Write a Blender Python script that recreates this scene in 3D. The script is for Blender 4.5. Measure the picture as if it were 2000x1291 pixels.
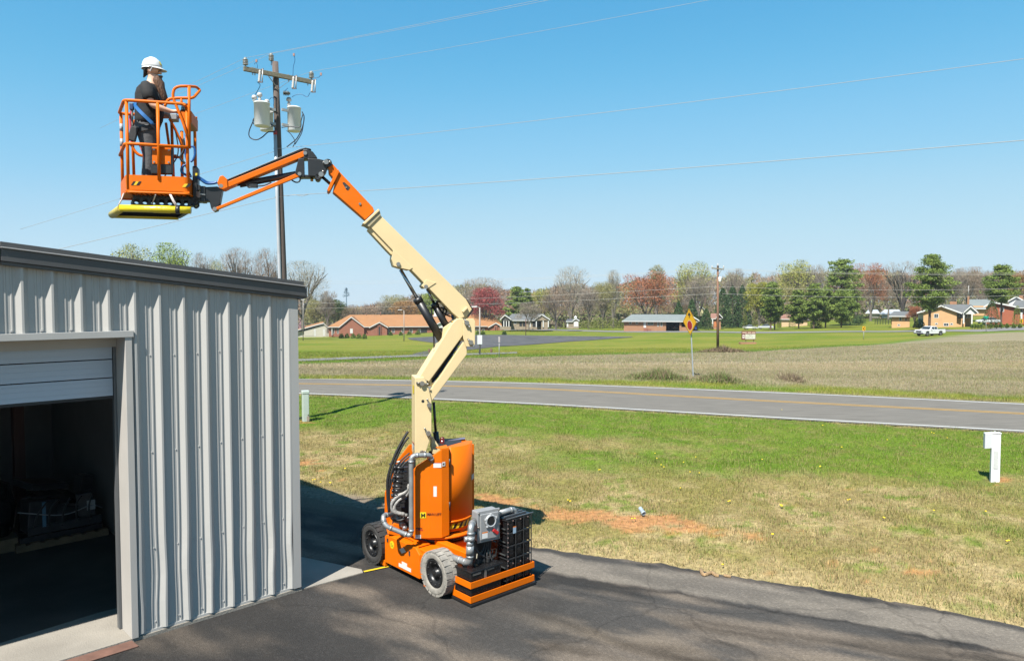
import bpy, bmesh, math, random
import numpy as np
from mathutils import Vector, Matrix
for o in list(bpy.data.objects):
    bpy.data.objects.remove(o)
SC = bpy.context.scene
COL = SC.collection
rnd = random.Random(7)
nr = np.random.default_rng(11)
R = math.radians
# ------------------------------------------------------------------ camera
F, CX, CY, HOR, EYE = 1400.0, 1000.0, 645.0, 585.0, 4.0      # photo is 2000 px wide
PITCH = math.atan((CY - HOR) / F)
cam = bpy.data.cameras.new('camera')
camo = bpy.data.objects.new('camera', cam)
COL.objects.link(camo)
cam.sensor_width = 36
cam.lens = 36 * F / 2000
cam.clip_start = 0.1
cam.clip_end = 6000
camo.location = (0, 0, EYE)
camo.rotation_euler = (math.pi / 2 - PITCH, 0, 0)
SC.camera = camo
# ------------------------------------------------------------------ light
SUN_EL, SUN_AZ = R(54), R(26)          # light travels this many degrees to the right of +Y
w = bpy.data.worlds.new('World')
SC.world = w
w.use_nodes = True
nt = w.node_tree
sky = nt.nodes.new('ShaderNodeTexSky')
sky.sky_type = 'NISHITA'
sky.sun_disc = False
sky.sun_elevation = SUN_EL
sky.sun_rotation = math.pi + SUN_AZ
sky.altitude = 0
sky.air_density = 1.0
sky.dust_density = 0.0
sky.ozone_density = 6.0
bg = nt.nodes['Background']
bg.inputs['Strength'].default_value = 0.0528
# overall colour response of the sky (clear spring blue): one response curve per channel for the whole dome
sep = nt.nodes.new('ShaderNodeSeparateColor'); comb = nt.nodes.new('ShaderNodeCombineColor')
nt.links.new(sky.outputs[0], sep.inputs[0])
SKYC = (((0, 0), (.07, .05), (.133, .110), (.25, .285), (.456, .485), (.823, .590), (2, .70)),
        ((0, 0), (.12, .25), (.246, .425), (.445, .62), (.723, .745), (.99, .785), (2, .86)),
        ((0, 0), (.25, .58), (.49, .765), (.753, .895), (.92, .905), (1.2, .91), (2, .93)))
for i_, pts_ in enumerate(SKYC):
    d_ = nt.nodes.new('ShaderNodeMath'); d_.operation = 'MULTIPLY'; d_.inputs[1].default_value = .1231 / 2
    e_ = nt.nodes.new('ShaderNodeFloatCurve'); c_ = e_.mapping.curves[0]
    for q_ in range(len(pts_) - 2): c_.points.new(.5, .5)
    for pt_, (x_, y_) in zip(c_.points, pts_): pt_.location = (x_ / 2, y_)
    e_.mapping.update()
    f_ = nt.nodes.new('ShaderNodeMath'); f_.operation = 'MULTIPLY'; f_.inputs[1].default_value = 1 / .1231
    nt.links.new(sep.outputs[i_], d_.inputs[0]); nt.links.new(d_.outputs[0], e_.inputs['Value']); nt.links.new(e_.outputs[0], f_.inputs[0]); nt.links.new(f_.outputs[0], comb.inputs[i_])
nt.links.new(comb.outputs[0], bg.inputs[0])
sl = bpy.data.lights.new('sun', 'SUN')
sl.energy = 5.0
sl.angle = R(0.5)
sl.color = (1.0, 0.955, 0.88)
so = bpy.data.objects.new('sun', sl)
COL.objects.link(so)
sd = Vector((math.cos(SUN_EL) * math.sin(SUN_AZ), math.cos(SUN_EL) * math.cos(SUN_AZ), -math.sin(SUN_EL)))
so.rotation_euler = sd.to_track_quat('-Z', 'Y').to_euler()
so.location = (-20, -40, 60)
vs = SC.view_settings
vs.view_transform = 'Standard'
vs.look = 'None'
vs.exposure = 1.22
vs.gamma = 1.0
vs.use_curve_mapping = False

# ------------------------------------------------------------------ measuring helpers (survey of the place)
CP, SP = math.cos(PITCH), math.sin(PITCH)
def ray(px, py):
    u, v = (px - CX) / F, (CY - py) / F
    return Vector((u, CP + SP * v, -SP + CP * v))
def at(px, py, Y):
    d = ray(px, py)
    return Vector((0, 0, EYE)) + d * (Y / d.y)
# ground height: flat yard and road, then a gentle fall to the hollow and a rise to the right
_U = [-.6, -.3, 0.0, .29, .5, .64, .71, .95]
_T = [
 [(36,740.5),(90,692),(150,671),(250,659),(400,653),(900,640)],
 [(36,740.5),(90,692),(150,671),(250,659),(400,653),(900,640)],
 [(36,740.5),(88,690),(150,667),(215,649),(300,641),(900,630)],
 [(36,740.5),(88,686),(120,670),(185,649),(215,645.5),(300,637),(900,620)],
 [(36,740.5),(88,680),(120,664),(150,648.5),(200,638),(300,622),(900,605)],
 [(36,740.5),(90,675),(123,655),(145,646),(165,638.5),(300,614),(900,598)],
 [(36,740.5),(90,672),(123,652),(145,642.5),(165,637),(300,612),(900,598)],
 [(36,740.5),(90,668),(123,650),(145,641),(165,632),(300,608),(900,596)]]
_YS = np.concatenate([np.arange(0, 420, 2.0), np.arange(420, 3001, 20.0)])
def _zc(tab):
    ys = [0, 34] + [t[0] for t in tab] + [3000]
    zs = [0, 0] + [EYE - (py - HOR) / F * Y for Y, py in tab]
    zs[2] = 0.0
    zs.append(zs[-1])
    z = np.interp(_YS, ys, zs)
    k = np.array([1, 2, 3, 4, 5, 4, 3, 2, 1], float); k /= k.sum()
    zz = np.convolve(np.pad(z, 4, mode='edge'), k, 'valid')
    return np.where(_YS < 34, 0, zz * np.clip((_YS - 33) / 12, 0, 1) + z * (1 - np.clip((_YS - 33) / 12, 0, 1)))
_ZT = np.array([_zc(t) for t in _T])
def zt(X, Y):
    X = np.asarray(X, float); Y = np.asarray(Y, float)
    u = np.clip(X / np.maximum(Y, 1), -.6, .95)
    i = np.clip(np.searchsorted(_U, u, side='right') - 1, 0, len(_U) - 2)
    U = np.array(_U)
    a = (u - U[i]) / (U[i + 1] - U[i])
    a = a * a * (3 - 2 * a)
    yy = np.clip(Y, 0, 2999)
    j = np.clip(np.searchsorted(_YS, yy, side='right') - 1, 0, len(_YS) - 2)
    b = (yy - _YS[j]) / (_YS[j + 1] - _YS[j])
    z0 = _ZT[i, j] * (1 - b) + _ZT[i, j + 1] * b
    z1 = _ZT[i + 1, j] * (1 - b) + _ZT[i + 1, j + 1] * b
    return z0 * (1 - a) + z1 * a
def gp(px, py):
    d = ray(px, py)
    lo, t = 1.0, 1.0
    while t < 3000:
        p = Vector((0, 0, EYE)) + d * t
        if p.z < float(zt(p.x, p.y)): break
        lo = t; t *= 1.02
    hi = t
    for _ in range(40):
        m = (lo + hi) / 2
        p = Vector((0, 0, EYE)) + d * m
        if p.z < float(zt(p.x, p.y)): hi = m
        else: lo = m
    return Vector((0, 0, EYE)) + d * hi
def gxy(px, Y):
    """ground point in direction px at depth Y"""
    x = (px - CX) / F * Y
    return Vector((x, Y, float(zt(x, Y))))
# ------------------------------------------------------------------ noise
def _h(ix, iy, s):
    h = (ix.astype(np.int64) * 374761393 + iy.astype(np.int64) * 668265263 + s * 974711) & 0x7fffffff
    h = ((h ^ (h >> 13)) * 1274126177) & 0x7fffffff
    return ((h ^ (h >> 16)) & 0xffff) / 65535.0
def vn(x, y, s=0):
    x = np.asarray(x, float); y = np.asarray(y, float)
    ix, iy = np.floor(x), np.floor(y)
    fx, fy = x - ix, y - iy
    fx = fx * fx * (3 - 2 * fx); fy = fy * fy * (3 - 2 * fy)
    a = _h(ix, iy, s) * (1 - fx) + _h(ix + 1, iy, s) * fx
    b = _h(ix, iy + 1, s) * (1 - fx) + _h(ix + 1, iy + 1, s) * fx
    return a * (1 - fy) + b * fy
def fbm(x, y, s=0, n=4):
    r, a, t = 0, .5, 0
    for k in range(n):
        r = r + a * vn(x * 2 ** k, y * 2 ** k, s + k * 17); t += a; a *= .55
    return r / t
def sst(a, b, x):
    t = np.clip((x - a) / (b - a), 0, 1)
    return t * t * (3 - 2 * t)
# ------------------------------------------------------------------ materials
KA = 0.68        # overall albedo level that goes with the exposure
MATS = {}
def M(name, col, rough=.5, metal=0., ns=0, na=.15, bump=0., bs=40, spec=.5, coat=0., col2=None, stretch=None, attr=None, emit=0):
    if name in MATS: return MATS[name]
    m = bpy.data.materials.new(name)
    col = tuple(c * KA for c in col); col2 = tuple(c * KA for c in col2) if col2 else None
    m.use_nodes = True
    t = m.node_tree
    b = t.nodes['Principled BSDF']
    b.inputs['Base Color'].default_value = (*col, 1)
    b.inputs['Roughness'].default_value = rough
    b.inputs['Metallic'].default_value = metal
    b.inputs['Specular IOR Level'].default_value = spec
    b.inputs['Coat Weight'].default_value = coat
    L = t.links.new
    tc = t.nodes.new('ShaderNodeTexCoord')
    vec = tc.outputs['Object']
    if stretch:
        mp = t.nodes.new('ShaderNodeMapping')
        mp.inputs['Scale'].default_value = stretch
        L(vec, mp.inputs[0]); vec = mp.outputs[0]
    base = None
    if attr:
        an = t.nodes.new('ShaderNodeAttribute'); an.attribute_name = attr
        base = an.outputs['Color']
        L(base, b.inputs['Base Color'])
    if ns:
        n = t.nodes.new('ShaderNodeTexNoise')
        n.inputs['Scale'].default_value = ns
        n.inputs['Detail'].default_value = 6
        n.inputs['Roughness'].default_value = .62
        L(vec, n.inputs['Vector'])
        mr = t.nodes.new('ShaderNodeMapRange')
        mr.inputs[1].default_value = .28; mr.inputs[2].default_value = .72
        L(n.outputs['Fac'], mr.inputs[0])
        if attr:
            mr.inputs[3].default_value = 1 - na; mr.inputs[4].default_value = 1 + na
            vm = t.nodes.new('ShaderNodeVectorMath'); vm.operation = 'SCALE'
            L(base, vm.inputs[0]); L(mr.outputs[0], vm.inputs['Scale'])
            L(vm.outputs[0], b.inputs['Base Color'])
        else:
            mx = t.nodes.new('ShaderNodeMix'); mx.data_type = 'RGBA'
            c2 = col2 if col2 else tuple(min(1, c * (1 + na)) for c in col)
            c1 = col if col2 else tuple(c * (1 - na) for c in col)
            mx.inputs[6].default_value = (*c1, 1); mx.inputs[7].default_value = (*c2, 1)
            L(mr.outputs[0], mx.inputs[0]); L(mx.outputs[2], b.inputs['Base Color'])
        mr2 = t.nodes.new('ShaderNodeMapRange')
        mr2.inputs[3].default_value = max(.02, rough - .1); mr2.inputs[4].default_value = min(1, rough + .12)
        L(n.outputs['Fac'], mr2.inputs[0]); L(mr2.outputs[0], b.inputs['Roughness'])
    if bump:
        n2 = t.nodes.new('ShaderNodeTexNoise')
        n2.inputs['Scale'].default_value = bs
        n2.inputs['Detail'].default_value = 5
        L(vec, n2.inputs['Vector'])
        bp = t.nodes.new('ShaderNodeBump')
        bp.inputs['Strength'].default_value = bump
        bp.inputs['Distance'].default_value = .02
        L(n2.outputs['Fac'], bp.inputs['Height']); L(bp.outputs[0], b.inputs['Normal'])
    if emit:
        b.inputs['Emission Color'].default_value = (*col, 1); b.inputs['Emission Strength'].default_value = emit
    MATS[name] = m
    return m
def glass(name, col=(.03, .04, .05)):
    return M(name, col, rough=.06, spec=.7)
# ------------------------------------------------------------------ objects
WM = {}        # world matrix of things, by object
def tag(o, label=None, cat=None, group=None, kind=None):
    if label: o['label'] = label
    if cat: o['category'] = cat
    if group: o['group'] = group
    if kind: o['kind'] = kind
    return o
def thing(name, loc, label, cat, rz=0., group=None):
    o = bpy.data.objects.new(name, None)
    o.empty_display_size = .2
    COL.objects.link(o)
    o.location = loc; o.rotation_euler = (0, 0, rz)
    WM[o] = Matrix.Translation(Vector(loc)) @ Matrix.Rotation(rz, 4, 'Z')
    return tag(o, label, cat, group)
def kids(o): return [c for c in list(bpy.data.objects) if c.parent == o]
def copy_tree(o, loc, rz=None, scale=None, label=None, parent=None):
    ch = list(o.children)
    c = o.copy(); COL.objects.link(c)
    if parent is None:
        c.location = loc
        if rz is not None: c.rotation_euler = (0, 0, rz)
        if scale is not None: c.scale = scale
        if label: c['label'] = label
    else: c.parent = parent
    for k in ch: copy_tree(k, None, parent=c)
    return c
class MB:
    def __init__(s):
        s.v, s.f, s.sm, s.mi = [], [], [], []
    def add(s, vs_, fs, smooth=False, mi=0):
        n = len(s.v)
        s.v += [tuple(p) for p in vs_]
        for f in fs:
            s.f.append(tuple(i + n for i in f)); s.sm.append(smooth); s.mi.append(mi)
        return s
    def box(s, c, size, rz=0., M3=None, mi=0):
        hx, hy, hz = [a / 2 for a in size]
        m = M3 if M3 is not None else Matrix.Rotation(rz, 3, 'Z')
        c = Vector(c)
        P = [c + m @ Vector((x * hx, y * hy, z * hz)) for z in (-1, 1) for y in (-1, 1) for x in (-1, 1)]
        return s.add(P, [(0, 2, 3, 1), (4, 5, 7, 6), (0, 1, 5, 4), (2, 6, 7, 3), (0, 4, 6, 2), (1, 3, 7, 5)], mi=mi)
    def bar(s, a, b, wdt, hgt, up=Vector((0, 0, 1)), mi=0):
        a, b = Vector(a), Vector(b)
        x = (b - a); L = x.length; x.normalize()
        y = Vector(up).cross(x)
        if y.length < 1e-4: y = Vector((0, 1, 0)).cross(x)
        y.normalize(); z = x.cross(y)
        return s.box((a + b) / 2, (L, wdt, hgt), M3=Matrix((x, y, z)).transposed(), mi=mi)
    def prism(s, poly, ext, mi=0):
        """poly: list of 3D points (planar), ext: extrusion vector"""
        n = len(poly); e = Vector(ext)
        P = [Vector(p) for p in poly] + [Vector(p) + e for p in poly]
        nrm = Vector((0, 0, 0))
        for i in range(n): nrm += P[i].cross(P[(i + 1) % n])
        fs = [tuple(range(n))[::-1], tuple(range(n, 2 * n))] + [(i, (i + 1) % n, n + (i + 1) % n, n + i) for i in range(n)]
        if nrm.dot(e) < 0: fs = [f[::-1] for f in fs]
        return s.add(P, fs, mi=mi)
    def tube(s, pts, r, seg=8, caps=True, smooth=True, mi=0):
        pts = [Vector(p) for p in pts]
        n = len(pts)
        rs = r if isinstance(r, (list, tuple)) else [r] * n
        T = []
        for i in range(n):
            a = pts[max(0, i - 1)]; b = pts[min(n - 1, i + 1)]
            d = b - a
            T.append(d.normalized() if d.length > 1e-9 else Vector((0, 0, 1)))
        x = T[0].orthogonal().normalized()
        V = []
        for i in range(n):
            x = (x - T[i] * x.dot(T[i]))
            x = x.normalized() if x.length > 1e-6 else T[i].orthogonal().normalized()
            y = T[i].cross(x)
            for k in range(seg):
                a = 2 * math.pi * k / seg
                V.append(pts[i] + (x * math.cos(a) + y * math.sin(a)) * rs[i])
        fs = [(i * seg + k, i * seg + (k + 1) % seg, (i + 1) * seg + (k + 1) % seg, (i + 1) * seg + k) for i in range(n - 1) for k in range(seg)]
        s.add(V, fs, smooth, mi)
        if caps:
            m = len(s.v) - len(V)
            s.f.append(tuple(m + k for k in range(seg))[::-1]); s.sm.append(False); s.mi.append(mi)
            s.f.append(tuple(m + (n - 1) * seg + k for k in range(seg))); s.sm.append(False); s.mi.append(mi)
        return s
    def cyl(s, a, b, r, seg=16, r2=None, smooth=True, mi=0):
        return s.tube([a, b], [r, r if r2 is None else r2], seg, True, smooth, mi)
    def loft(s, rings, seg=16, caps=True, smooth=True, mi=0):
        """rings: (center, ux, vy) with ux,vy full radius vectors"""
        V = []
        for c, ux, vy in rings:
            c, ux, vy = Vector(c), Vector(ux), Vector(vy)
            for k in range(seg):
                a = 2 * math.pi * k / seg
                V.append(c + ux * math.cos(a) + vy * math.sin(a))
        n = len(rings)
        fs = [(i * seg + k, i * seg + (k + 1) % seg, (i + 1) * seg + (k + 1) % seg, (i + 1) * seg + k) for i in range(n - 1) for k in range(seg)]
        s.add(V, fs, smooth, mi)
        if caps:
            m = len(s.v) - len(V)
            s.f.append(tuple(m + k for k in range(seg))[::-1]); s.sm.append(smooth); s.mi.append(mi)
            s.f.append(tuple(m + (n - 1) * seg + k for k in range(seg))); s.sm.append(smooth); s.mi.append(mi)
        return s
    def lathe(s, c, axis, prof, seg=24, smooth=True, mi=0):
        """prof: list of (r, h) along axis"""
        c, ax = Vector(c), Vector(axis).normalized()
        x = ax.orthogonal().normalized(); y = ax.cross(x)
        return s.loft([(c + ax * h, x * max(r, 1e-4), y * max(r, 1e-4)) for r, h in prof], seg, True, smooth, mi)
    def ball(s, c, r, seg=12, mi=0, sc=(1, 1, 1)):
        c = Vector(c); n = seg // 2
        rings = [(c + Vector((0, 0, -r * sc[2] * math.cos(math.pi * i / n))),
                  Vector((max(1e-4, r * sc[0] * math.sin(math.pi * i / n)), 0, 0)),
                  Vector((0, max(1e-4, r * sc[1] * math.sin(math.pi * i / n)), 0))) for i in range(n + 1)]
        return s.loft(rings, seg, True, True, mi)
    def quad(s, a, b, c, d, mi=0): return s.add([a, b, c, d], [(0, 1, 2, 3)], mi=mi)
    def build(s, name, mat, parent=None, bevel=0, world=True, label=None, recalc=True, root=None, bseg=2):
        me = bpy.data.meshes.new(name)
        V = s.v
        rt = root
        if parent is not None and rt is None:
            rt = parent
            while rt.parent is not None: rt = rt.parent
        if world and rt is not None and rt in WM:
            im = WM[rt].inverted()
            V = [im @ Vector(p) for p in V]
        me.from_pydata([tuple(p) for p in V], [], s.f)
        me.polygons.foreach_set('use_smooth', s.sm)
        mats = mat if isinstance(mat, (list, tuple)) else [mat]
        for m in mats: me.materials.append(m)
        if len(mats) > 1: me.polygons.foreach_set('material_index', s.mi)
        if recalc:
            bm = bmesh.new(); bm.from_mesh(me)
            bmesh.ops.recalc_face_normals(bm, faces=bm.faces)
            bm.to_mesh(me); bm.free()
        me.update()
        o = bpy.data.objects.new(name, me)
        COL.objects.link(o)
        if parent is not None: o.parent = parent
        if bevel:
            bv = o.modifiers.new('bevel', 'BEVEL'); bv.width = bevel; bv.segments = bseg; bv.limit_method = 'ANGLE'; bv.angle_limit = R(35)
            bv.harden_normals = False
        if label: o['label'] = label
        return o
def smooth_path(pts, n=6):
    pts = [Vector(p) for p in pts]
    P = [pts[0] * 2 - pts[1]] + pts + [pts[-1] * 2 - pts[-2]]
    out = []
    for i in range(1, len(P) - 2):
        for k in range(n):
            t = k / n
            a, b, c, d = P[i - 1], P[i], P[i + 1], P[i + 2]
            out.append(.5 * ((2 * b) + (c - a) * t + (2 * a - 5 * b + 4 * c - d) * t * t + (3 * b - a - 3 * c + d) * t ** 3))
    out.append(pts[-1])
    return out
def round_path(pts, r, n=5):
    """polyline with rounded corners of radius about r"""
    pts = [Vector(p) for p in pts]
    out = [pts[0]]
    for i in range(1, len(pts) - 1):
        a, b, c = pts[i - 1], pts[i], pts[i + 1]
        ra = min(r, (a - b).length * .48, (c - b).length * .48)
        p, q = b + (a - b).normalized() * ra, b + (c - b).normalized() * ra
        for k in range(n + 1):
            t = k / n
            out.append(p * (1 - t) ** 2 + b * 2 * t * (1 - t) + q * t * t)
    out.append(pts[-1])
    return out
def raw_mesh(name, V, Fc, mat, cols=None, colname='col', smooth=False, pointcols=True):
    """big mesh from numpy: V (n,3), Fc (m,k)"""
    me = bpy.data.meshes.new(name)
    V = np.ascontiguousarray(V, np.float32); Fc = np.ascontiguousarray(Fc, np.int32)
    me.vertices.add(len(V)); me.vertices.foreach_set('co', V.ravel())
    k = Fc.shape[1]
    me.loops.add(Fc.size); me.loops.foreach_set('vertex_index', Fc.ravel())
    me.polygons.add(len(Fc))
    me.polygons.foreach_set('loop_start', np.arange(0, Fc.size, k, dtype=np.int32))
    try: me.polygons.foreach_set('loop_total', np.full(len(Fc), k, np.int32))
    except Exception: pass
    me.polygons.foreach_set('use_smooth', np.full(len(Fc), smooth))
    me.update(calc_edges=True)
    if cols is not None:
        ca = me.color_attributes.new(colname, 'FLOAT_COLOR', 'POINT')
        c4 = np.ones((len(V), 4), np.float32); c4[:, :3] = np.asarray(cols) * KA
        ca.data.foreach_set('color', c4.ravel())
    me.materials.append(mat)
    me.validate()
    o = bpy.data.objects.new(name, me)
    COL.objects.link(o)
    return o
def text_mesh(txt, size, mat, origin, xdir, zdir, depth=.002, name='lettering', parent=None, bold=0.0, align='LEFT'):
    cu = bpy.data.curves.new('t', 'FONT'); cu.body = txt; cu.size = size; cu.extrude = depth; cu.offset = bold
    cu.align_x = align; cu.resolution_u = 2
    ob = bpy.data.objects.new('t', cu)
    COL.objects.link(ob)
    dg = bpy.context.evaluated_depsgraph_get(); dg.update()
    me = bpy.data.meshes.new_from_object(ob.evaluated_get(dg))
    bpy.data.objects.remove(ob); bpy.data.curves.remove(cu)
    x, z = Vector(xdir).normalized(), Vector(zdir).normalized(); n = x.cross(z)
    mw = Matrix((x, z, n)).transposed().to_4x4(); mw.translation = Vector(origin)
    if parent is not None:
        rt = parent
        while rt.parent is not None: rt = rt.parent
        if rt in WM: mw = WM[rt].inverted() @ mw
    me.transform(mw)
    me.materials.clear(); me.materials.append(mat)
    o = bpy.data.objects.new(name, me); COL.objects.link(o)
    if parent is not None: o.parent = parent
    return o
# ================================================================== SETTING: ground, driveway, road
STRAW, DRY, GREEN, OLIVE = (.37, .285, .14), (.265, .21, .085), (.112, .180, .014), (.19, .185, .035)
SOIL, DUST = (.44, .205, .085), (.215, .17, .125)
# driveway edge
_E = [gp(*p) for p in [(-300, 850), (100, 900), (420, 940), (580, 966), (640, 978), (700, 989), (760, 1001), (930, 1040), (1040, 1064), (1300, 1101), (1500, 1132), (1800, 1182), (2000, 1222), (2300, 1290), (2700, 1400)]]
_EX = np.array([p.x for p in _E]); _EY = np.array([p.y for p in _E])
def edgeY(X):
    X = np.asarray(X, float)
    return np.interp(X, _EX, _EY) + (fbm(X * 1.7, X * 0 + 3, 5) - .5) * .22 + (fbm(X * 6, X * 0 + 9, 6) - .5) * .12 + (fbm(X * 22, X * 0 + 4, 7) - .5) * .06
# road edges
_RN = [gp(*p) for p in [(150, 756), (575, 768), (1000, 786.5), (1500, 815), (2000, 842.5), (2500, 872)]]
_RC = [gp(*p) for p in [(150, 745), (575, 749), (1000, 757.5), (1500, 783), (2000, 808), (2500, 836)]]
_RF = [gp(*p) for p in [(150, 738), (575, 740), (1000, 747), (1500, 765.5), (2000, 788.5), (2500, 814)]]
RN, RC, RF = [smooth_path(a, 10) for a in (_RN, _RC, _RF)]
def _fy(P):
    xs = np.array([p.x for p in P]); ys = np.array([p.y for p in P])
    return lambda X: np.interp(np.asarray(X, float), xs, ys)
roadN, roadF = _fy(RN), _fy(RF)
# field edge (brown field meets the lawn), by bearing
_FE = [gp(*p) for p in [(300, 712), (575, 711), (1000, 697), (1250, 691), (1500, 685), (1700, 674), (1800, 664), (1900, 652), (2000, 648), (2400, 644)]]
_FU = np.array([p.x / p.y for p in _FE]); _FY = np.array([p.y for p in _FE])
def fieldY(X, Y): return np.interp(X / np.maximum(Y, 1), _FU, _FY)
def mixc(a, b, t):
    t = np.asarray(t)[..., None]
    return np.asarray(a) * (1 - t) + np.asarray(b) * t
def ground_color(X, Y):
    e = Y - edgeY(X); rN = roadN(X); r = rN - Y; rF = Y - roadF(X)
    f = e / np.maximum(e + r, .5)
    n1 = fbm(X * .35, Y * .35, 1); n2 = fbm(X * 1.3, Y * 1.3, 2); n3 = fbm(X * 4.5, Y * 4.5, 3); n4 = fbm(X * .9 + 7, Y * .9, 4)
    # near lawn
    g = sst(.24, .68, f + (n1 - .5) * .8 + (n2 - .5) * .55)
    g = g * (1 - .75 * sst(.9, .2, r) * sst(.35, .6, n2 + .05))
    c = mixc(DRY, GREEN, g)
    c = mixc(c, OLIVE, sst(.44, .66, n4) * .5 * (1 - g * .6))
    c = mixc(c, STRAW, sst(.44, .60, n2) * (1 - g) * .9)
    c = mixc(c, GREEN, sst(.57, .66, n3 * .55 + n2 * .45) * .8)
    c = mixc(c, (.24, .18, .08), sst(.58, .7, fbm(X * 3.1 + 5, Y * 3.1, 14)) * .4)
    c = mixc(c, STRAW, sst(.9, .15, e + (n2 - .5) * .9) * .75)
    sb = np.exp(-((e - 1.95 - .05 * X + .8 * (n2 - .5)) / .6) ** 2) * sst(-2.2, -.6, X) * sst(5.4, 2.8, X) + .45 * np.exp(-((e - 2.2) / .8) ** 2) * sst(-3.0, -4.0, X)
    sb = sb + .5 * np.exp(-(((X - 6.2) ** 2 + (Y - 10.7) ** 2) / .5)) + .8 * np.exp(-(((X - 10.8) ** 2 / .35 + (Y - 15.9) ** 2 / .12))) + .9 * np.exp(-(((X + 6.8) ** 2 / .3 + (Y - 23.4) ** 2 / .3)))
    c = mixc(c, SOIL, sst(.44, .74, sb * .78 + (fbm(X * 1.0, Y * 2.2, 12) - .5) * 1.1 + (n3 - .5) * 1.3) * .8)
    c = mixc(c, DUST, sst(-.6, -2.0, X) * sst(1.0, .35, e + (n2 - .5) * .5) * sst(-.1, -1.2, X))
    # beyond the road
    far = rF > -.2
    fe = fieldY(X, Y)
    m1, m2 = fbm(X * .12, Y * .12, 21), fbm(X * .5, Y * .5, 22)
    q = sst(1.6, 4.2, rF + (m2 - .5) * 3.5)
    fld = mixc((.235, .20, .118), (.285, .24, .148), sst(.3, .7, fbm(X * .25, Y * .6, 23)))
    fld = mixc(fld, (.345, .275, .172), sst(.35, .7, np.exp(-((Y - 52 + .12 * X) / 6.5) ** 2) + (m2 - .5) * .5) * .75)
    fld = mixc(fld, (.19, .20, .065), sst(.56, .72, m2 * .6 + m1 * .4) * .5)
    verge = mixc((.20, .215, .03), (.13, .195, .015), sst(.35, .65, m2))
    verge = mixc((.26, .225, .095), verge, sst(.1, .9, rF + (m2 - .5)))
    b = mixc(verge, fld, q)
    lawn = mixc((.13, .175, .010), (.21, .205, .028), sst(.35, .68, fbm(X * .07, Y * .16, 24) * .7 + m2 * .3))
    lush = (.09, .17, .010)
    d = Y - fe
    lawn = mixc(lush, lawn, sst(1.5, 9, d + (m1 - .5) * 4))
    b = mixc(b, lawn, sst(-1.2, 1.2, d + (m2 - .5) * 5))
    c = np.where(far[..., None], b, c)
    return c
def in_road(X, Y): return (Y > roadN(X) - .25) & (Y < roadF(X) + .25)
def ground_z(X, Y):
    e = Y - edgeY(X)
    z = zt(X, Y)
    amp = sst(.2, 1.5, e) * sst(.4, 2.0, roadN(X) - Y)
    z = z + (fbm(X * .5, Y * .5, 31) - .5) * .16 * amp + (fbm(X * 2.2, Y * 2.2, 32) - .5) * .05 * amp
    z = np.where(e < .04, -.03, z)
    z = np.where(in_road(X, Y), zt(X, Y) - .05, z)
    return z
gm = M('ground_grass', (.2, .25, .08), rough=.95, attr='col', ns=9, na=.42, bump=.7, bs=24, spec=.15)
def patch(name, xs, ys, label=None):
    XX, YY = np.meshgrid(xs, ys)
    Z = ground_z(XX, YY)
    V = np.stack([XX, YY, Z], -1).reshape(-1, 3)
    nx, ny = len(xs), len(ys)
    i = (np.arange(ny - 1)[:, None] * nx + np.arange(nx - 1)[None]).ravel()
    Fc = np.stack([i, i + 1, i + nx + 1, i + nx], -1)
    C = ground_color(XX, YY).reshape(-1, 3)
    return V, Fc, C
# one sheet: a fine patch near, rings of coarser grid beyond (merged into one mesh)
xs = np.concatenate([np.arange(-1500, -200, 100), np.arange(-200, -60, 10), np.arange(-60, -14, 2), np.arange(-14, 21, .14), np.arange(21, 60, 1.5), np.arange(60, 240, 5), np.arange(240, 1600, 100)])
ys = np.concatenate([np.arange(-60, 6, 6), np.arange(6, 37, .14), np.arange(37, 62, .5), np.arange(62, 130, 1.5), np.arange(130, 420, 5), np.arange(420, 900, 40), np.arange(900, 3001, 150)])
V, Fc, C = patch('ground', xs, ys)
ground = raw_mesh('ground', V, Fc, gm, C, smooth=True)
tag(ground, kind='structure')

# ---- asphalt driveway
na, nb = 360, 110
SX = np.linspace(-12.5, 9.5, na)
EYs = edgeY(SX)
BY = np.full(na, 1.0)
tt = np.linspace(0, 1, nb) ** 1.15
XX = np.repeat(SX[None], nb, 0)
YY = EYs[None] * (1 - tt[:, None]) + BY[None] * tt[:, None]
d = EYs[None] - YY
dn = d * .92
al = (XX * .9 - YY * .436); ac = (XX * .436 + YY * .9)          # along / across the drive
nA = fbm(al * .22, ac * 1.1, 41); nB = fbm(al * .8, ac * 2.6, 42); nC = fbm(XX * .6, YY * .6, 43)
c = mixc((.055, .052, .049), (.105, .096, .087), sst(.3, .7, nC))
c = mixc(c, (.30, .24, .185), sst(.47, .62, nA * .6 + nB * .4) * .85)
c = mixc(c, (.042, .040, .038), sst(.54, .66, fbm(al * .35 + 3, ac * 1.6 + 8, 46)) * .8)                        # tan dust drifts
sw = np.exp(-((dn - 2.35 + .25 * np.sin(al * .7)) / .35) ** 2)
c = mixc(c, (.32, .255, .19), np.clip(sw * sst(.35, .65, nB) * sst(-.5, 1.5, XX), 0, 1) * .9)
band = sst(.14, .3, dn + (nB - .5) * .2) * sst(1.02, .92, dn + (nA - .5) * .18)
c = mixc(c, (.31, .265, .215), band * (.6 + .4 * sst(.3, .6, nB)) * sst(-1.2, .2, XX))            # worn older shoulder
c = mixc(c, (.30, .24, .17), sst(.10, -.0, dn) * .6)
c = mixc(c, (.045, .043, .042), sst(-.9, -2.2, XX + .2 * YY - 1.2) * sst(3.5, 1.2, ac - 5.2) * .6)   # newer black patch by the shed
c = mixc(c, DUST, sst(-.9, -2.2, XX) * sst(.9, .2, dn + (nB - .5) * .8))
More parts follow.
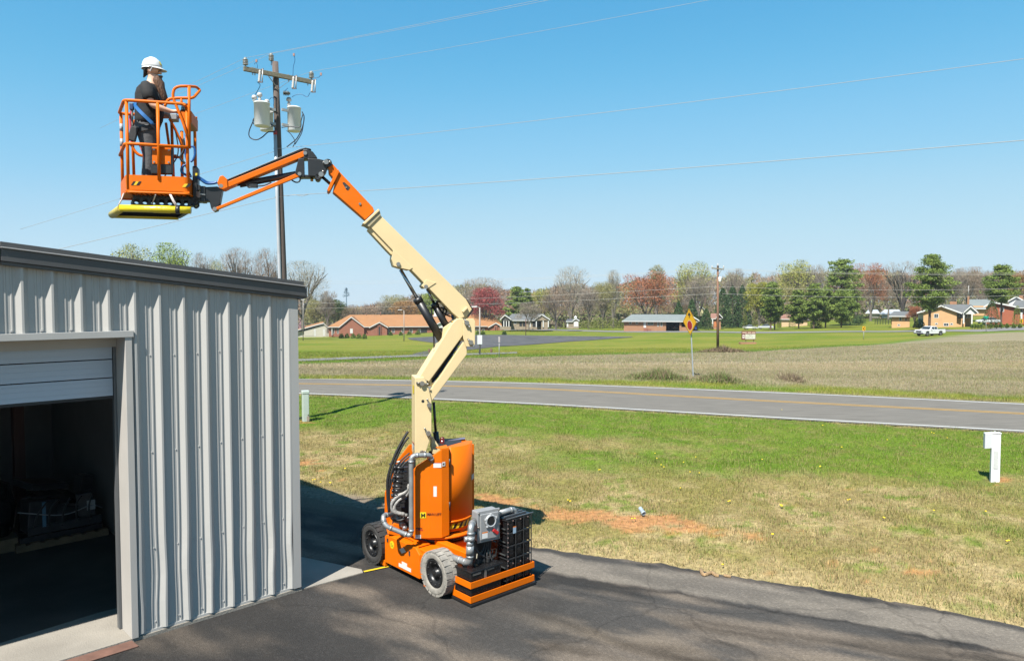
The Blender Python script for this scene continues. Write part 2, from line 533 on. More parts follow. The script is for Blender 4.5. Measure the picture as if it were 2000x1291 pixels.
c = mixc(c, (.04, .036, .033), np.exp(-((dn - 1.06 - (nA - .5) * .2) / .035) ** 2) * .7 * sst(-.5, .5, XX))
for cy0, amp, wid, dk in ((1.55, .35, .10, .55), (1.85, .35, .09, .5), (3.1, .8, .12, .6), (3.5, .8, .11, .55), (2.6, -.5, .10, .6)):    # sweeping tyre tracks
    ln = np.exp(-((dn - cy0 - amp * np.sin(XX * .42 + cy0) - .3 * (nA - .5)) / wid) ** 2) * sst(-1.5, .8, XX)
    c = c * (1 - (1 - dk) * ln * sst(.3, .6, nB))[..., None]
c = c * np.array([.68, .69, .70])
Zt = .004 + (fbm(XX * .8, YY * .8, 45) - .5) * .012 - .03 * sst(.05, 0, d)
V = np.stack([XX, YY, Zt], -1).reshape(-1, 3)
i = (np.arange(nb - 1)[:, None] * na + np.arange(na - 1)[None]).ravel()
Fc = np.stack([i, i + na, i + na + 1, i + 1], -1)
am = M('asphalt', (.06, .06, .06), rough=.95, attr='col', ns=26, na=.15, bump=.8, bs=60, spec=.12)
# stone grain, fine chips and a few cracks for the asphalt
_t = am.node_tree; _b = _t.nodes['Principled BSDF']; _l = _b.inputs['Base Color'].links[0].from_socket
_tc = _t.nodes.new('ShaderNodeTexCoord')
_v = _t.nodes.new('ShaderNodeTexVoronoi'); _v.inputs['Scale'].default_value = 34; _t.links.new(_tc.outputs['Object'], _v.inputs['Vector'])
_sc = _t.nodes.new('ShaderNodeSeparateColor'); _t.links.new(_v.outputs['Color'], _sc.inputs[0])
_mr = _t.nodes.new('ShaderNodeMapRange'); _mr.inputs[1].default_value = .55; _mr.inputs[2].default_value = 1.0; _mr.inputs[3].default_value = .96; _mr.inputs[4].default_value = 1.18; _t.links.new(_sc.outputs[0], _mr.inputs[0])
_vc = _t.nodes.new('ShaderNodeTexVoronoi'); _vc.feature = 'DISTANCE_TO_EDGE'; _vc.inputs['Scale'].default_value = .55
_nz = _t.nodes.new('ShaderNodeTexNoise'); _nz.inputs['Scale'].default_value = 1.7; _nz.inputs['Detail'].default_value = 5; _t.links.new(_tc.outputs['Object'], _nz.inputs['Vector'])
_ad = _t.nodes.new('ShaderNodeMix'); _ad.data_type = 'VECTOR'; _ad.inputs[0].default_value = .28; _t.links.new(_tc.outputs['Object'], _ad.inputs[4]); _t.links.new(_nz.outputs['Color'], _ad.inputs[5]); _t.links.new(_ad.outputs[1], _vc.inputs['Vector'])
_cr = _t.nodes.new('ShaderNodeMapRange'); _cr.inputs[1].default_value = .002; _cr.inputs[2].default_value = .009; _cr.inputs[3].default_value = .80; _cr.inputs[4].default_value = 1.0; _t.links.new(_vc.outputs['Distance'], _cr.inputs[0])
_m2 = _t.nodes.new('ShaderNodeMath'); _m2.operation = 'MULTIPLY'; _t.links.new(_mr.outputs[0], _m2.inputs[0]); _t.links.new(_cr.outputs[0], _m2.inputs[1])
_vs = _t.nodes.new('ShaderNodeVectorMath'); _vs.operation = 'SCALE'; _t.links.new(_l, _vs.inputs[0]); _t.links.new(_m2.outputs[0], _vs.inputs['Scale']); _t.links.new(_vs.outputs[0], _b.inputs['Base Color'])
drive = raw_mesh('driveway', V, Fc, am, c.reshape(-1, 3), smooth=True)
tag(drive, kind='structure')

# ---- road: asphalt strip, edge lines and double yellow line
rm = M('road_asphalt', (.185, .172, .152), rough=1, ns=2.2, na=.22, bump=.25, bs=90, stretch=(.35, 2.5, 1), spec=.05)
def strip(A, B, name, mat, dz, kind='structure', thick=.045, nlat=1, parent=None):
    mb = MB()
    n = len(A); VV = []
    for a, b in zip(A, B):
        for k in range(nlat + 1):
            p = a.lerp(b, k / nlat); VV.append((p.x, p.y, float(zt(p.x, p.y)) + dz))
    m = nlat + 1
    fs = [(i * m + k, (i + 1) * m + k, (i + 1) * m + k + 1, i * m + k + 1) for i in range(n - 1) for k in range(nlat)]
    mb.add(VV, fs, True)
    o = mb.build(name, mat, parent, recalc=False)
    tag(o, kind=kind)
    return o
def offs(A, B, d0):
    """polyline at distance d0 from A towards B"""
    return [a + (b - a).normalized() * d0 for a, b in zip(A, B)]
road = strip(offs(RN, RF, -.22), offs(RF, RN, -.22), 'road', rm, .01, nlat=6)
wl = M('road_paint_white', (.55, .55, .52), rough=.8, ns=14, na=.16)
yl = M('road_paint_yellow', (.46, .27, .06), rough=.8, ns=14, na=.2)
strip(offs(RN, RF, .02), offs(RN, RF, .17), 'road_edge_line', wl, .016)
strip(offs(RF, RN, .22), offs(RF, RN, .07), 'road_edge_line', wl, .016)
strip(offs(RC, RN, .20), offs(RC, RN, .07), 'road_center_line', yl, .016)
strip(offs(RC, RF, .07), offs(RC, RF, .20), 'road_center_line', yl, .016)

# ---- church lane, car park, far road
lane_m = M('lane_asphalt', (.20, .19, .18), rough=.9, ns=1, na=.12)
park_m = M('parking_asphalt', (.075, .07, .068), rough=.9, ns=.35, na=.35, stretch=(1, .35, 1))
def px_strip(top, bot, name, mat, dz=.03):
    A = smooth_path([gp(*p) for p in bot], 8); B = smooth_path([gp(*p) for p in top], 8)
    return strip(A, B, name, mat, dz, nlat=5)
px_strip([(420, 704), (575, 701.5), (700, 697), (835, 692.5), (930, 690), (1010, 687.5)], [(420, 708.5), (575, 706), (700, 701), (835, 696), (930, 693), (1010, 690)], 'lane', lane_m, .05)
px_strip([(796, 660), (830, 658), (900, 655), (985, 654), (1100, 656), (1180, 657), (1235, 657.5)], [(800, 663), (835, 668), (900, 675), (985, 676), (1100, 668), (1180, 662.5), (1235, 658.5)], 'car_park', park_m, .06)
px_strip([(795, 694), (830, 686), (880, 681), (930, 674), (960, 668)], [(840, 694), (866, 688), (900, 685), (945, 680), (985, 675)], 'car_park_entrance', park_m, .05)
px_strip([(975, 642), (1050, 641), (1100, 643), (1200, 646), (1300, 646.5), (1400, 647), (1600, 647), (1780, 645.5), (1900, 643.5), (1960, 639.5), (2060, 637), (2300, 634)],
         [(985, 645), (1050, 645), (1100, 646), (1200, 648.5), (1300, 649), (1400, 649.3), (1600, 649.3), (1780, 648), (1900, 648), (1960, 646), (2060, 644), (2300, 640)], 'far_road', lane_m, .06)

# ---- grass blades (short mown turf) near, tufts in field
bm_ = M('grass_blades', (.2, .3, .05), rough=.75, attr='col', spec=.25)
def blades(name, X, Y, hmin, hmax, wd, label, cjit=.3, lean=.6, cscale=1.0):
    n = len(X)
    z = ground_z(X, Y)
    col = ground_color(X, Y) * cscale
    col = col * (1 + (nr.random((n, 1)) - .5) * 2 * cjit)
    # individual blades lean to green or straw
    col = col * (.72 + .56 * fbm(X * 3.3, Y * 3.3, 55, 3))[:, None]
    t = nr.random(n)
    col = np.where((t < .16)[:, None], mixc(col, STRAW, np.full(n, .7)), col)
    col = np.where((t > .80)[:, None], mixc(col, (.12, .22, .03), np.full(n, .5)), col)
    h = (hmin + (hmax - hmin) * nr.random(n) ** 1.5) * (.6 + .75 * sst(.3, .72, fbm(X * 1.9, Y * 1.9, 56, 3)))
    a = nr.random(n) * 2 * np.pi; b = nr.random(n) * 2 * np.pi
    dx, dy = np.cos(a) * wd / 2, np.sin(a) * wd / 2
    lx, ly = np.cos(b) * h * lean * nr.random(n), np.sin(b) * h * lean * nr.random(n)
    P0 = np.stack([X - dx, Y - dy, z - .005], -1); P1 = np.stack([X + dx, Y + dy, z - .005], -1); P2 = np.stack([X + lx, Y + ly, z + h], -1)
    V = np.stack([P0, P1, P2], 1).reshape(-1, 3)
    Fc = np.arange(3 * n).reshape(-1, 3)
    o = raw_mesh(name, V, Fc, bm_, np.repeat(col, 3, 0))
    tag(o, label, 'grass', kind='stuff')
    return o
def scatter(n, x0, x1, y0, y1, power=1.0):
    return x0 + (x1 - x0) * nr.random(n), y0 + (y1 - y0) * nr.random(n) ** power
X, Y = scatter(900000, -12, 21, 8.2, 31, 1.0)
u = X / Y
k = (u > -.34) & (u < .78) & (Y > edgeY(X) - .05) & (Y < roadN(X) - .22)
k &= nr.random(len(X)) < np.clip(14 / Y, .42, 1)
soilm = ground_color(X, Y)
soil = (soilm[:, 0] > 1.55 * soilm[:, 1]) & (soilm[:, 0] > .33)
k &= ~(soil & (nr.random(len(X)) < .72))
k &= ~((X < -1) & (Y - edgeY(X) < .7) & (nr.random(len(X)) < .92))
X, Y = X[k], Y[k]
hh = .02 + .05 * sst(.3, .7, fbm(X * 2.5, Y * 2.5, 51))
blades('lawn_grass', X, Y, .015, .080, .014, 'patchy green and straw coloured mown grass between driveway and road', cscale=1.15, cjit=.5)
X, Y = scatter(420000, -26, 40, 28, 52, 1.6)
u = X / Y
k = (u > -.36) & (u < .80) & (Y > roadF(X) + .25)
X, Y = X[k], Y[k]
blades('field_grass', X, Y, .03, .13, .022, 'short dry brown field grass and green verge beyond the road', cscale=1.12, lean=.5)
X, Y = scatter(160000, -30, 70, 52, 100, 1.0)
u = X / Y
k = (u > -.36) & (u < .80)
X, Y = X[k], Y[k]
blades('field_stubble', X, Y, .04, .15, .05, 'far brown stubble of the farm field below the lawns', cscale=1.12, lean=.5)
# dandelions
dpx = [(1280, 897), (1282, 888), (1359, 896), (1338, 907), (1293, 912), (1294, 916), (1347, 929), (1365, 931), (1333, 960), (1110, 982), (1116, 984), (1424, 981), (1527, 988), (1236, 1021), (1511, 1053), (1408, 1111), (1487, 903), (1608, 835), (1729, 862), (1645, 876), (1603, 917), (1825, 1005), (1922, 1007), (1657, 983), (1729, 1020), (1827, 850), (1818, 849), (1852, 858), (1510, 1053), (612, 941), (630, 945), (646, 946), (648, 947), (673, 918), (1527, 990), (1170, 922), (1965, 1067), (1527, 800)]
mb = MB()
for q in dpx:
    p = gp(*q); z = float(ground_z(np.array([p.x]), np.array([p.y]))[0])
    for j in range(rnd.choice((1, 1, 2))):
        c_ = Vector((p.x + rnd.uniform(-.04, .04), p.y + rnd.uniform(-.04, .04), z + .07))
        mb.ball(c_, .022, 6, sc=(1, 1, .5))
o = mb.build('dandelion_flowers', M('dandelion_yellow', (.85, .62, .02), rough=.7))
tag(o, 'small yellow dandelion heads dotted over the lawn', 'flowers', kind='stuff')
# ================================================================== METAL BUILDING
KB = gp(581, 1153)                                   # right front corner on the ground
DV = Vector((.7194, .6946, 0)).normalized()          # along the front wall to the right
NV = Vector((DV.y, -DV.x, 0))                        # outward normal of the front wall
def bw(t, s, z): return KB - DV * t - NV * s + Vector((0, 0, z - KB.z))   # t left from the corner, s inward
def roofz(t): return 4.02 + .105 * t
bld = thing('metal_building', bw(2.2, 0, 0), 'grey ribbed metal building with dark roof trim and open overhead door', 'building')
wallm = M('wall_steel', (.49, .48, .455), rough=.5, metal=0.0, ns=1.3, na=.05, spec=.5, stretch=(1, 1, .25))
jambm = M('jamb_steel', (.50, .475, .44), rough=.5, ns=1.5, na=.05)
darkm = M('roof_trim_steel', (.075, .076, .078), rough=.45, ns=2, na=.15)
DOORT, DZ = 2.05, 3.60
prof = [(0, 0), (.048, 0), (.056, .006), (.070, .006), (.078, 0), (.112, 0), (.120, .006), (.134, .006), (.142, 0), (.163, 0), (.216, .040), (.240, .040), (.293, 0), (.305, 0)][:]
PITCHR = .272
prof = sorted([((.305 - a) * PITCHR / .305, h * 1.12) for a, h in prof])
def sheet(t0, t1, zb, zt_, name='wall_panel', dent=True, stag=0):
    """ribbed sheet between t0 and t1 (t grows to the left)"""
    pts = []
    k0 = int(math.floor((t0 - .02) / PITCHR)) - 1
    tlist = []
    for k in range(k0, int(t1 / PITCHR) + 2):
        for a, h in prof[:-1]:
            tt_ = .02 + k * PITCHR + a
            if t0 - 1e-6 <= tt_ <= t1 + 1e-6: tlist.append((tt_, h))
    if not tlist or tlist[0][0] > t0 + 1e-4: tlist.insert(0, (t0, 0))
    if tlist[-1][0] < t1 - 1e-4: tlist.append((t1, 0))
    nz = 26 if dent else 2
    mb = MB(); V = []
    for j in range(nz + 1):
        for tt_, h in tlist:
            zz = zb + (zt_(tt_) - zb) * (j / nz)
            if dent:
                dn_ = .016 * math.exp(-((zz - .75) / .28) ** 2) * math.sin(tt_ * 9.1 + 1) + .010 * math.exp(-((zz - .3) / .25) ** 2) * math.sin(tt_ * 17 + 2)
                dn_ += (float(vn(np.array(tt_ * 2.1), np.array(zz * .8), 3)) - .5) * .006
            else: dn_ = 0
            V.append(bw(tt_ + dn_ * .9, -h - dn_ * .25, zz))
    n = len(tlist)
    mb.add(V, [(j * n + i, j * n + i + 1, (j + 1) * n + i + 1, (j + 1) * n + i) for j in range(nz) for i in range(n - 1)])
    return mb.build(name, wallm, bld, recalc=False)
topz = lambda t: roofz(t) + .06
t0 = .06
for t1 in (.06 + 3 * .272, .06 + 6 * .272, DOORT):
    sheet(t0, t1, .07, topz); t0 = t1 - .0
t0 = DOORT
while t0 < 6.6:
    t1 = min(t0 + .816, 6.6)
    sheet(t0, t1, DZ, topz, dent=False); t0 = t1
sheet(6.6, 9.0, .07, topz, dent=False)
# trim at the right corner, base trim, jamb, header
mb = MB()
mb.prism([bw(-.035, -.045, .06), bw(.075, -.045, .06), bw(.075, -.03, .06), bw(-.02, -.03, .06), bw(-.02, .09, .06), bw(-.035, .09, .06)], (0, 0, roofz(0)))
mb.build('corner_trim', wallm, bld)
mb = MB(); mb.prism([bw(-.03, -.012, .045), bw(DOORT, -.012, .045), bw(DOORT, .03, .045), bw(-.03, .03, .045)], (0, 0, .03)); mb.build('base_trim', wallm, bld)
REC = .31
mb = MB()
mb.prism([bw(DOORT - .015, -.055, .045), bw(DOORT + .06, -.055, .045), bw(DOORT + .06, REC, .045), bw(DOORT + .046, REC, .045), bw(DOORT + .046, -.042, .045), bw(DOORT - .015, -.042, .045)], (0, 0, DZ - .05))
mb.build('door_jamb', jambm, bld, bevel=.004)
mb = MB()
mb.prism([bw(DOORT + .14, -.05, .045), bw(DOORT + .14, REC - .002, .045), bw(DOORT + .15, REC - .002, .045), bw(DOORT + .15, -.05, .045)], (0, 0, 0.01))
mb = MB()
mb.prism([bw(DOORT - .03, -.065, DZ - .03), bw(6.6, -.065, DZ - .03), bw(6.6, -.0355, DZ - .03), bw(DOORT - .03, -.0355, DZ - .03)], (0, 0, .075))
mb.build('header_trim', wallm, bld, bevel=.003)
mb = MB()
mb.prism([bw(DOORT + .062, -.03, DZ - .035), bw(6.6, -.03, DZ - .035), bw(6.6, REC, DZ - .035), bw(DOORT + .062, REC, DZ - .035)], (0, 0, .02))
mb.prism([bw(DOORT + .062, REC - .03, DZ - .034), bw(6.6, REC - .03, DZ - .034), bw(6.6, REC, DZ - .034), bw(DOORT + .062, REC, DZ - .034)], (0, 0, -.12))
mb.build('header_soffit', jambm, bld)
# overhead door: sections with thin grooves
od = bpy.data.objects.new('overhead_door', None); COL.objects.link(od); od.parent = bld
odm = M('door_white', (.52, .59, .68), rough=.45, ns=1.5, na=.04)
seam = M('door_seal', (.03, .03, .03), rough=.7)
zb0 = 2.87
SECTH = .218
for k in range(3):
    z0 = zb0 + k * SECTH
    P = [(0, 0), (0, .006), (SECTH * .22, .006), (SECTH * .22, .010), (SECTH * .25, .010), (SECTH * .25, .006), (SECTH * .52, .006), (SECTH * .52, .010), (SECTH * .55, .010), (SECTH * .55, .006), (SECTH * .78, .006), (SECTH * .78, .009), (SECTH * .80, .009), (SECTH * .80, .006), (SECTH - .013, .006), (SECTH - .013, 0)]
    poly = [bw(DOORT + .10, REC + .012 + (.0 if s_ == .006 else .004 if s_ > .006 else .03), z0 + a) for a, s_ in P]
    mb = MB(); mb.prism(poly, -DV * 4.3)
    mb.build('door_section', odm, od, root=bld)
mb = MB(); mb.prism([bw(DOORT + .095, REC + .013, zb0 - .035), bw(DOORT + .095, REC + .045, zb0 - .035), bw(DOORT + .095, REC + .045, zb0 - .004), bw(DOORT + .095, REC + .013, zb0 - .004)], -DV * 4.3)
mb.build('bottom_seal', seam, od, root=bld)
mb = MB(); mb.prism([bw(DOORT + .05, REC + .01, .05), bw(DOORT + .09, REC + .01, .05), bw(DOORT + .09, REC + .09, .05), bw(DOORT + .05, REC + .09, .05)], (0, 0, 3.5))
mb.build('door_track', M('galvanised', (.22, .23, .24), rough=.5, metal=.6), od, root=bld)
# rake trim, three pieces high, two lengths
def rake(name, ta, tb, so, zlo, zhi, si, mat, bevel=.004):
    mb = MB()
    A = [bw(ta, si, roofz(ta) + zlo), bw(ta, so, roofz(ta) + zlo), bw(ta, so, roofz(ta) + zhi), bw(ta, si, roofz(ta) + zhi)]
    B = [bw(tb, si, roofz(tb) + zlo), bw(tb, so, roofz(tb) + zlo), bw(tb, so, roofz(tb) + zhi), bw(tb, si, roofz(tb) + zhi)]
    mb.add(A + B, [(0, 1, 2, 3), (7, 6, 5, 4), (0, 4, 5, 1), (1, 5, 6, 2), (2, 6, 7, 3), (3, 7, 4, 0)])
    return mb.build(name, mat, bld, bevel=bevel)
for ta, tb in ((-.13, 3.265), (3.275, 9.2)):
    rake('rake_trim', ta, tb, -.095, .035, .165, -.03, darkm)
    rake('rake_trim_lip', ta + .03, tb, -.075, -.005, .033, -.03, darkm)
    rake('rake_trim_cap', ta, tb, -.118, .167, .182, -.02, M('trim_edge', (.36, .35, .34), rough=.3), .003)
    rake('ridge_cap', ta + .02, tb, -.085, .184, .235, .1, darkm)
mb = MB()   # roof sheet
L_ = 14
mb.prism([bw(-.12, -.02, roofz(-.12) + .15), bw(9.2, -.02, roofz(9.2) + .15), bw(9.2, -.02, roofz(9.2) + .18), bw(-.12, -.02, roofz(-.12) + .18)], -NV * L_)
mb.build('roof', darkm, bld)
mb = MB()   # eave gutter
mb.prism([bw(-.03, -.08, 4.0), bw(-.15, -.08, 4.02), bw(-.16, -.08, 4.15), bw(-.03, -.08, 4.15)], -NV * (L_ - .1)); mb.build('gutter', darkm, bld, bevel=.004)
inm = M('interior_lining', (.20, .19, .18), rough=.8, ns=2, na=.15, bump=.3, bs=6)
mb = MB(); mb.prism([bw(-.02, .05, .05), bw(-.02, L_ - .5, .05), bw(.06, L_ - .5, .05), bw(.06, .05, .05)], (0, 0, 3.98)); mb.build('eave_wall', wallm, bld)
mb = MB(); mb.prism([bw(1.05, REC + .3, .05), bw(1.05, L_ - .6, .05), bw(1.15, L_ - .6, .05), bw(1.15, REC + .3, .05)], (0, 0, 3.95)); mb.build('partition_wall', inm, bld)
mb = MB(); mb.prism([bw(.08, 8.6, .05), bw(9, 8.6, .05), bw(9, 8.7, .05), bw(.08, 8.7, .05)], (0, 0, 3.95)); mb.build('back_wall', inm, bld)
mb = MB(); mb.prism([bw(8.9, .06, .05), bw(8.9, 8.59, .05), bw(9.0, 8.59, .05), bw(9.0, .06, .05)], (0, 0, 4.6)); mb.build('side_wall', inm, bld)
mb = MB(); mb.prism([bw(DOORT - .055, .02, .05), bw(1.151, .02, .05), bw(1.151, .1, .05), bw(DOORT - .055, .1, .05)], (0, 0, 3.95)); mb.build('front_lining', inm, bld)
steel = M('red_oxide_steel', (.09, .03, .02), rough=.6)
mb = MB()
c_ = gp(40, 1010)
mb.box((c_.x, c_.y, 2.1), (.16, .26, 4.1), rz=math.atan2(DV.y, DV.x)); mb.build('column', steel, bld)
for k in range(4):
    mb = MB(); mb.prism([bw(1.16, 1.6 + 1.7 * k, 3.98), bw(1.16, 1.7 + 1.7 * k, 3.98), bw(1.16, 1.7 + 1.7 * k, 4.1), bw(1.16, 1.6 + 1.7 * k, 4.1)], -DV * 7.6); mb.build('roof_purlin', steel, bld)
# screws
mb = MB()
for k in range(0, 8):
    tt_ = .02 + PITCHR * k + .17
    if tt_ > DOORT - .1: break
    for zz in (.16, 1.05, 2.2, 3.35):
        mb.box(bw(tt_ + .012, -.006, zz + .012 * math.sin(k)), (.011, .011, .011), rz=.8)
    if k % 3 == 1:
        for zz in (.16, .6, 1.05, 1.6, 2.2, 2.8, 3.35): mb.box(bw(tt_ + .09, -.012, zz), (.010, .010, .010), rz=.8)
for k in range(9, 24):
    mb.box(bw(.02 + PITCHR * k + .17, -.008, DZ + .07), (.018, .018, .018), rz=.8)
o = mb.build('screw', M('screw_head', (.55, .54, .53), rough=.4), bld); tag(o, kind='stuff')
# concrete slab and apron
conc = M('concrete', (.30, .275, .235), rough=.9, ns=1.1, na=.22, bump=.35, bs=60)
mb = MB(); mb.prism([bw(-.05, -.035, -.1), bw(9.1, -.035, -.1), bw(9.1, L_, -.1), bw(-.05, L_, -.1)], (0, 0, .144)); o = mb.build('concrete_slab', conc); tag(o, kind='structure')
a0, a1 = gp(582, 1154), gp(709, 1119)
b1, b0 = gp(706, 1113), gp(575, 1086)
up = Vector((0, 0, .022))
mb = MB(); mb.prism([a0 + up * .2 - DV * .0, a1 + up * .2, b1 + up * .2, b0 + up * .2, bw(-.055, 9, .006)], (0, 0, .014)); o = mb.build('concrete_apron', conc); tag(o, kind='structure')
y0, y1 = gp(712, 1118.5), gp(749, 1110.5)
dd = (y1 - y0).normalized(); nn = Vector((-dd.y, dd.x, 0))
mb = MB(); mb.quad(y0 + Vector((0, 0, .0185)), y1 + Vector((0, 0, .0185)) + dd * .4, y1 + dd * .4 + nn * .05 + Vector((0, 0, .0185)), y0 + nn * .05 + Vector((0, 0, .0185)))
o = mb.build('painted_line', M('line_yellow', (.75, .52, .02), rough=.6)); tag(o, kind='structure')
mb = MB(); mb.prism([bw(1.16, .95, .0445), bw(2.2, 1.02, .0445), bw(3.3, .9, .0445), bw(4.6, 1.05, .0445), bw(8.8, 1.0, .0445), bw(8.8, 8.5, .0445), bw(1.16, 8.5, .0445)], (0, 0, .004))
o = mb.build('shed_floor_shade', M('floor_shade_tone', (.075, .065, .055), rough=.8, ns=.9, na=.5, bump=.2)); tag(o, kind='structure')  # dark overlay on the slab, the indoor shade put into its colour
# rusty steel plate along the threshold
q = [gp(251, 1248), gp(271, 1262), gp(195, 1292), gp(60, 1310), gp(-200, 1390), gp(-200, 1350), gp(60, 1300)]
pl0, pl1 = gp(251, 1249), gp(271, 1263)
mb = MB(); mb.prism([pl0 + Vector((0, 0, .02)), pl1 + Vector((0, 0, .006)), pl1 - DV * 3.4 + Vector((0, 0, .006)), pl0 - DV * 3.4 + Vector((0, 0, .02))], (0, 0, .012))
o = mb.build('steel_plate', M('rusty_plate', (.17, .085, .06), rough=.8, ns=5, na=.3, bump=.2), bevel=.003)
tag(o, 'rusty brown steel plate lying along the open door threshold', 'plate')
# wrapped machine on a pallet, inside
pc = gp(110, 1052); pc.z = .05
rzp = math.atan2(DV.y, DV.x)
pal = thing('pallet', pc, 'wooden pallet on the dark shed floor under a wrapped machine', 'pallet', rzp)
wood = M('pallet_wood', (.20, .13, .07), rough=.85, ns=6, na=.3)
for k in range(3):
    mb = MB(); mb.box((0, -.5 + .5 * k, .05), (1.3, .09, .09)); mb.build('stringer', wood, pal, world=False)
for k in range(7):
    mb = MB(); mb.box((-.58 + .193 * k, 0, .108), (.12, 1.1, .022)); mb.build('board', wood, pal, world=False)
mc = thing('wrapped_machine', pc + Vector((0, 0, .121)), 'dark machine wrapped in glossy plastic film on the pallet in the shed', 'machine', rzp)
RUBX = M('hose_dark', (.05, .05, .05), rough=.4)
mm = M('machine_dark', (.016, .017, .02), rough=.4); film = M('film_black', (.012, .014, .017), rough=.16, ns=7, na=.3, bump=1.0, bs=9)
mb = MB(); mb.box((0, 0, .04), (1.15, .95, .08)); mb.build('skid', mm, mc, world=False)
mb = MB()
for z, sx_, sy_ in ((.0801, .54, .42), (.3, .57, .44), (.62, .5, .4), (.85, .3, .3)):
    pass
mb.loft([(Vector((-.1, .05, z)), Vector((sx_, 0, 0)), Vector((0, sy_, 0))) for z, sx_, sy_ in ((.081, .50, .38), (.3, .46, .40), (.5, .44, .33), (.62, .30, .25), (.68, .1, .1))], 7, smooth=False)
mb.build('plastic_wrap', film, mc, world=False, bevel=.02)
for nm_, c_, sz_, rx_ in (('motor_housing', (-.28, -.22, .36), (.42, .36, .5), .08), ('control_box', (.38, -.26, .40), (.24, .22, .42), -.1), ('frame_rail', (.05, -.43, .16), (1.05, .07, .14), 0), ('gear_case', (.08, -.30, .30), (.30, .24, .34), .3), ('bent_cover', (-.2, .0, .80), (.62, .5, .10), .2), ('pipe_stack', (.42, .12, .58), (.20, .24, .50), .15)):
    mb = MB(); mb.box(c_, sz_, M3=Matrix.Rotation(rx_, 3, 'Y') @ Matrix.Rotation(rx_ * 2, 3, 'Z')); mb.build(nm_, M('machine_part', (.035, .036, .04), rough=.35, ns=5, na=.5), mc, world=False, bevel=.015)
for k in range(5):
    mb = MB(); mb.tube(smooth_path([(-.4 + .2 * k, -.5, .2), (-.35 + .18 * k, -.52, .42 + .06 * (k % 2)), (-.2 + .16 * k, -.46, .6)]), .014, 6); mb.build('hose', RUBX, mc, world=False)
mb = MB(); mb.tube(smooth_path([(-.6, -.46, .5), (0, -.5, .35), (.4, -.48, .42), (.62, -.3, .3)]), .009, 5); mb.build('strap', M('strap_white', (.4, .42, .45), rough=.3), mc, world=False)
mb = MB(); mb.box((.42, -.452, .42), (.12, .01, .16)); mb.build('tag', M('tag_white', (.55, .55, .55), rough=.5), mc, world=False)
mb = MB(); mb.box((-.25, -.462, .4), (.05, .012, .4)); mb.build('tape', M('tape_blue', (.16, .3, .42), rough=.2), mc, world=False)
pc2 = gp(15, 1075); pc2.z = .05
mc2 = thing('machine_crate', pc2, 'tall dark crated machine at the left inside the shed doorway', 'machine', rzp)
mb = MB(); mb.box((-.4, .2, .1), (1.0, .9, .2)); mb.build('skid', wood, mc2, world=False)
mb = MB(); mb.loft([(Vector((-.4, .2, z)), Vector((a, 0, 0)), Vector((0, a * .8, 0))) for z, a in ((.201, .5), (.6, .56), (1.0, .48), (1.15, .2))], 10); mb.build('plastic_wrap', film, mc2, world=False)
# ================================================================== BOOM LIFT
T0 = Vector((-1.07, 10.6, 0))
BA = R(15)
PV = Vector((math.cos(BA), math.sin(BA), 0)); QV = Vector((-math.sin(BA), math.cos(BA), 0)); ZV = Vector((0, 0, 1))
def bp(px, py, off=0.):
    d = ray(px, py); o = Vector((0, 0, EYE))
    t = (off - QV.dot(o - T0)) / QV.dot(d)
    return o + d * t
def PQ(p, q, z): return T0 + PV * p + QV * q + ZV * z
lift = thing('boom_lift', T0, 'orange and cream articulating boom lift with raised platform parked on the driveway', 'boom lift')
ORG = M('paint_orange', (.76, .155, .0), rough=.5, ns=2.5, na=.07, spec=.2, bump=.04, bs=3)
CRM = M('paint_cream', (.76, .60, .33), rough=.5, ns=1.5, na=.06, spec=.35)
BLK = M('paint_black', (.016, .017, .019), rough=.42, ns=3, na=.3)
RUB = M('hose_rubber', (.012, .012, .013), rough=.55)
GAL = M('conduit_galvanised', (.40, .41, .41), rough=.42, metal=.55, ns=9, na=.2)
CHR = M('chrome_rod', (.55, .56, .58), rough=.12, metal=1.0)
STL = M('pin_steel', (.45, .43, .40), rough=.35, metal=.8)
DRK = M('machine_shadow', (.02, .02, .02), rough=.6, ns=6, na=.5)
WHT = M('decal_white', (.72, .72, .70), rough=.5)
YEL = M('decal_yellow', (.80, .60, .01), rough=.45)
RED = M('decal_red', (.42, .03, .02), rough=.5)
BLU = M('hose_blue', (.01, .09, .30), rough=.35)
def pprism(pix, off, th, name, mat, bevel=.006, parent=None, build=True, mb=None):
    m = mb or MB()
    m.prism([bp(x, y, off) for x, y in pix], QV * th)
    return m.build(name, mat, parent or lift, bevel=bevel, root=lift) if build else m
def pins(lst, off, r=.022, L=.03, name='pin'):
    for x, y in lst:
        c_ = bp(x, y, off)
        mb = MB(); mb.cyl(c_ - QV * L, c_ + QV * .01, r, 10); mb.build(name, STL, lift)
def pinkeeper(x, y, off, ang, L=.085):
    c_ = bp(x, y, off) - QV * .012
    dv = PV * math.cos(ang) + ZV * math.sin(ang)
    mb = MB(); mb.bar(c_ - dv * L, c_ + dv * L, .02, .02, QV); mb.cyl(c_ - QV * .03, c_ + QV * .01, .035, 10)
    mb.ball(c_ + dv * L - QV * .012, .016, 6); mb.ball(c_ - dv * L * .6 - QV * .012, .016, 6)
    mb.build('pin', STL, lift)
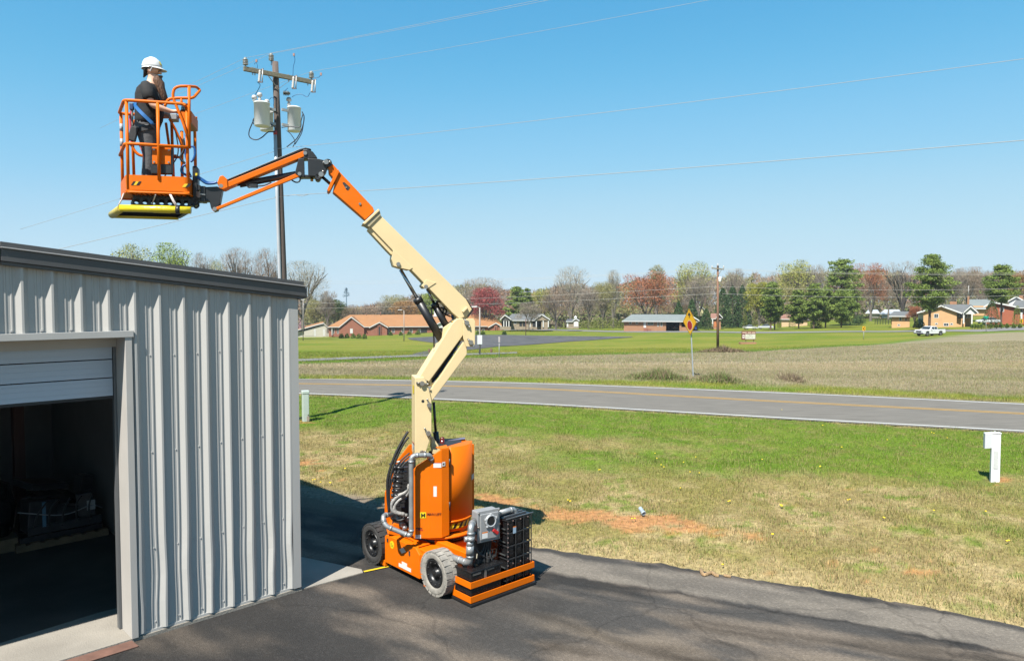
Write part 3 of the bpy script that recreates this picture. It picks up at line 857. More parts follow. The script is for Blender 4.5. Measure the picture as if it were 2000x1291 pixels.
# ---------------- chassis
AV = Vector((.67, -.74, 0)).normalized(); BV = Vector((.74, .67, 0)).normalized()
BV = Vector((-AV.y, AV.x, 0))
def CH(a, b, z): return T0 + AV * a + BV * b + ZV * z
def cbox(a0, a1, b0, b1, z0, z1, mb=None):
    m = mb or MB()
    m.prism([CH(a0, b0, z0), CH(a1, b0, z0), CH(a1, b1, z0), CH(a0, b1, z0)], ZV * (z1 - z0))
    return m
mb = cbox(-.52, .47, -.60, .60, .10, .50); mb.build('chassis', ORG, lift, bevel=.012)
mb = MB()
mb.prism([CH(-.50, -.66, .10), CH(.40, -.66, .10), CH(.40, -.66, .44), CH(.30, -.66, .52), CH(-.46, -.66, .52), CH(-.50, -.66, .49)], BV * .055)
sp = mb.build('side_panel', ORG, lift, bevel=.008)
for q_ in ((.405, .47, -.655, -.45, .12, .46), (.47, .54, -.645, -.60, .02, .20), (-.64, -.505, -.655, -.60, .03, .12)): cbox(*q_).build('bracket', ORG, lift, bevel=.006)
mb = MB(); cbox(-.45, .30, -.62, -.40, .505, .53, mb); cbox(.31, 1.02, -.34, -.22, .40, .56, mb); cbox(.31, 1.02, .22, .34, .40, .56, mb); cbox(.47, .95, -.2, .2, .22, .36, mb); cbox(-.95, -.53, -.3, .3, .2, .42, mb)
mb.build('axle_frame', ORG, lift, bevel=.01)
mb = MB(); mb.tube(round_path([CH(-.10, -.56, .53), CH(-.10, -.56, .56), CH(.08, -.56, .56), CH(.08, -.56, .53)], .02), .008, 6); mb.build('latch_handle', ORG, lift)
mb = MB(); cbox(-.50, .46, -.58, .58, .085, .10, mb); mb.build('belly_plate', BLK, lift)
mb = MB(); mb.lathe(CH(0, 0, .50), ZV, [(.44, 0), (.44, .05), (.38, .055), (.38, .12)], 32); mb.build('slew_ring', BLK, lift)
# decals on the side panel
def cdecal(a0, a1, z0, z1, mat, name='decal', dy=-.6625):
    mb = MB(); cbox(a0, a1, dy - .002, dy + .002, z0, z1, mb); return mb.build(name, mat, lift)
c_ = CH(-.30, -.660, .41); mb = MB(); mb.cyl(c_, c_ - BV * .004, .055, 24); mb.build('ex_badge', YEL, lift)
text_mesh('Ex', .075, M('decal_olive', (.35, .33, .02), rough=.5), CH(-.335, -.6655, .385), AV, ZV, .001, 'ex_lettering', lift, bold=.001)
q_ = .05; c_ = CH(-.02, -.664, .40)
mb = MB(); mb.prism([c_ + AV * .085, c_ + ZV * .05 + AV * .02, c_ - AV * .075, c_ - ZV * .05 - AV * .02], -BV * .003); mb.build('decal', WHT, lift)
cdecal(-.12, .19, .14, .19, WHT); cdecal(-.04, .09, .19, .235, WHT)
mb = MB(); mb.box(CH(-.41, -.668, .455), (.02, .02, .05)); mb.box(CH(.16, -.668, .41), (.02, .02, .06)); mb.build('latch', CHR, lift)
# ---------------- wheels
def wheel(a, b, dusty):
    w_ = bpy.data.objects.new('wheel', None); COL.objects.link(w_); w_.parent = lift
    tm = M('tyre_dusty', (.30, .28, .245), rough=.95, ns=7, na=.3, bump=.4, bs=30) if dusty else M('tyre_black', (.032, .031, .03), rough=.8, ns=8, na=.35)
    c_ = CH(a, b, .305); ax = -BV          # outward
    mb = MB()
    mb.lathe(c_, ax, [(.17, -.20), (.27, -.20), (.297, -.17), (.30, -.10), (.297, -.03), (.285, .005), (.262, .018), (.235, .012), (.215, .014), (.200, .004), (.190, -.02), (.185, -.06)], 40)
    x0 = AV
    for k in range(22):
        a0 = 2 * math.pi * k / 22
        for sgn in (-1, 1):
            a1 = a0 + (.14 if sgn > 0 else 0)
            rv = x0 * math.cos(a1) + ZV * math.sin(a1); tv = -x0 * math.sin(a1) + ZV * math.cos(a1)
            m3 = Matrix((tv, ax, rv)).transposed()
            mb.box(c_ + rv * .296 + ax * (-.095 + sgn * .058), (.070, .100, .018), M3=m3)
            if sgn > 0: mb.box(c_ + rv * .279 + ax * -.001, (.068, .022, .044), M3=m3)
    mb.build('tyre', tm, w_, root=lift)
    mb = MB()
    mb.lathe(c_, ax, [(.188, -.15), (.188, .0), (.180, .004), (.170, -.002), (.135, -.012), (.120, -.03), (.105, -.055), (.062, -.055), (.058, -.012), (.045, .0), (.001, .002)], 32)
    mb.build('rim', M('rim_black', (.014, .014, .015), rough=.35, ns=6, na=.4), w_, root=lift)
    mb = MB()
    for k in range(9):
        a0 = 2 * math.pi * k / 9; mb.cyl(c_ + (AV * math.cos(a0) + ZV * math.sin(a0)) * .148 - ax * .012, c_ + (AV * math.cos(a0) + ZV * math.sin(a0)) * .148 + ax * .008, .010, 6)
    mb.build('wheel_bolts', M('bolt_dark', (.05, .05, .05), rough=.4, metal=.5), w_, root=lift)
wheel(-.80, -.70, False); wheel(.80, -.70, True); wheel(-.80, .50, False); wheel(.80, .50, True)
# ---------------- battery tray in front
TA0, TA1, TBW = 1.06, 1.43, .575
mb = MB()
for z0 in (.055, .245):
    cbox(TA1 - .012, TA1, -TBW, TBW, z0, z0 + .085, mb); cbox(TA0 - .02, TA1 - .012, -TBW, -TBW + .012, z0, z0 + .085, mb); cbox(TA0 - .02, TA1 - .012, TBW - .012, TBW, z0, z0 + .085, mb)
cbox(TA0 - .02, TA0 + .03, -TBW - .001, -TBW + .013, .055, .37, mb); cbox(TA0 - .02, TA0 + .03, TBW - .013, TBW + .001, .055, .33, mb)
mb.build('bumper_frame', ORG, lift, bevel=.003)
mb = MB(); cbox(TA0 - .02, TA1 + .02, -TBW - .01, TBW + .01, .015, .045, mb); cbox(TA0 - .1, TA1 - .03, -TBW + .02, TBW - .02, .046, .06, mb); mb.build('tray', BLK, lift, bevel=.003)
gb = M('battery_black', (.012, .012, .013), rough=.25, ns=5, na=.3)
mb = MB(); cbox(TA0 + .0, TA1 - .03, -TBW + .03, -.02, .061, .44, mb); mb.build('battery_box', gb, lift, bevel=.01)
mb = MB(); cbox(TA0 - .02, TA1 - .012, -TBW + .018, -.0, .441, .458, mb); mb.build('battery_lid', gb, lift, bevel=.005)
mb = MB(); cbox(TA1 - .029, TA1 - .022, -.52, -.38, .40, .425, mb); cbox(TA1 - .029, TA1 - .022, -.27, -.15, .41, .425, mb); cbox(TA1 - .03, TA1 - .022, -.32, -.285, .30, .43, mb); mb.build('latch_plate', STL, lift)
mb = MB()
for k in range(26):
    c_ = CH(TA0 + rnd.uniform(.02, .22), rnd.uniform(-.42, -.02), .465 + rnd.uniform(0, .05))
    mb.box(c_, (rnd.uniform(.02, .07), rnd.uniform(.02, .07), rnd.uniform(.02, .06)), rz=rnd.uniform(0, 3))
tag(mb.build('terminal_block', DRK, lift, bevel=.003), kind='stuff')
mb = MB()
for k in range(7): mb.tube(smooth_path([CH(TA0 + .05 + .02 * k, -.28 + .05 * k, .48), CH(TA0 + .02 * k, -.22 + .05 * k, .56), CH(TA0 - .02, -.14 + .04 * k, .50)]), .007, 5)
mb.build('battery_leads', M('lead_grey', (.35, .33, .25), rough=.5), lift)
# tall cell rack
RB0, RB1, RZ0, RZ1, RA0, RA1 = .10, .555, .09, 1.0, .98, TA1 - .04
mb = MB()
for k in range(5):
    z0 = RZ0 + .02 + k * .178
    for j in range(3):
        b0 = RB0 + .014 + j * .148
        cbox(RA0 + .02, RA1 - .018, b0, b0 + .128, z0, z0 + .15, mb)
        cbox(RA1 - .0179, RA1 - .010, b0 + .03, b0 + .098, z0 + .03, z0 + .12, mb)
mb.build('battery_cells', gb, lift, bevel=.004)
mb = MB()
for z in [RZ0 + .178 * k for k in range(6)]:
    cbox(RA1 - .012, RA1, RB0, RB1, z, z + .014, mb); cbox(RA0, RA1 - .012, RB0 - .002, RB0 + .01, z, z + .016, mb); cbox(RA0, RA1 - .012, RB1 - .012, RB1 - .001, z, z + .014, mb); cbox(RA0, RA0 + .012, RB0 + .01, RB1 - .012, z, z + .014, mb)
for b in (RB0, RB0 + .148, RB0 + .296, RB1 - .012): cbox(RA1 - .006, RA1 + .004, b, b + .014, RZ0 - .001, RZ1 + .001, mb)
for a in (RA0, RA0 + .2): cbox(a, a + .02, RB0 - .006, RB0 + .002, RZ0 - .001, RZ1, mb); cbox(a, a + .02, RB1 - .01, RB1 + .002, RZ0 - .001, RZ1, mb)
mb.build('rack_frame', M('rack_black', (.028, .029, .031), rough=.35), lift, bevel=.002)
mb = MB()
for k in range(5):
    cbox(RA0 + .05, RA1 - .03, RB0 - .016, RB0 - .007, RZ0 + .06 + .178 * k, RZ0 + .075 + .178 * k, mb)
mb.build('cell_busbars', M('bus_grey', (.12, .13, .13), rough=.3, metal=.4), lift)
mb = MB()
for k in range(14): mb.box(CH(RA1 + .005, RB0 + .007, RZ0 + .03 + .064 * k), (.014, .014, .014))
for k in range(3): mb.box(CH(RA1 + .005, RB0 + .1 + .14 * k, RZ1 - .02), (.014, .014, .014)); mb.box(CH(RA1 + .005, RB0 + .1 + .14 * k, RZ0 + .3), (.012, .012, .012))
o = mb.build('rack_bolt', M('bolt_pink', (.42, .30, .28), rough=.3, metal=.6), lift); tag(o, kind='stuff')
mb = MB(); cbox(RA0, RA1, RB0 - .004, RB1 + .004, RZ1 + .003, RZ1 + .012, mb); mb.build('rack_top', gb, lift)
mb = MB()
for k in range(4): cbox(RA0 + .07 + .08 * k, RA0 + .085 + .08 * k, RB0 + .02, RB1 - .02, RZ1 + .013, RZ1 + .03, mb)
cbox(RA1 - .006, RA1 + .006, RB0 - .02, RB1 + .03, RZ1 + .013, RZ1 + .025, mb); mb.build('rack_straps', M('strap_grey', (.10, .11, .12), rough=.25), lift)
cdm = M('decal_paleblue', (.35, .48, .60), rough=.4)
mb = MB(); cbox(RA1 + .0045, RA1 + .007, RB0 + .10, RB0 + .155, .80, .88, mb); mb.build('decal', cdm, lift)
mb = MB(); cbox(RA1 + .0045, RA1 + .0068, RB0 + .10, RB0 + .155, .881, .895, mb); mb.build('decal', M('decal_orange', (.7, .2, .03), rough=.5), lift)
# grey explosion-proof enclosure with round dial
enc = M('enclosure_grey', (.30, .305, .31), rough=.48, metal=.1, ns=8, na=.08)
EF = (AV * .95 - BV * .14).normalized()                          # the way its lid faces
ES = Vector((-EF.y, EF.x, 0))
EO = bp(955, 1026, -.62)
EO = at(954, 1025, 9.55)
def EB(s_, f_, z_): return EO + ES * s_ + EF * f_ + ZV * z_
def ebox(s0, s1, f0, f1, z0, z1, mb):
    mb.prism([EB(s0, f0, z0), EB(s1, f0, z0), EB(s1, f1, z0), EB(s0, f1, z0)], ZV * (z1 - z0)); return mb
mb = ebox(-.165, .165, -.17, -.012, -.20, .20, MB()); mb.build('enclosure', enc, lift, bevel=.02, bseg=3)
mb = ebox(-.178, .178, -.010, .012, -.215, .215, MB()); mb.build('enclosure_flange', enc, lift, bevel=.009, bseg=3)
mb = ebox(-.145, .145, .0125, .034, -.175, .175, MB()); mb.build('enclosure_lid', enc, lift, bevel=.01, bseg=3)
mb = MB(); mb.lathe(EB(.01, .034, .07), EF, [(.09, 0), (.085, .02), (.072, .032), (.066, .02), (.001, .018)], 28); mb.build('dial_ring', M('enclosure_light', (.42, .43, .44), rough=.4), lift)
mb = MB(); mb.cyl(EB(.01, .0525, .07), EB(.01, .056, .07), .058, 24); mb.build('dial', M('dial_black', (.015, .018, .02), rough=.12), lift)
mb = MB()
for k in range(5): a0 = 1.2 * k + .4; mb.box(EB(.01 + .088 * math.cos(a0), .045, .07 + .088 * math.sin(a0)), (.028, .028, .028))
mb.build('dial_lug', M('enclosure_light', (.42, .43, .44)), lift, bevel=.003)
mb = ebox(-.12, -.035, .0345, .037, -.155, -.085, MB()); mb.build('decal', WHT, lift)
mb = ebox(-.12, -.035, .0345, .0368, -.084, -.068, MB()); mb.build('decal', M('decal_orange', (.7, .2, .03)), lift)
mb = MB(); mb.bar(EB(.045, .046, -.055), EB(.125, .046, -.12), .045, .022, EF); mb.build('switch_handle', M('handle_red', (.5, .02, .02), rough=.4), lift, bevel=.006)
mb = MB()
for s_, z_ in ((-.16, -.19), (.16, -.19), (-.16, .19), (.16, .19), (-.165, 0), (.165, 0)): mb.cyl(EB(s_, .0125, z_), EB(s_, .024, z_), .013, 8)
mb.build('enclosure_bolts', STL, lift)
mb = MB(); ebox(-.14, .14, -.2, -.171, -.5, .17, mb); mb.build('enclosure_bracket', BLK, lift)
mb = MB()
for k in range(4): mb.tube(smooth_path([EB(-.02 + .04 * k, -.08, -.2), EB(-.02 + .035 * k, -.08, -.3), EB(-.1 + .05 * k, -.04, -.42), EB(-.12 + .06 * k, .0, -.50)]), .010, 6)
mb.build('cable', RUB, lift)
mb = MB()
for k in range(4): mb.cyl(EB(-.02 + .04 * k, -.08, -.2), EB(-.02 + .04 * k, -.08, -.235), .016, 8)
mb.build('cable_gland', GAL, lift)
# conduits
def conduit(pts, r=.034, fit=True, name='conduit', rc=.09):
    mb = MB(); mb.tube(round_path(pts, rc, 6), r, 12)
    if fit:
        for i in range(1, len(pts) - 1):
            for nb in (pts[i - 1], pts[i + 1]):
                d_ = (nb - pts[i]); L_ = min(rc * 1.05, d_.length * .5); d_.normalize()
                mb.cyl(pts[i] + d_ * L_ * .9, pts[i] + d_ * (L_ * .9 + .03), r * 1.16, 12)
    return mb.build(name, GAL, lift)
e0 = EB(-.165, -.09, .07)
lo = at(918, 1100, 9.30)
e1 = Vector((lo.x + .01, lo.y, e0.z))
conduit([e0, e1, lo, at(889, 1089, 9.5), at(862, 1079, 9.75)], .042, rc=.085)
mb = MB(); mb.cyl(e1 - ZV * .14, e1 - ZV * .20, .053, 14); mb.cyl(e1 - ZV * .17 - PV * .02, e1 - ZV * .17 - PV * .085, .035, 10); mb.cyl(lo + ZV * .12, lo + ZV * .24, .052, 14); mb.cyl(lo + ZV * .24, lo + ZV * .30, .047, 14); mb.build('conduit_fitting', GAL, lift)
mb = MB(); mb.tube(smooth_path([EB(-.165, -.05, -.09), EB(-.21, -.05, -.12), EB(-.215, -.04, -.25), EB(-.14, -.02, -.36), EB(-.06, 0, -.42)]), .018, 8); mb.build('hose', RUB, lift)
mb = MB(); mb.cyl(EB(-.165, -.05, -.09), EB(-.225, -.05, -.09), .026, 8); mb.cyl(EB(-.215, -.05, -.09), EB(-.215, -.05, -.15), .026, 8); mb.build('conduit_fitting', GAL, lift)
f0 = EB(.165, -.05, .12)
conduit([f0, f0 + (CH(1.2, .25, 0) - CH(1.2, .0, 0)).normalized() * .33, f0 + (CH(1.2, .25, 0) - CH(1.2, .0, 0)).normalized() * .34 - ZV * .18], .036, rc=.06)
# ---------------- turret
HZ0, HZ1 = .62, 1.885
def hood(poly, z0, z1, name, parent=None, th=None, mat=None):
    mb = MB(); mb.prism([PQ(p, q, z0) for p, q in poly], ZV * (z1 - z0))
    return mb.build(name, mat or ORG, parent or lift, bevel=.012, root=lift)
mb = MB(); mb.lathe(PQ(0, 0, .585), ZV, [(.52, 0), (.52, .03), (.3, .032)], 36); mb.build('turntable', ORG, lift)
# near cover: outline in its own plane (slanting top on the left), folded into three facets
pA, pB, pC, pD = (-.46, -.455), (-.33, -.515), (-.06, -.545), (.045, -.505)
def cover_facet(mb, a, b, za, zb, z0=HZ0, inn=.02):
    mb.add([PQ(*a, z0), PQ(*b, z0), PQ(*b, zb), PQ(*a, za)], [(0, 1, 2, 3)])
def near_cover():
    pts = [(-.46, -.46, 1.55), (-.46, -.46, 1.60), (-.415, -.478, 1.655), (-.24, -.52, 1.77), (-.07, -.545, 1.885), (.045, -.505, 1.89)]
    mb = MB(); n = len(pts); th = Vector((0, 0, 0))
    out, inn = [], []
    for p, q, z in pts:
        out += [PQ(p, q, HZ0 + (.0 if p < 0 else .02)), PQ(p, q, z)]
        inn += [PQ(p + .01, q + .05, HZ0 + (.0 if p < 0 else .02)), PQ(p + .01, q + .05, z)]
    V = out + inn; m = 2 * n
    fs = []
    for i in range(n - 1):
        fs.append((2 * i, 2 * i + 2, 2 * i + 3, 2 * i + 1)); fs.append((m + 2 * i, m + 2 * i + 1, m + 2 * i + 3, m + 2 * i + 2))
        fs.append((2 * i + 1, 2 * i + 3, m + 2 * i + 3, m + 2 * i + 1)); fs.append((2 * i, m + 2 * i, m + 2 * i + 2, 2 * i + 2))
    fs.append((0, 1, m + 1, m)); e = 2 * n - 2; fs.append((e, m + e, m + e + 1, e + 1))
    mb.add(V, fs)
    return mb.build('side_cover', ORG, lift, bevel=.006)
near_cover()
mb = MB()   # slanted top lip of the near cover
mb.prism([PQ(-.07, -.543, 1.884), PQ(.04, -.503, 1.889), PQ(.04, -.30, 1.889), PQ(-.13, -.40, 1.884)], ZV * .012); mb.build('cover_top', ORG, lift, bevel=.004)
# rounded tail, near half
def arc(c0, r, a0, a1, n): return [(c0[0] + r * math.cos(R(a0 + (a1 - a0) * i / n)), c0[1] + r * math.sin(R(a0 + (a1 - a0) * i / n))) for i in range(n + 1)]
def tail(a0, a1, r, z0, z1, name, c0=(.02, 0), smooth=True, th=.05):
    A = arc(c0, r, a0, a1, 16); B = arc(c0, r - th, a0, a1, 16)
    mb = MB(); n = len(A)
    V = [PQ(p, q, z) for z in (z0, z1) for p, q in A] + [PQ(p, q, z) for z in (z0, z1) for p, q in B]
    for i in range(n - 1):
        mb_f = [(i, i + 1, n + i + 1, n + i)]
        mb.add([V[k] for k in mb_f[0]], [(0, 1, 2, 3)], True)
        mb.add([V[k] for k in (n + i, n + i + 1, 3 * n + i + 1, 3 * n + i)], [(0, 1, 2, 3)])
        mb.add([V[k] for k in (2 * n + i, 3 * n + i, 3 * n + i + 1, 2 * n + i + 1)], [(0, 1, 2, 3)])
        mb.add([V[k] for k in (i, 2 * n + i, 2 * n + i + 1, i + 1)], [(0, 1, 2, 3)])
    mb.add([V[0], V[n], V[3 * n], V[2 * n]], [(0, 1, 2, 3)]); mb.add([V[n - 1], V[3 * n - 1], V[4 * n - 1], V[2 * n - 1]], [(0, 3, 2, 1)])
    o = mb.build(name, ORG, lift)
    bm = bmesh.new(); bm.from_mesh(o.data); bmesh.ops.remove_doubles(bm, verts=bm.verts, dist=.0005); bmesh.ops.recalc_face_normals(bm, faces=bm.faces); bm.to_mesh(o.data); bm.free()
    return o
tail(-86, -6, .455, .80, 1.89, 'tail_hood')
tail(-86, 84, .44, .66, .80, 'tail_base')
tail(-60, 60, .42, .60, .66, 'counterweight', th=.3)
tail(12, 86, .53, .72, 1.80, 'far_hood')
mb = MB(); mb.prism([PQ(*q, 1.878) for q in arc((.02, 0), .445, -84, -6, 10)] + [PQ(.40, -.02, 1.878), PQ(.06, -.34, 1.878)], ZV * .01); mb.build('tail_top', ORG, lift)
# step ridge on the tail and the hazard stripe
mb = MB()
A = arc((.02, 0), .455, -84, 80, 20)
mb.tube([PQ(p, q, .81) for p, q in A], .016, 6); mb.build('tail_ridge', ORG, lift)
HAZ = [M('stripe_yellow', (.80, .52, .01), rough=.4), M('stripe_black', (.012, .012, .012), rough=.4)]
def hazard_arc(c0, r, a0, a1, z0, z1, n, slant, name='hazard_stripe'):
    mb = MB()
    for k in range(n):
        for j in range(2):
            b0 = a0 + (a1 - a0) * (k + j * .5) / n; b1 = a0 + (a1 - a0) * (k + (j + 1) * .5) / n
            P = lambda a, z: PQ(c0[0] + r * math.cos(R(a)), c0[1] + r * math.sin(R(a)), z)
            mb.add([P(b0, z0), P(b1, z0), P(b1 + slant, z1), P(b0 + slant, z1)], [(0, 1, 2, 3)], mi=j)
    return mb.build(name, HAZ, lift, recalc=False)
hazard_arc((.02, 0), .4445, -86, -22, .700, .775, 5, 6)
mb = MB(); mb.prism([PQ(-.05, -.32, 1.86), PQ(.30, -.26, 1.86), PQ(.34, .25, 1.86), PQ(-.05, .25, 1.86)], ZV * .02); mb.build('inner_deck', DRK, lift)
mb = MB(); mb.prism([bp(868, 884, .12), bp(911, 886, .12), bp(911, 859, .12), bp(868, 862, .12)], QV * .22); mb.build('control_cabinet', ORG, lift, bevel=.01)
mb = MB(); mb.prism([bp(867, 861, .11), bp(908, 857, .11), bp(908, 854, .3), bp(867, 858, .3)], ZV * .006); mb.build('cabinet_top', M('cabinet_grey', (.2, .17, .24), rough=.4), lift)
mb = MB(); bc = bp(864, 870, -.08); mb.cyl(bc - ZV * .07, bc + ZV * .10, .035, 14); mb.ball(bc + ZV * .1, .035, 10); mb.build('beacon', M('beacon_red', (.12, .012, .008), rough=.2), lift)
# far side cover (left), seen in shade
mb = MB()
V = [bp(751, 1052, .40), bp(752, 962, .40), bp(764, 930, .40), bp(775, 900, .40), bp(800, 868, .40), bp(806, 868, .40), bp(806, 1052, .40)]
mb.prism(V, QV * .04); mb.build('side_cover', ORG, lift, bevel=.006)
mb = MB(); mb.prism([bp(757, 1042, .0), bp(812, 1052, .0), bp(812, 1034, .0), bp(770, 1022, .0)], QV * .35); mb.build('deck_plate', ORG, lift, bevel=.006)
# inner frame wall and hydraulics
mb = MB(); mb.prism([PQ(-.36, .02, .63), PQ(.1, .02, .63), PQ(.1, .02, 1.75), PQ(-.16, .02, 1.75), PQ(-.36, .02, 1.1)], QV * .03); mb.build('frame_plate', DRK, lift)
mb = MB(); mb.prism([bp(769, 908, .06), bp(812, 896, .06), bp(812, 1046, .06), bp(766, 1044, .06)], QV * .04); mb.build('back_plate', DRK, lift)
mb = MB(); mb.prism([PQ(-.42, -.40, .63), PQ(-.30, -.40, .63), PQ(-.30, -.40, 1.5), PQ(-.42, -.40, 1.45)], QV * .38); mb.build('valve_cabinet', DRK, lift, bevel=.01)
mb = MB()
for k in range(9):
    c_ = bp(790 - .9 * k, 914 + 9 * k, -.22 + .02 * (k % 2))
    mb.cyl(c_, c_ - PV * .12 + ZV * .02, .020, 8); mb.box(c_ + PV * .02, (.06, .05, .045), rz=BA)
    mb.cyl(c_ - PV * .12 + ZV * .02, c_ - PV * .15 + ZV * .02, .028, 8)
mb.build('valve_block', M('valve_dark', (.05, .05, .052), rough=.3, metal=.5), lift)
mb = MB()
for k, (x, y) in enumerate(((768, 900), (772, 930), (775, 950), (773, 968))): mb.tube([bp(x - 8, y + 6, .1), bp(x + 14, y, -.05)], .012, 6)
mb.build('fittings', STL, lift)
mb = MB()
for k in range(6):
    c_ = bp(772 + 7 * k, 1012 + (k % 3) * 9, -.15); mb.cyl(c_, c_ + PV * .06, .045 - .003 * k, 10); mb.box(c_ + ZV * .05, (.07, .06, .05), rz=.3 * k)
mb.build('pump', M('pump_grey', (.30, .30, .31), rough=.35, metal=.4), lift)
HS = M('hose_sheath', (.30, .29, .27), rough=.5, ns=30, na=.5)
for pts, r, mt in (
    ([(800, 945), (792, 960), (775, 970), (764, 985), (768, 998), (790, 1004)], .030, HS),
    ([(801, 953), (793, 967), (778, 977), (770, 990), (776, 1001), (795, 1006)], .026, HS),
    ([(797, 842), (785, 862), (771, 890), (758, 930), (757, 965), (760, 1000)], .020, RUB),
    ([(798, 853), (787, 868), (774, 896), (762, 935), (760, 968), (762, 995)], .016, RUB),
    ([(800, 884), (786, 896), (771, 914), (763, 932), (760, 950)], .012, RUB),
    ([(800, 890), (788, 900), (774, 918), (766, 936), (762, 954)], .012, RUB),
    ([(801, 896), (790, 905), (778, 922), (770, 940)], .012, RUB),
    ([(763, 1004), (768, 1014), (784, 1015), (798, 1004)], .020, RUB),
    ([(795, 972), (780, 978), (772, 984), (790, 990)], .010, BLU)):
    mb = MB(); mb.tube(smooth_path([bp(x, y, -.20 - .008 * i) for i, (x, y) in enumerate(pts)], 6), r, 8); mb.build('hose', mt, lift)
conduit([bp(843, 900, -.50), bp(841, 888, -.56), bp(803, 889, -.60), bp(803.5, 1047, -.60), bp(752, 1026, -.52), bp(747, 1006, -.45), bp(765, 1004, -.30)], .034, rc=.075)
# decals and lettering on the near cover
def cov(px, py):       # point on cover surface, a touch proud
    A, B = PQ(-.46, -.46, 0), PQ(-.07, -.545, 0)
    if px > 862: A, B = PQ(-.07, -.545, 0), PQ(.045, -.505, 0)
    elif px < 840: A, B = PQ(-.46, -.46, 0), PQ(-.24, -.52, 0)
    n_ = (B - A).cross(ZV); n_.normalize()
    if n_.y > 0: n_ = -n_
    d_ = ray(px, py); o_ = Vector((0, 0, EYE)); t_ = n_.dot(A + n_ * .006 - o_) / n_.dot(d_)
    return o_ + d_ * t_
def covdecal(x0, y0, x1, y1, mat, name='decal'):
    mb = MB(); P = [cov(x0, y1), cov(x1, y1), cov(x1, y0), cov(x0, y0)]
    mb.prism(P, -QV * .002); return mb.build(name, mat, lift)
covdecal(845, 904, 862, 912.5, WHT); covdecal(845, 902.5, 862, 904, RED); 
mb = MB(); P = [cov(863.5, 910), cov(869.5, 909), cov(869.5, 901), cov(863.5, 902)]; mb.prism(P, -QV * .002); mb.build('decal', WHT, lift)
mb = MB(); P = [cov(865, 907.5), cov(868, 907), cov(868, 903.5), cov(865, 904)]; mb.prism(P, -QV * .004); mb.build('decal', DRK, lift)
covdecal(842.5, 949, 853, 969, WHT)
covdecal(811, 1043.5, 822, 1051, WHT); covdecal(812, 1044.2, 816.5, 1046.5, M('decal_blue', (.05, .1, .6)))
covdecal(820.5, 999.5, 832, 1011, YEL)
def covtext(t, x0, y0, x1, h_px, mat, name):
    A, B = cov(x0, y0), cov(x1, y0)
    sc_ = (A - cov(x0, y0 - h_px)).length
    o = text_mesh(t, sc_ / .70, mat, A - QV * .0035, (B - A), ZV, .001, name, lift, bold=.0004)
    w_ = max(v.co.dot((B - A).normalized()) for v in o.data.vertices) - min(v.co.dot((B - A).normalized()) for v in o.data.vertices)
    return o, w_
covtext('M', 821.6, 1009.6, 831, 8.4, BLK, 'logo_lettering')
DR = M('lettering_dark', (.11, .012, .008), rough=.5)
o, w_ = covtext('MAN LIFT', 834.0, 1005.6, 861.5, 5.0, DR, 'lettering')
k_ = (cov(861.5, 1005) - cov(834, 1005)).length / w_
ax_ = (cov(861.5, 1005) - cov(834, 1005)).normalized(); o0 = cov(834, 1005.6) - T0
for v in o.data.vertices:
    dv_ = v.co - o0; s_ = dv_.dot(ax_); v.co = v.co + ax_ * (s_ * (k_ - 1))
for k, (yy, w2) in enumerate(((1031.0, 6), (1032.4, 2), (1034.5, 6.5))):
    covdecal(818.5 - w2 + k * .4, yy - 1.0, 818.5 + w2 + k * .4, yy + .9, DR if k < 2 else RED)
mb = MB()
for z_ in (1.0, 1.62): mb.cyl(PQ(.05, -.512, z_), PQ(.05, -.512, z_ + .12), .011, 8)
mb.build('hinge', BLK, lift)
# emblem plate on the tail
pA_ = PQ(.02 + .4595 * math.cos(R(-26)), .4595 * math.sin(R(-26)), 1.33); tdir = (PV * math.sin(R(26)) + QV * math.cos(R(26)))
mb = MB(); mb.prism([pA_, pA_ + tdir * .13, pA_ + tdir * .13 + ZV * .075, pA_ + ZV * .075], (PV * math.cos(R(26)) - QV * math.sin(R(26))) * .003); mb.build('emblem', M('decal_silver', (.4, .4, .45)), lift)
# ---------------- mast and parallel arms
pprism([(810.5, 737), (828, 736), (835.5, 750), (843, 781), (843, 848), (831, 886), (811, 891)], -.22, .40, 'mast', CRM, .008)
pprism([(842.5, 856), (846, 853), (863, 879), (860, 886), (845, 886), (842, 874)], -.14, .10, 'mast_strut', CRM, .006)
mb = MB(); c0_ = bp(804, 762, .0); 
mb = MB(); mfo = bp(810.5, 762, -.22) + QV * .16 - PV * .004
mb.prism([mfo - QV * .06 - ZV * .06, mfo + QV * .06 - ZV * .06, mfo + QV * .06 + ZV * .06, mfo - QV * .06 + ZV * .06], -PV * .002); mb.build('warning_decal', YEL, lift)
mfo = bp(811, 875, -.22) + QV * .18 - PV * .004
mb = MB(); mb.prism([mfo - QV * .1 - ZV * .05, mfo + QV * .1 - ZV * .05, mfo + QV * .1 + ZV * .03, mfo - QV * .1 + ZV * .03], -PV * .002); mb.build('decal', WHT, lift)
mb = MB(); mb.prism([mfo - QV * .1 + ZV * .03, mfo + QV * .1 + ZV * .03, mfo + QV * .1 + ZV * .05, mfo - QV * .1 + ZV * .05], -PV * .0025); mb.build('decal', RED, lift)
mb = MB(); h_ = bp(826, 783, -.222); mb.cyl(h_, h_ + QV * .004, .022, 14); mb.build('mast_hole', DRK, lift)
UL = [(812, 738), (822, 735), (836, 741), (906, 651), (910, 627), (903, 620), (893, 621), (881, 632)]
pprism([(816, 741), (822, 738), (838, 745), (905, 654), (909, 630), (904, 621), (893, 622), (882, 633)], -.19, .34, 'upper_link', CRM, .008)
a_, b_ = bp(822, 737, -.19), bp(889, 626, -.19)
un = (b_ - a_).cross(QV).normalized()
if un.z < 0: un = -un
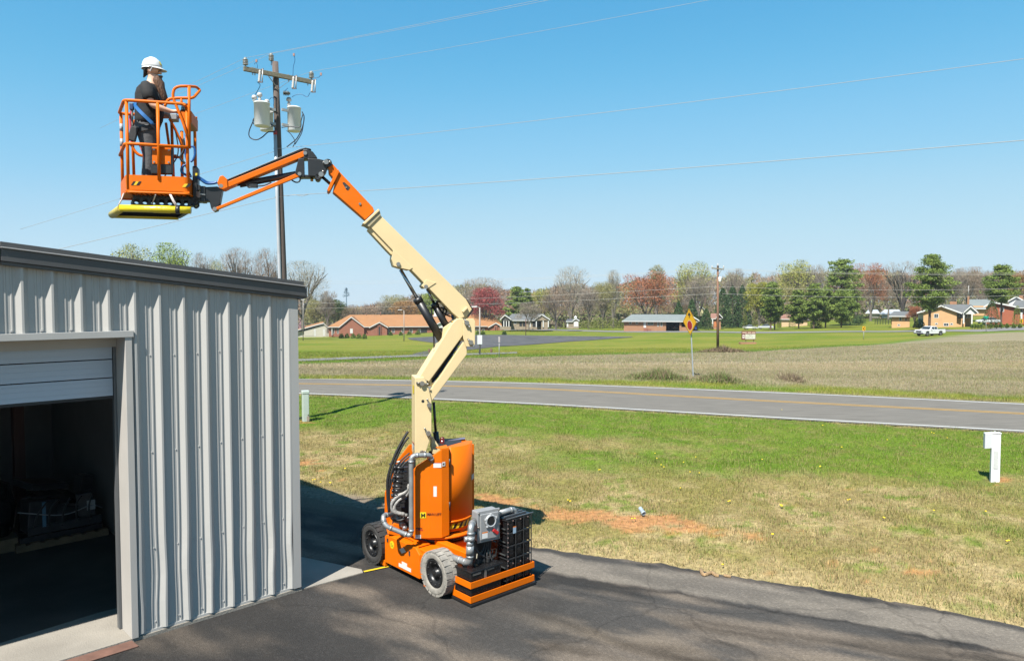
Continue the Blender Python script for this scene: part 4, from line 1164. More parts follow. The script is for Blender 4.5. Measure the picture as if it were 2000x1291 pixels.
for (sa, sb) in ((.08, .42), (.5, .95)):
    mb = MB(); A = a_.lerp(b_, sa) + QV * .17; B = a_.lerp(b_, sb) + QV * .17
    mb.bar(A + un * .003, B + un * .003, .10, .006, un); mb.build('link_plate', M('paint_cream_dull', (.74, .57, .27), rough=.5), lift)
mb = MB()
for s_ in (.45, .97): mb.ball(a_.lerp(b_, s_) + QV * .1 + un * .01, .018, 8)
mb.build('grease_fitting', M('brass', (.5, .3, .06), rough=.3, metal=.8), lift)
pprism([(840, 764), (843, 784), (912, 692), (912, 673), (905, 667), (858, 737), (848, 749)], -.19, .07, 'lower_link', CRM, .008)
pprism([(840, 764), (843, 784), (912, 692), (912, 673), (905, 667), (858, 737), (848, 749)], .08, .07, 'lower_link', CRM, .008)
pprism([(846, 770), (850, 772), (908, 690), (905, 686)], -.11, .18, 'link_web', CRM, .004)
EP = [(905, 628), (912, 622), (925, 622), (928, 627), (927.5, 672), (924, 676.5), (910, 676.5), (905, 660)]
pprism(EP, -.235, .03, 'elbow_plate', CRM, .004)
pprism(EP, .19, .03, 'elbow_plate', CRM, .004)
pprism([(913, 630), (922, 630), (922, 670), (913, 668)], -.20, .38, 'elbow_block', CRM, .006)
for k, r in enumerate((.022, .016, .014, .018, .012)):
    mb = MB(); mb.tube(smooth_path([bp(833 + 1.5 * k, 752, -.10 + .04 * k), bp(846 + 2 * k, 735, -.11 + .04 * k), bp(870 + 2 * k, 700, -.12 + .04 * k), bp(895 + 1.5 * k, 662, -.11 + .04 * k), bp(905, 648, -.1 + .04 * k)]), r, 7); mb.build('hose', BLU if k == 3 else RUB, lift)
mb = MB()
for x, y in ((838, 744), (842, 750), (898, 655), (902, 662)): c_ = bp(x, y, -.12); mb.box(c_, (.06, .05, .05), rz=.4)
mb.build('hose_clamp', M('paint_cream_dull', (.74, .57, .27)), lift, bevel=.004)
pinkeeper(824, 748, -.225, -.15); pinkeeper(838, 790, -.225, 1.9); pinkeeper(836, 845, -.225, 2.2); pinkeeper(911, 630, -.24, -1.0, .07); pinkeeper(919, 668, -.24, -.9, .07); pinkeeper(824, 883, -.225, .3, .05)
mb = MB(); mb.tube([bp(847, 785, .02), bp(851, 845, .02)], .020, 10); mb.build('cylinder_rod', BLK, lift)
mb = MB(); mb.tube([bp(851, 843, .02), bp(856, 884, .02)], .042, 12); mb.build('lift_cylinder', BLK, lift)
# ---------------- upper boom
UB = [(742, 419), (911, 585), (922, 604), (913, 617), (897, 622), (885, 612), (721, 441)]
pprism(UB, -.15, .30, 'upper_boom', CRM, .008)
pprism([(768, 486), (806, 523), (800, 527), (781, 523), (769, 519), (765, 506)], -.16, .32, 'cylinder_bracket', CRM, .004)
pprism([(832, 546), (852, 552), (836, 562.5), (829, 563.5), (824, 558)], -.16, .32, 'cylinder_bracket', CRM, .004)
pprism([(722, 441), (768, 488), (765, 498), (757, 490), (718, 448)], -.12, .24, 'boom_keel', CRM, .004)
pprism([(708, 436), (713, 438), (742, 411), (739, 407.5)], -.19, .38, 'boom_flange', CRM, .005)
pprism([(711, 436.5), (721, 443), (744, 420), (741, 409.5)], -.17, .34, 'boom_collar', M('collar_shade', (.42, .36, .22), rough=.5), .003)
pprism([(910.5, 583.5), (912.5, 584.5), (925, 605), (915, 619.5), (913.5, 617.5), (922.5, 604.5)], -.16, .32, 'end_cap', BLK, .002)
mb = MB(); a_, b_ = bp(903, 609, -.152), bp(912, 600, -.152); mb.bar(a_ - QV * .02, b_ - QV * .02, .03, .04, QV); mb.build('boom_stop', CRM, lift, bevel=.006)
pins([(778, 515.5), (832, 559.5)], -.17, .03, .01); 
pprism([(888, 606), (912, 606), (914, 622), (905, 632), (893, 628)], -.13, .26, 'boom_knuckle', CRM, .01)
# fly section
pprism([(649, 319), (664, 336), (728, 404), (731.5, 412), (713.5, 429), (650, 374), (655, 352), (642, 336), (641, 322)], -.115, .23, 'fly_boom', ORG, .008)
pprism([(657, 332), (661, 331), (663, 335), (645, 372), (641, 374), (639, 370)], -.145, .29, 'fly_flange', ORG, .004)
pprism([(668.5, 357), (672.5, 355.5), (684, 366), (680, 372), (677, 371)], -.1175, .004, 'fly_slot', DRK, 0)
pins([(703, 398)], -.118, .018, .01)
pins([(676, 366)], -.119, .012, .008)
# luffing cylinder of the upper boom (two stages seen)
for (rod0, rod1, cyl1, r1, r2, off) in (((782, 526), (815, 583), (864, 666), .026, .062, -.0), ((834, 564), (848, 593), (880, 652), .020, .052, .05)):
    mb = MB(); mb.tube([bp(*rod0, off), bp(*rod1, off)], r1, 14); mb.build('cylinder_rod', CHR, lift)
    mb = MB(); mb.tube([bp(*rod1, off), bp(*cyl1, off)], r2, 16); A = bp(*rod1, off); B = bp(*cyl1, off); d_ = (B - A).normalized(); mb.cyl(A - d_ * .01, A + d_ * .06, r2 * 1.12, 16); mb.build('lift_cylinder', BLK, lift)
pprism([(866, 640), (880, 630), (884, 640), (872, 668), (862, 672)], -.10, .05, 'cylinder_lug', CRM, .004)
for k, pts in enumerate(([(852, 588), (868, 592), (866, 610), (880, 618)], [(860, 600), (872, 606), (868, 622), (882, 636)], [(842, 600), (846, 640), (848, 680), (846, 690)], [(876, 592), (880, 608), (886, 622)], [(890, 606), (882, 618), (890, 626)])):
    mb = MB(); mb.tube(smooth_path([bp(x, y, .02 + .02 * k) for x, y in pts]), .012, 6); mb.build('hose', BLU if k == 3 else RUB, lift)
# ---------------- jib
pprism([(601, 309), (622, 310), (638, 314), (641, 320), (637, 334), (628, 345), (622, 347), (614, 344), (602, 344)], -.12, .24, 'jib_pivot', BLK, .008)
pprism([(592, 292), (600, 291), (611, 296), (618, 305), (620, 309), (592, 310)], -.10, .20, 'pivot_cap', BLK, .008)
pprism([(583, 309), (594, 309), (595, 345), (587, 346), (576, 338)], -.105, .21, 'pivot_plate', BLK, .006)
pprism([(594, 341), (616, 342), (616, 346), (594, 346)], -.09, .18, 'pivot_foot', BLK, .004)
mb = MB(); c_ = bp(640.5, 318, -.13); mb.cyl(c_, c_ + QV * .27, .055, 18); c_ = bp(621, 345, -.12); mb.cyl(c_, c_ + QV * .25, .04, 14); mb.build('pivot_boss', BLK, lift)
mb = MB(); c_ = bp(609, 347, 0); mb.cyl(c_, c_ - ZV * .05, .02, 8); mb.build('grease_fitting', M('brass', (.5, .3, .06)), lift)
pinkeeper(637, 317, -.135, .1, .05); pinkeeper(627, 341, -.13, 1.0, .05)
mb = MB(); mb.tube([bp(629, 345, 0), bp(646, 360, 0)], .022, 10); mb.build('cylinder_rod', BLK, lift)
pprism([(443, 355), (594, 294), (599, 295), (600.5, 300), (598, 304), (444, 366.5)], -.10, .20, 'jib_upper_arm', ORG, .006)
pprism([(429, 344), (435, 342), (444, 350), (445, 366), (436, 370), (429, 368), (424, 357)], -.115, .23, 'arm_end', ORG, .008)
pprism([(444, 352.5), (590, 293), (600, 290.5), (608, 292), (606, 290), (596, 288), (586, 290.5), (444, 349.5)], -.08, .16, 'hose_cover', BLK, .004)
pprism([(415, 407.5), (584, 336), (588, 337), (588.5, 341.5), (586, 344), (418, 412), (415, 411)], -.095, .06, 'jib_lower_arm', ORG, .005)
pprism([(415, 407.5), (584, 336), (588, 337), (588.5, 341.5), (586, 344), (418, 412), (415, 411)], .04, .06, 'jib_lower_arm', ORG, .005)
mb = MB(); mb.tube([bp(468, 360.5, 0), bp(578, 340, 0)], .042, 12); mb.build('jib_cylinder', BLK, lift)
mb = MB(); mb.tube([bp(440, 366, 0), bp(468, 360.5, 0)], .018, 10); mb.build('cylinder_rod', CHR, lift)
mb = MB(); mb.box(bp(494, 363, -.05), (.12, .05, .05)); mb.build('valve_block', BLK, lift)
for pts in ([(482, 361), (486, 366), (496, 364), (516, 362), (530, 356)], [(570, 352), (578, 356), (585, 354), (587, 346)]):
    mb = MB(); mb.tube(smooth_path([bp(x, y, -.06) for x, y in pts]), .010, 6); mb.build('hose', RUB, lift)
pins([(596, 299), (585, 339.5), (432, 363)], -.105, .026, .012); pins([(419.5, 408)], -.10, .026, .012)
# end bracket and rotator
pprism([(400, 365), (424, 364), (434, 369), (429, 396), (424, 410), (417, 412.5), (412, 406), (409, 393), (398, 392)], -.085, .17, 'end_bracket', BLK, .006)
pprism([(391, 363), (401, 363), (401, 394), (391, 394)], -.10, .20, 'rotator', BLK, .01)
pprism([(386, 360), (392, 362), (392, 371), (386, 371)], -.08, .16, 'rotator_arm', BLK, .004)
pprism([(386, 385), (392, 385), (392, 394), (386, 394)], -.08, .16, 'rotator_arm', BLK, .004)
mb = MB(); c_ = bp(388, 380, -.11); mb.box(c_, (.05, .03, .08)); mb.bar(bp(390, 379, -.12), bp(401, 380, -.12), .012, .012); mb.build('rotator_bolt', STL, lift)
# ================================================================== PLATFORM OF THE LIFT
plat = bpy.data.objects.new('platform', None); COL.objects.link(plat); plat.parent = lift
QN, QF = -.30, .45
ZT, ZM, ZB, ZTB = 6.54, 5.995, 5.385, 5.60
def pz(px, q, z):
    """point at plane offset q, height z, straight along bearing px"""
    a = (px - CX) / F
    # (a*Y+1.07)*-s + (Y-10.6)*c = q
    s_, c_ = math.sin(BA), math.cos(BA)
    Y = (q + s_ * 1.07 + c_ * 10.6) / (c_ - s_ * a)
    return Vector((a * Y, Y, z))
def tp(pts, r, name, mat=None, rc=.05, seg=10, cyc=False):
    mb = MB(); mb.tube(round_path(pts, rc, 5) if rc else pts, r, seg); return mb.build(name, mat or ORG, plat, root=lift)
def pn(px, z): return pz(px, QN, z)
NL, NR = pn(252, 0), pn(374.5, 0)
FL = pz(241.5, QF, 0); FR = NR + QV * (QF - QN)
def up(v, z): return Vector((v.x, v.y, z))
IN = PV * .0
# toe board: outer skin around near-right rounded corner
def toe(path, z0, z1, name, th=.012):
    mb = MB(); n = len(path)
    c_ = sum((Vector((p.x, p.y, 0)) for p in path), Vector()) / n
    inn = [p + (Vector((c_.x, c_.y, 0)) - Vector((p.x, p.y, 0))).normalized() * th for p in path]
    V = [up(p, z0) for p in path] + [up(p, z1) for p in path] + [up(p, z0) for p in inn] + [up(p, z1) for p in inn]
    for i in range(n - 1):
        mb.add([V[i], V[i + 1], V[n + i + 1], V[n + i]], [(0, 1, 2, 3)], True)
        mb.add([V[2 * n + i], V[3 * n + i], V[3 * n + i + 1], V[2 * n + i + 1]], [(0, 1, 2, 3)], True)
        mb.add([V[n + i], V[n + i + 1], V[3 * n + i + 1], V[3 * n + i]], [(0, 1, 2, 3)])
        mb.add([V[i], V[2 * n + i], V[2 * n + i + 1], V[i + 1]], [(0, 1, 2, 3)])
    return mb.build(name, ORG, plat, root=lift)
tpath = round_path([up(FL + QV * .0, 0), up(NL, 0), up(NR, 0), up(FR, 0), up(FL, 0)], .07, 6)
toe(tpath, ZB, ZTB, 'toe_board')
tp([up(FL, ZB - .005), up(NL, ZB - .005), up(NR, ZB - .005), up(FR, ZB - .005), up(FL, ZB - .005)], .014, 'floor_rim', rc=.07)
mb = MB(); mb.prism([up(NL, ZB), up(NR, ZB), up(FR, ZB), up(FL, ZB)], ZV * .025); mb.build('floor_plate', ORG, plat, root=lift)
hz = lambda x0, x1, rev: None
def hazard_flat(x0, x1, y0, y1, n, slant, first=0):
    mb = MB(); o_ = -QV * .004
    for k in range(n):
        a, b = x0 + (x1 - x0) * k / n, x0 + (x1 - x0) * (k + 1) / n
        mb.add([bp(a, y1, QN) + o_, bp(b, y1, QN) + o_, bp(b + slant, y0, QN) + o_, bp(a + slant, y0, QN) + o_], [(0, 1, 2, 3)], mi=(k + first) % 2)
    return mb.build('hazard_stripe', HAZ, plat, recalc=False, root=lift)
hazard_flat(255.5, 271.5, 354.2, 361.6, 3, 5, first=1)
hazard_flat(355.5, 369, 359, 365.4, 2, 5, first=0)
# rails
tp([up(FR, ZT), up(FL, ZT), up(NL, ZT), pn(366, ZT), pn(371, ZT - .03)], .021, 'top_rail', rc=.08)
tp([up(FL, ZM - .02), up(NL, ZM), pn(372, ZM - .01)], .021, 'mid_rail', rc=.09)
for px_ in (316.5,): tp([pn(px_, ZTB - .05), pn(px_, ZT)], .021, 'post', rc=0)
for a in (NL + PV * .022 + QV * .02, FL + PV * .03 - QV * .02, NR - PV * .02 + QV * .04, FR - PV * .03 - QV * .03): tp([up(a, ZB + .03), up(a, ZT - .01)], .021, 'post', rc=0)
# gate loop on the far side, with grey reflective tape
tp([bp(262, 352, QF), bp(258, 250, QF), bp(262, 236, QF), bp(276, 229, QF), bp(344, 229, QF)], .02, 'gate_rail', rc=.12)
tp([bp(257.5, 270, QF), bp(258.5, 290, QF), bp(272, 304.5, QF), bp(345, 304.5, QF)], .02, 'gate_rail', rc=.12)
tape = M('tape_silver', (.42, .42, .44), rough=.35, ns=60, na=.5)
for y0, y1 in ((242, 256), (271, 286)):
    b_ = FL + PV * .03 - QV * .02
    for (bx, o_) in ((up(b_, 0), 0), (None, QF)):
        if bx is None: A, B = bp(258 if y0 < 260 else 257.8, y0, QF), bp(257.8, y1, QF)
        else: A, B = up(b_, at(243, y0, b_.y).z), up(b_, at(243, y1, b_.y).z)
        mb = MB(); mb.tube([A, B], .0235, 10); mb.build('reflective_tape', tape, plat, root=lift)
# console support, hoop guard
G = lambda x, y, q=QN: bp(x, y, q)
tp([G(370, 278), G(357, 238), G(346, 211), G(337, 188), G(340, 173), G(350, 168.5), G(366, 168.5), G(383, 169.5, -.1), G(391, 176, -.05), G(377, 192), G(350, 191.5), G(330, 193), G(324, 202), G(322, 208)], .018, 'console_guard', rc=.06)
tp([G(369.5, 169), G(369.5, 212), G(370, 290)], .019, 'guard_post', rc=0)
tp([G(354, 192), G(355, 206)], .016, 'guard_post', rc=0)
tp([G(331, 232, .1), G(341, 250, .12), G(352, 274, .14), G(360, 300, .14)], .018, 'console_leg', rc=.02)
tp([G(335, 232, .3), G(337, 300, .3), G(339, 352, .3)], .02, 'console_leg', rc=0)
tp([G(355, 256, .2), G(356, 352, .2)], .02, 'console_leg', rc=0)
tp([G(341, 307, .3), G(356, 307, .2)], .018, 'console_leg', rc=0)
tp([G(324, 240, .35), G(331, 290, .35)], .018, 'console_leg', rc=0)
mb = MB(); mb.prism([bp(351, 216.5, -.27), bp(374, 216.5, -.27), bp(374, 238.5, -.27), bp(357, 238.5, -.27)], QV * .52); mb.build('control_console', ORG, plat, bevel=.006, root=lift)
mb = MB(); mb.prism([bp(357.5, 238.9, -.265), bp(373.5, 238.9, -.265), bp(373.5, 239.6, -.265), bp(357.5, 239.6, -.265)], QV * .51); mb.build('console_base', M('console_tan', (.35, .27, .17), rough=.6), plat, root=lift)
mb = MB(); mb.prism([bp(351, 216, -.25), bp(371, 216, -.25), bp(366, 213, -.25), bp(354, 213, -.25)], QV * .45); mb.build('control_panel', BLK, plat, bevel=.004, root=lift)
mb = MB()
for k in range(5):
    c_ = bp(355 + 3 * k, 213, -.15 + .07 * k); mb.cyl(c_, c_ + ZV * .06 + PV * .01, .009, 6); mb.ball(c_ + ZV * .065 + PV * .01, .016, 6)
mb.build('control_lever', BLK, plat, root=lift)
mb = MB(); mb.prism([G(330, 222, .1), G(345, 222, .1), G(345, 233, .1), G(330, 233, .1)], QV * .18); mb.build('junction_box', M('enclosure_grey', (.3, .3, .3)), plat, bevel=.006, root=lift)
# document box hanging inside the near rail
mb = MB(); mb.prism([bp(295, 283, QN + .05), bp(337, 284, QN + .05), bp(336.5, 340, QN + .05), bp(294.5, 339.5, QN + .05)], QV * .07); mb.build('document_box', BLK, plat, bevel=.012, root=lift)
mb = MB(); mb.prism([bp(297, 287, QN + .047), bp(334, 288, QN + .047), bp(333.5, 321, QN + .047), bp(297.5, 320, QN + .047)], -QV * .004); mb.build('box_cover', ORG, plat, bevel=.003, root=lift)
mb = MB()
for x, y in ((300.5, 292), (330, 293), (301, 316.5), (329.5, 317)): c_ = bp(x, y, QN + .043); mb.cyl(c_, c_ - QV * .008, .012, 8)
mb.build('cover_bolts', STL, plat, root=lift)
# under-floor beam: plate with round holes, cross members
def holed(A, B, z0, z1, n, r, th, name, mat):
    mb = MB(); L_ = (B - A).length; d_ = (B - A).normalized(); cw = L_ / n; zc = (z0 + z1) / 2; hh = (z1 - z0) / 2; K = 16
    for k in range(n):
        c_ = up(A + d_ * (cw * (k + .5)), zc); O, I = [], []
        for j in range(K):
            a0 = 2 * math.pi * j / K; cx_, cz_ = math.cos(a0), math.sin(a0)
            m_ = max(abs(cx_) / (cw / 2), abs(cz_) / hh); O.append(c_ + d_ * (cx_ / m_) + ZV * (cz_ / m_)); I.append(c_ + d_ * cx_ * r + ZV * cz_ * r)
        for y_ in (Vector((0, 0, 0)), QV * th):
            mb.add([p + y_ for p in O + I], [(j, (j + 1) % K, K + (j + 1) % K, K + j) for j in range(K)])
        mb.add(I + [p + QV * th for p in I], [(j, (j + 1) % K, K + (j + 1) % K, K + j) for j in range(K)])
    mb.bar(up(A, z0), up(B, z0), .05, .012, ZV); mb.bar(up(A, z1), up(B, z1), .05, .012, ZV)
    return mb.build(name, mat, plat, root=lift)
holed(pz(264, -.12, 0), pz(376, -.12, 0), 5.215, 5.36, 7, .036, .012, 'floor_beam', BLK)
holed(pz(262, .22, 0), pz(376, .22, 0), 5.215, 5.36, 7, .036, .012, 'floor_beam', BLK)
mb = MB()
for k in range(12):
    a_ = pz(258 + 9.5 * k, QN + .03, 5.372); mb.bar(a_, a_ + QV * .68, .03, .02)
mb.build('floor_grating', ORG, plat, root=lift)
mb = MB(); mb.bar(pz(262, -.13, 5.23), pz(262, .24, 5.23), .02, .10); mb.build('beam_end', M('steel_bluegrey', (.16, .22, .25), rough=.4), plat, root=lift)
# yellow padded bumper bars and their ropes
yf = M('bumper_yellow', (.78, .60, .015), rough=.35, ns=14, na=.12, bump=.25, bs=20)
B0, B1 = pz(239, -.34, 5.165), pz(377, -.34, 5.165)
Cc0, Cc1 = pz(224, .48, 5.165), pz(352, .48, 5.165)
mb = MB(); mb.tube([B0, B0.lerp(B1, .45), B0.lerp(B1, .47), B0.lerp(B1, .70), B0.lerp(B1, .72), B1], [.045, .045, .049, .049, .045, .047], 14); mb.build('bumper_bar', yf, plat, root=lift)
mb = MB(); mb.tube([B0 + PV * .02, Cc0], [.048, .05], 14); mb.build('bumper_bar', M('bumper_tape', (.58, .47, .10), rough=.5, ns=20, na=.25), plat, root=lift)
mb = MB(); mb.tube([Cc0, Cc1], .046, 14); mb.build('bumper_bar', yf, plat, root=lift)
mb = MB(); mb.bar(B0 + QV * .06 - ZV * .012 + PV * .05, B1 + QV * .06 - ZV * .012 - PV * .1, .05, .05); mb.bar(B1 - PV * .02, Cc1, .05, .05); mb.build('bumper_frame', BLK, plat, root=lift)
mb = MB(); mb.prism([pz(236, -.29, 5.150), pz(372, -.29, 5.150), pz(352, .43, 5.150), pz(228, .43, 5.150)], ZV * .012); mb.build('bumper_panel', M('panel_black', (.006, .006, .007), rough=.95, spec=.05), plat, root=lift)
mb = MB(); A = pz(351, -.34, 5.165); mb.tube([A - PV * .02, A + PV * .03], .054, 14); mb.build('bumper_strap', BLK, plat, root=lift)
rope = M('rope_pale', (.55, .48, .45), rough=.8, ns=80, na=.5)
for A, B in ((pz(247, -.2, 5.37), pz(237, -.3, 5.21)), (pz(338, QN, 5.37), pz(351, -.34, 5.21)), (pz(336, QN, 5.37), pz(348, -.34, 5.21)), (pz(309, QN, 5.36), pz(299, -.12, 5.22))):
    mb = MB(); mb.tube([A, A.lerp(B, .5) - ZV * .01, B], .009, 6); mb.build('rope', rope, plat, root=lift)
# mounting post at the right
mb = MB(); mb.prism([bp(375.5, 324, -.09), bp(383, 323, -.09), bp(386, 328, -.09), bp(386, 400, -.09), bp(376, 402, -.09)], QV * .18); mb.build('mount_post', BLK, plat, bevel=.012, root=lift)
mb = MB(); mb.prism([bp(381.5, 338, -.092), bp(385.5, 338, -.092), bp(385, 343, -.092), bp(381.5, 343, -.092)], -QV * .003); mb.build('decal', YEL, plat, root=lift)
mb = MB(); mb.prism([bp(366, 384, -.09), bp(380, 386, -.09), bp(380, 401, -.09), bp(366, 402, -.09)], QV * .18); mb.build('post_foot', BLK, plat, bevel=.01, root=lift)
for pts, mt, r in (
    ([(372, 286), (379, 288), (381, 300), (377, 312), (372, 316)], BLU, .014),
    ([(366, 320), (356, 326), (355, 336), (364, 342), (374, 345)], BLU, .016),
    ([(386, 346), (394, 352), (404, 358), (416, 358), (424, 356)], BLU, .018),
    ([(386, 344), (396, 350), (406, 356), (420, 356)], BLU, .012),
    ([(358, 270), (360, 290), (352, 308), (360, 318), (366, 330), (372, 344)], RUB, .014),
    ([(362, 262), (366, 280), (362, 300), (366, 316)], BLU, .012),
    ([(376, 398), (382, 406), (388, 402), (386, 396)], RUB, .012),
    ([(385, 384), (378, 396)], RUB, .008),
    ([(343, 258), (348, 290), (344, 310), (330, 330), (322, 344), (320, 350)], RUB, .008)):
    mb = MB(); mb.tube(smooth_path([bp(x, y, -.12) for x, y in pts]), r, 7); mb.build('hose', mt, plat, root=lift)
mb = MB(); mb.tube(smooth_path([bp(x, y, -.1) for x, y in ((272, 283), (279, 300), (282, 320), (287, 335), (298, 347))]), .008, 6); mb.build('lanyard', M('lanyard_pink', (.62, .16, .16), rough=.6), plat, root=lift)

# ================================================================== WORKER
PR = pz(297, .06, ZB + .026)
man = thing('person', PR, 'bearded man in white hard hat, black shirt and grey trousers standing in the lift platform', 'person', BA)
man.scale = (.975, .975, .975)
SKIN = M('skin', (.80, .48, .34), rough=.55, ns=14, na=.1)
def skin_body():
    P, E, RR = [], [], []
    def v(x, y, z, r, parent=None, r2=None):
        P.append((x, y, z)); RR.append((r, r2 or r))
        if parent is not None: E.append((parent, len(P) - 1))
        return len(P) - 1
    pel = v(.0, 0, .93, .13)
    wa = v(.01, 0, 1.10, .135, pel); ch = v(.02, 0, 1.30, .145, wa); nb = v(.035, 0, 1.44, .085, ch)
    nk = v(.055, 0, 1.52, .058, nb); hd = v(.07, 0, 1.60, .082, nk); h2 = v(.075, 0, 1.67, .092, hd); h3 = v(.07, 0, 1.735, .078, h2)
    jw = v(.13, 0, 1.585, .040, hd)
    ns = v(.165, 0, 1.645, .017, h2); ns2 = v(.188, 0, 1.628, .013, ns)
    br = v(.150, 0, 1.675, .030, h2)
    for s in (-1, 1):
        ear = v(.06, s * .092, 1.635, .020, h2)
        cl = v(.03, s * .11, 1.42, .07, nb); sh = v(.025, s * .19, 1.395, .062, cl)
        if s < 0: el, wr = (.11, s * .235, 1.145), (.33, s * .17, 1.095)
        else: el, wr = (.12, s * .245, 1.15), (.34, s * .16, 1.10)
        um = v((.025 + el[0]) / 2 - .01, (s * .19 + el[1]) / 2, (1.395 + el[2]) / 2, .052, sh)
        e = v(*el, .043, um)
        fm = v((el[0] * .6 + wr[0] * .4), (el[1] * .6 + wr[1] * .4), (el[2] * .6 + wr[2] * .4), .043, e)
        w_ = v(*wr, .027, fm)
        pm = v(wr[0] + .055, wr[1] + .005, wr[2] + .008, .030, w_, .020)
        for k, (dy, L) in enumerate(((-.030, .062), (-.010, .072), (.010, .068), (.028, .054))):
            f1 = v(wr[0] + .095, wr[1] + .005 + dy, wr[2] + .012, .0105, pm)
            f2 = v(wr[0] + .095 + L * .5, wr[1] + .005 + dy * 1.05, wr[2] - .002, .0095, f1)
            f3 = v(wr[0] + .095 + L * .75, wr[1] + .005 + dy * 1.05, wr[2] - .032, .0085, f2)
        t1 = v(wr[0] + .045, wr[1] + s * -.036, wr[2] + .0, .013, pm); t2 = v(wr[0] + .085, wr[1] + s * -.052, wr[2] - .010, .010, t1)
        hp = v(-.0, s * .095, .88, .10, pel); kn = v(.035, s * .115, .50, .062, hp); an = v(-.0, s * .12, .10, .042, kn); ft = v(.06, s * .125, .045, .04, an); to = v(.17, s * .14, .035, .034, ft)
    me = bpy.data.meshes.new('body'); me.from_pydata(P, E, []); me.update()
    o = bpy.data.objects.new('body', me); COL.objects.link(o); o.parent = man
    sk = o.modifiers.new('skin', 'SKIN'); sk.use_smooth_shade = True; sk.branch_smoothing = .3
    lay = me.skin_vertices[0] if len(me.skin_vertices) else None
    if lay is None:
        bm = bmesh.new(); bm.from_mesh(me); bm.verts.layers.skin.verify(); bm.to_mesh(me); bm.free(); lay = me.skin_vertices[0]
    for i, (a, b) in enumerate(RR):
        lay.data[i].radius = (a, b); lay.data[i].use_root = (i == 0)
    ss = o.modifiers.new('subsurf', 'SUBSURF'); ss.levels = 2; ss.render_levels = 2
    me.materials.append(SKIN)
    return o
skin_body()
X3, Y3 = Vector((1, 0, 0)), Vector((0, 1, 0))
def mbuild(mb, name, mat, **k): return mb.build(name, mat, man, world=False, **k)
SH = M('shirt_black', (.011, .011, .012), rough=.85, ns=5, na=.4, bump=.6, bs=9)
mb = MB()
mb.loft([(Vector((-.005, 0, .925)), X3 * .158, Y3 * .20), (Vector((.01, 0, 1.0)), X3 * .172, Y3 * .205), (Vector((.018, 0, 1.10)), X3 * .175, Y3 * .202), (Vector((.015, 0, 1.22)), X3 * .168, Y3 * .205), (Vector((.008, 0, 1.33)), X3 * .158, Y3 * .212), (Vector((.008, 0, 1.40)), X3 * .138, Y3 * .205), (Vector((.015, 0, 1.445)), X3 * .115, Y3 * .16), (Vector((.03, 0, 1.48)), X3 * .085, Y3 * .095), (Vector((.04, 0, 1.50)), X3 * .07, Y3 * .072)], 24)
for s in (-1, 1):
    a, b = Vector((.02, s * .165, 1.41)), Vector((.075, s * .232, 1.225))
    d_ = (b - a).normalized(); x_ = d_.cross(Y3).normalized(); y_ = d_.cross(x_)
    mb.loft([(a - d_ * .06, x_ * .05, y_ * .04), (a, x_ * .085, y_ * .075), (a.lerp(b, .5), x_ * .082, y_ * .07), (b, x_ * .078, y_ * .068), (b + d_ * .004, x_ * .06, y_ * .055)], 16)
mbuild(mb, 'shirt', SH)
TR = M('trousers_grey', (.085, .085, .09), rough=.85, ns=8, na=.35, bump=.5, bs=14)
mb = MB()
mb.loft([(Vector((-.005, 0, .80)), X3 * .10, Y3 * .12), (Vector((-.012, 0, .84)), X3 * .145, Y3 * .19), (Vector((-.012, 0, .90)), X3 * .160, Y3 * .202), (Vector((0, 0, .98)), X3 * .158, Y3 * .195), (Vector((0, 0, .99)), X3 * .12, Y3 * .15)], 20)
for s in (-1, 1):
    ring = []
    for (x, y, z, rx, ry) in ((-.005, .10, .90, .125, .10), (.0, .105, .80, .122, .098), (.018, .11, .66, .10, .085), (.03, .115, .50, .082, .072), (.022, .117, .40, .080, .07), (.008, .119, .25, .078, .066), (.0, .12, .10, .076, .066), (.004, .12, .055, .085, .07), (.004, .12, .05, .06, .055)):
        ring.append((Vector((x, s * y, z)), X3 * rx, Y3 * ry))
    mb.loft(ring, 16)
mbuild(mb, 'trousers', TR)
mb = MB()
for s in (-1, 1):
    mb.loft([(Vector((.035, s * .125, .001)), X3 * .14, Y3 * .05), (Vector((.035, s * .125, .03)), X3 * .15, Y3 * .054), (Vector((.025, s * .125, .07)), X3 * .12, Y3 * .05), (Vector((0, s * .122, .13)), X3 * .062, Y3 * .05)], 14)
mbuild(mb, 'boots', M('boot_dark', (.03, .022, .016), rough=.6))
# beard, long and full
BR = M('beard_brown', (.15, .07, .035), rough=.7, ns=30, na=.5, bump=1.0, bs=60, stretch=(1, 1, .25))
mb = MB()
mb.loft([(Vector((.158, 0, 1.600)), X3 * .016, Y3 * .040), (Vector((.140, 0, 1.585)), X3 * .036, Y3 * .070), (Vector((.128, 0, 1.555)), X3 * .058, Y3 * .084), (Vector((.135, 0, 1.52)), X3 * .078, Y3 * .085), (Vector((.155, 0, 1.45)), X3 * .068, Y3 * .078), (Vector((.175, 0, 1.38)), X3 * .062, Y3 * .068), (Vector((.20, 0, 1.31)), X3 * .052, Y3 * .05), (Vector((.215, 0, 1.265)), X3 * .032, Y3 * .03), (Vector((.225, 0, 1.235)), X3 * .008, Y3 * .008)], 20)
mb.loft([(Vector((.160, -.045, 1.592)), Vector((.016, 0, 0)), Vector((0, 0, .010))), (Vector((.178, 0, 1.602)), Vector((.016, 0, 0)), Vector((0, 0, .014))), (Vector((.160, .045, 1.592)), Vector((.016, 0, 0)), Vector((0, 0, .010)))], 8)
o = mbuild(mb, 'beard', BR)
for v_ in o.data.vertices:
    n_ = (float(vn(np.array(v_.co.y * 60), np.array(v_.co.z * 9), 8)) - .5) * .016
    v_.co.x += n_; v_.co.y += n_ * .5
mb = MB()
for s in (-1, 1): mb.ball(Vector((.150, s * .036, 1.655)), .012, 8)
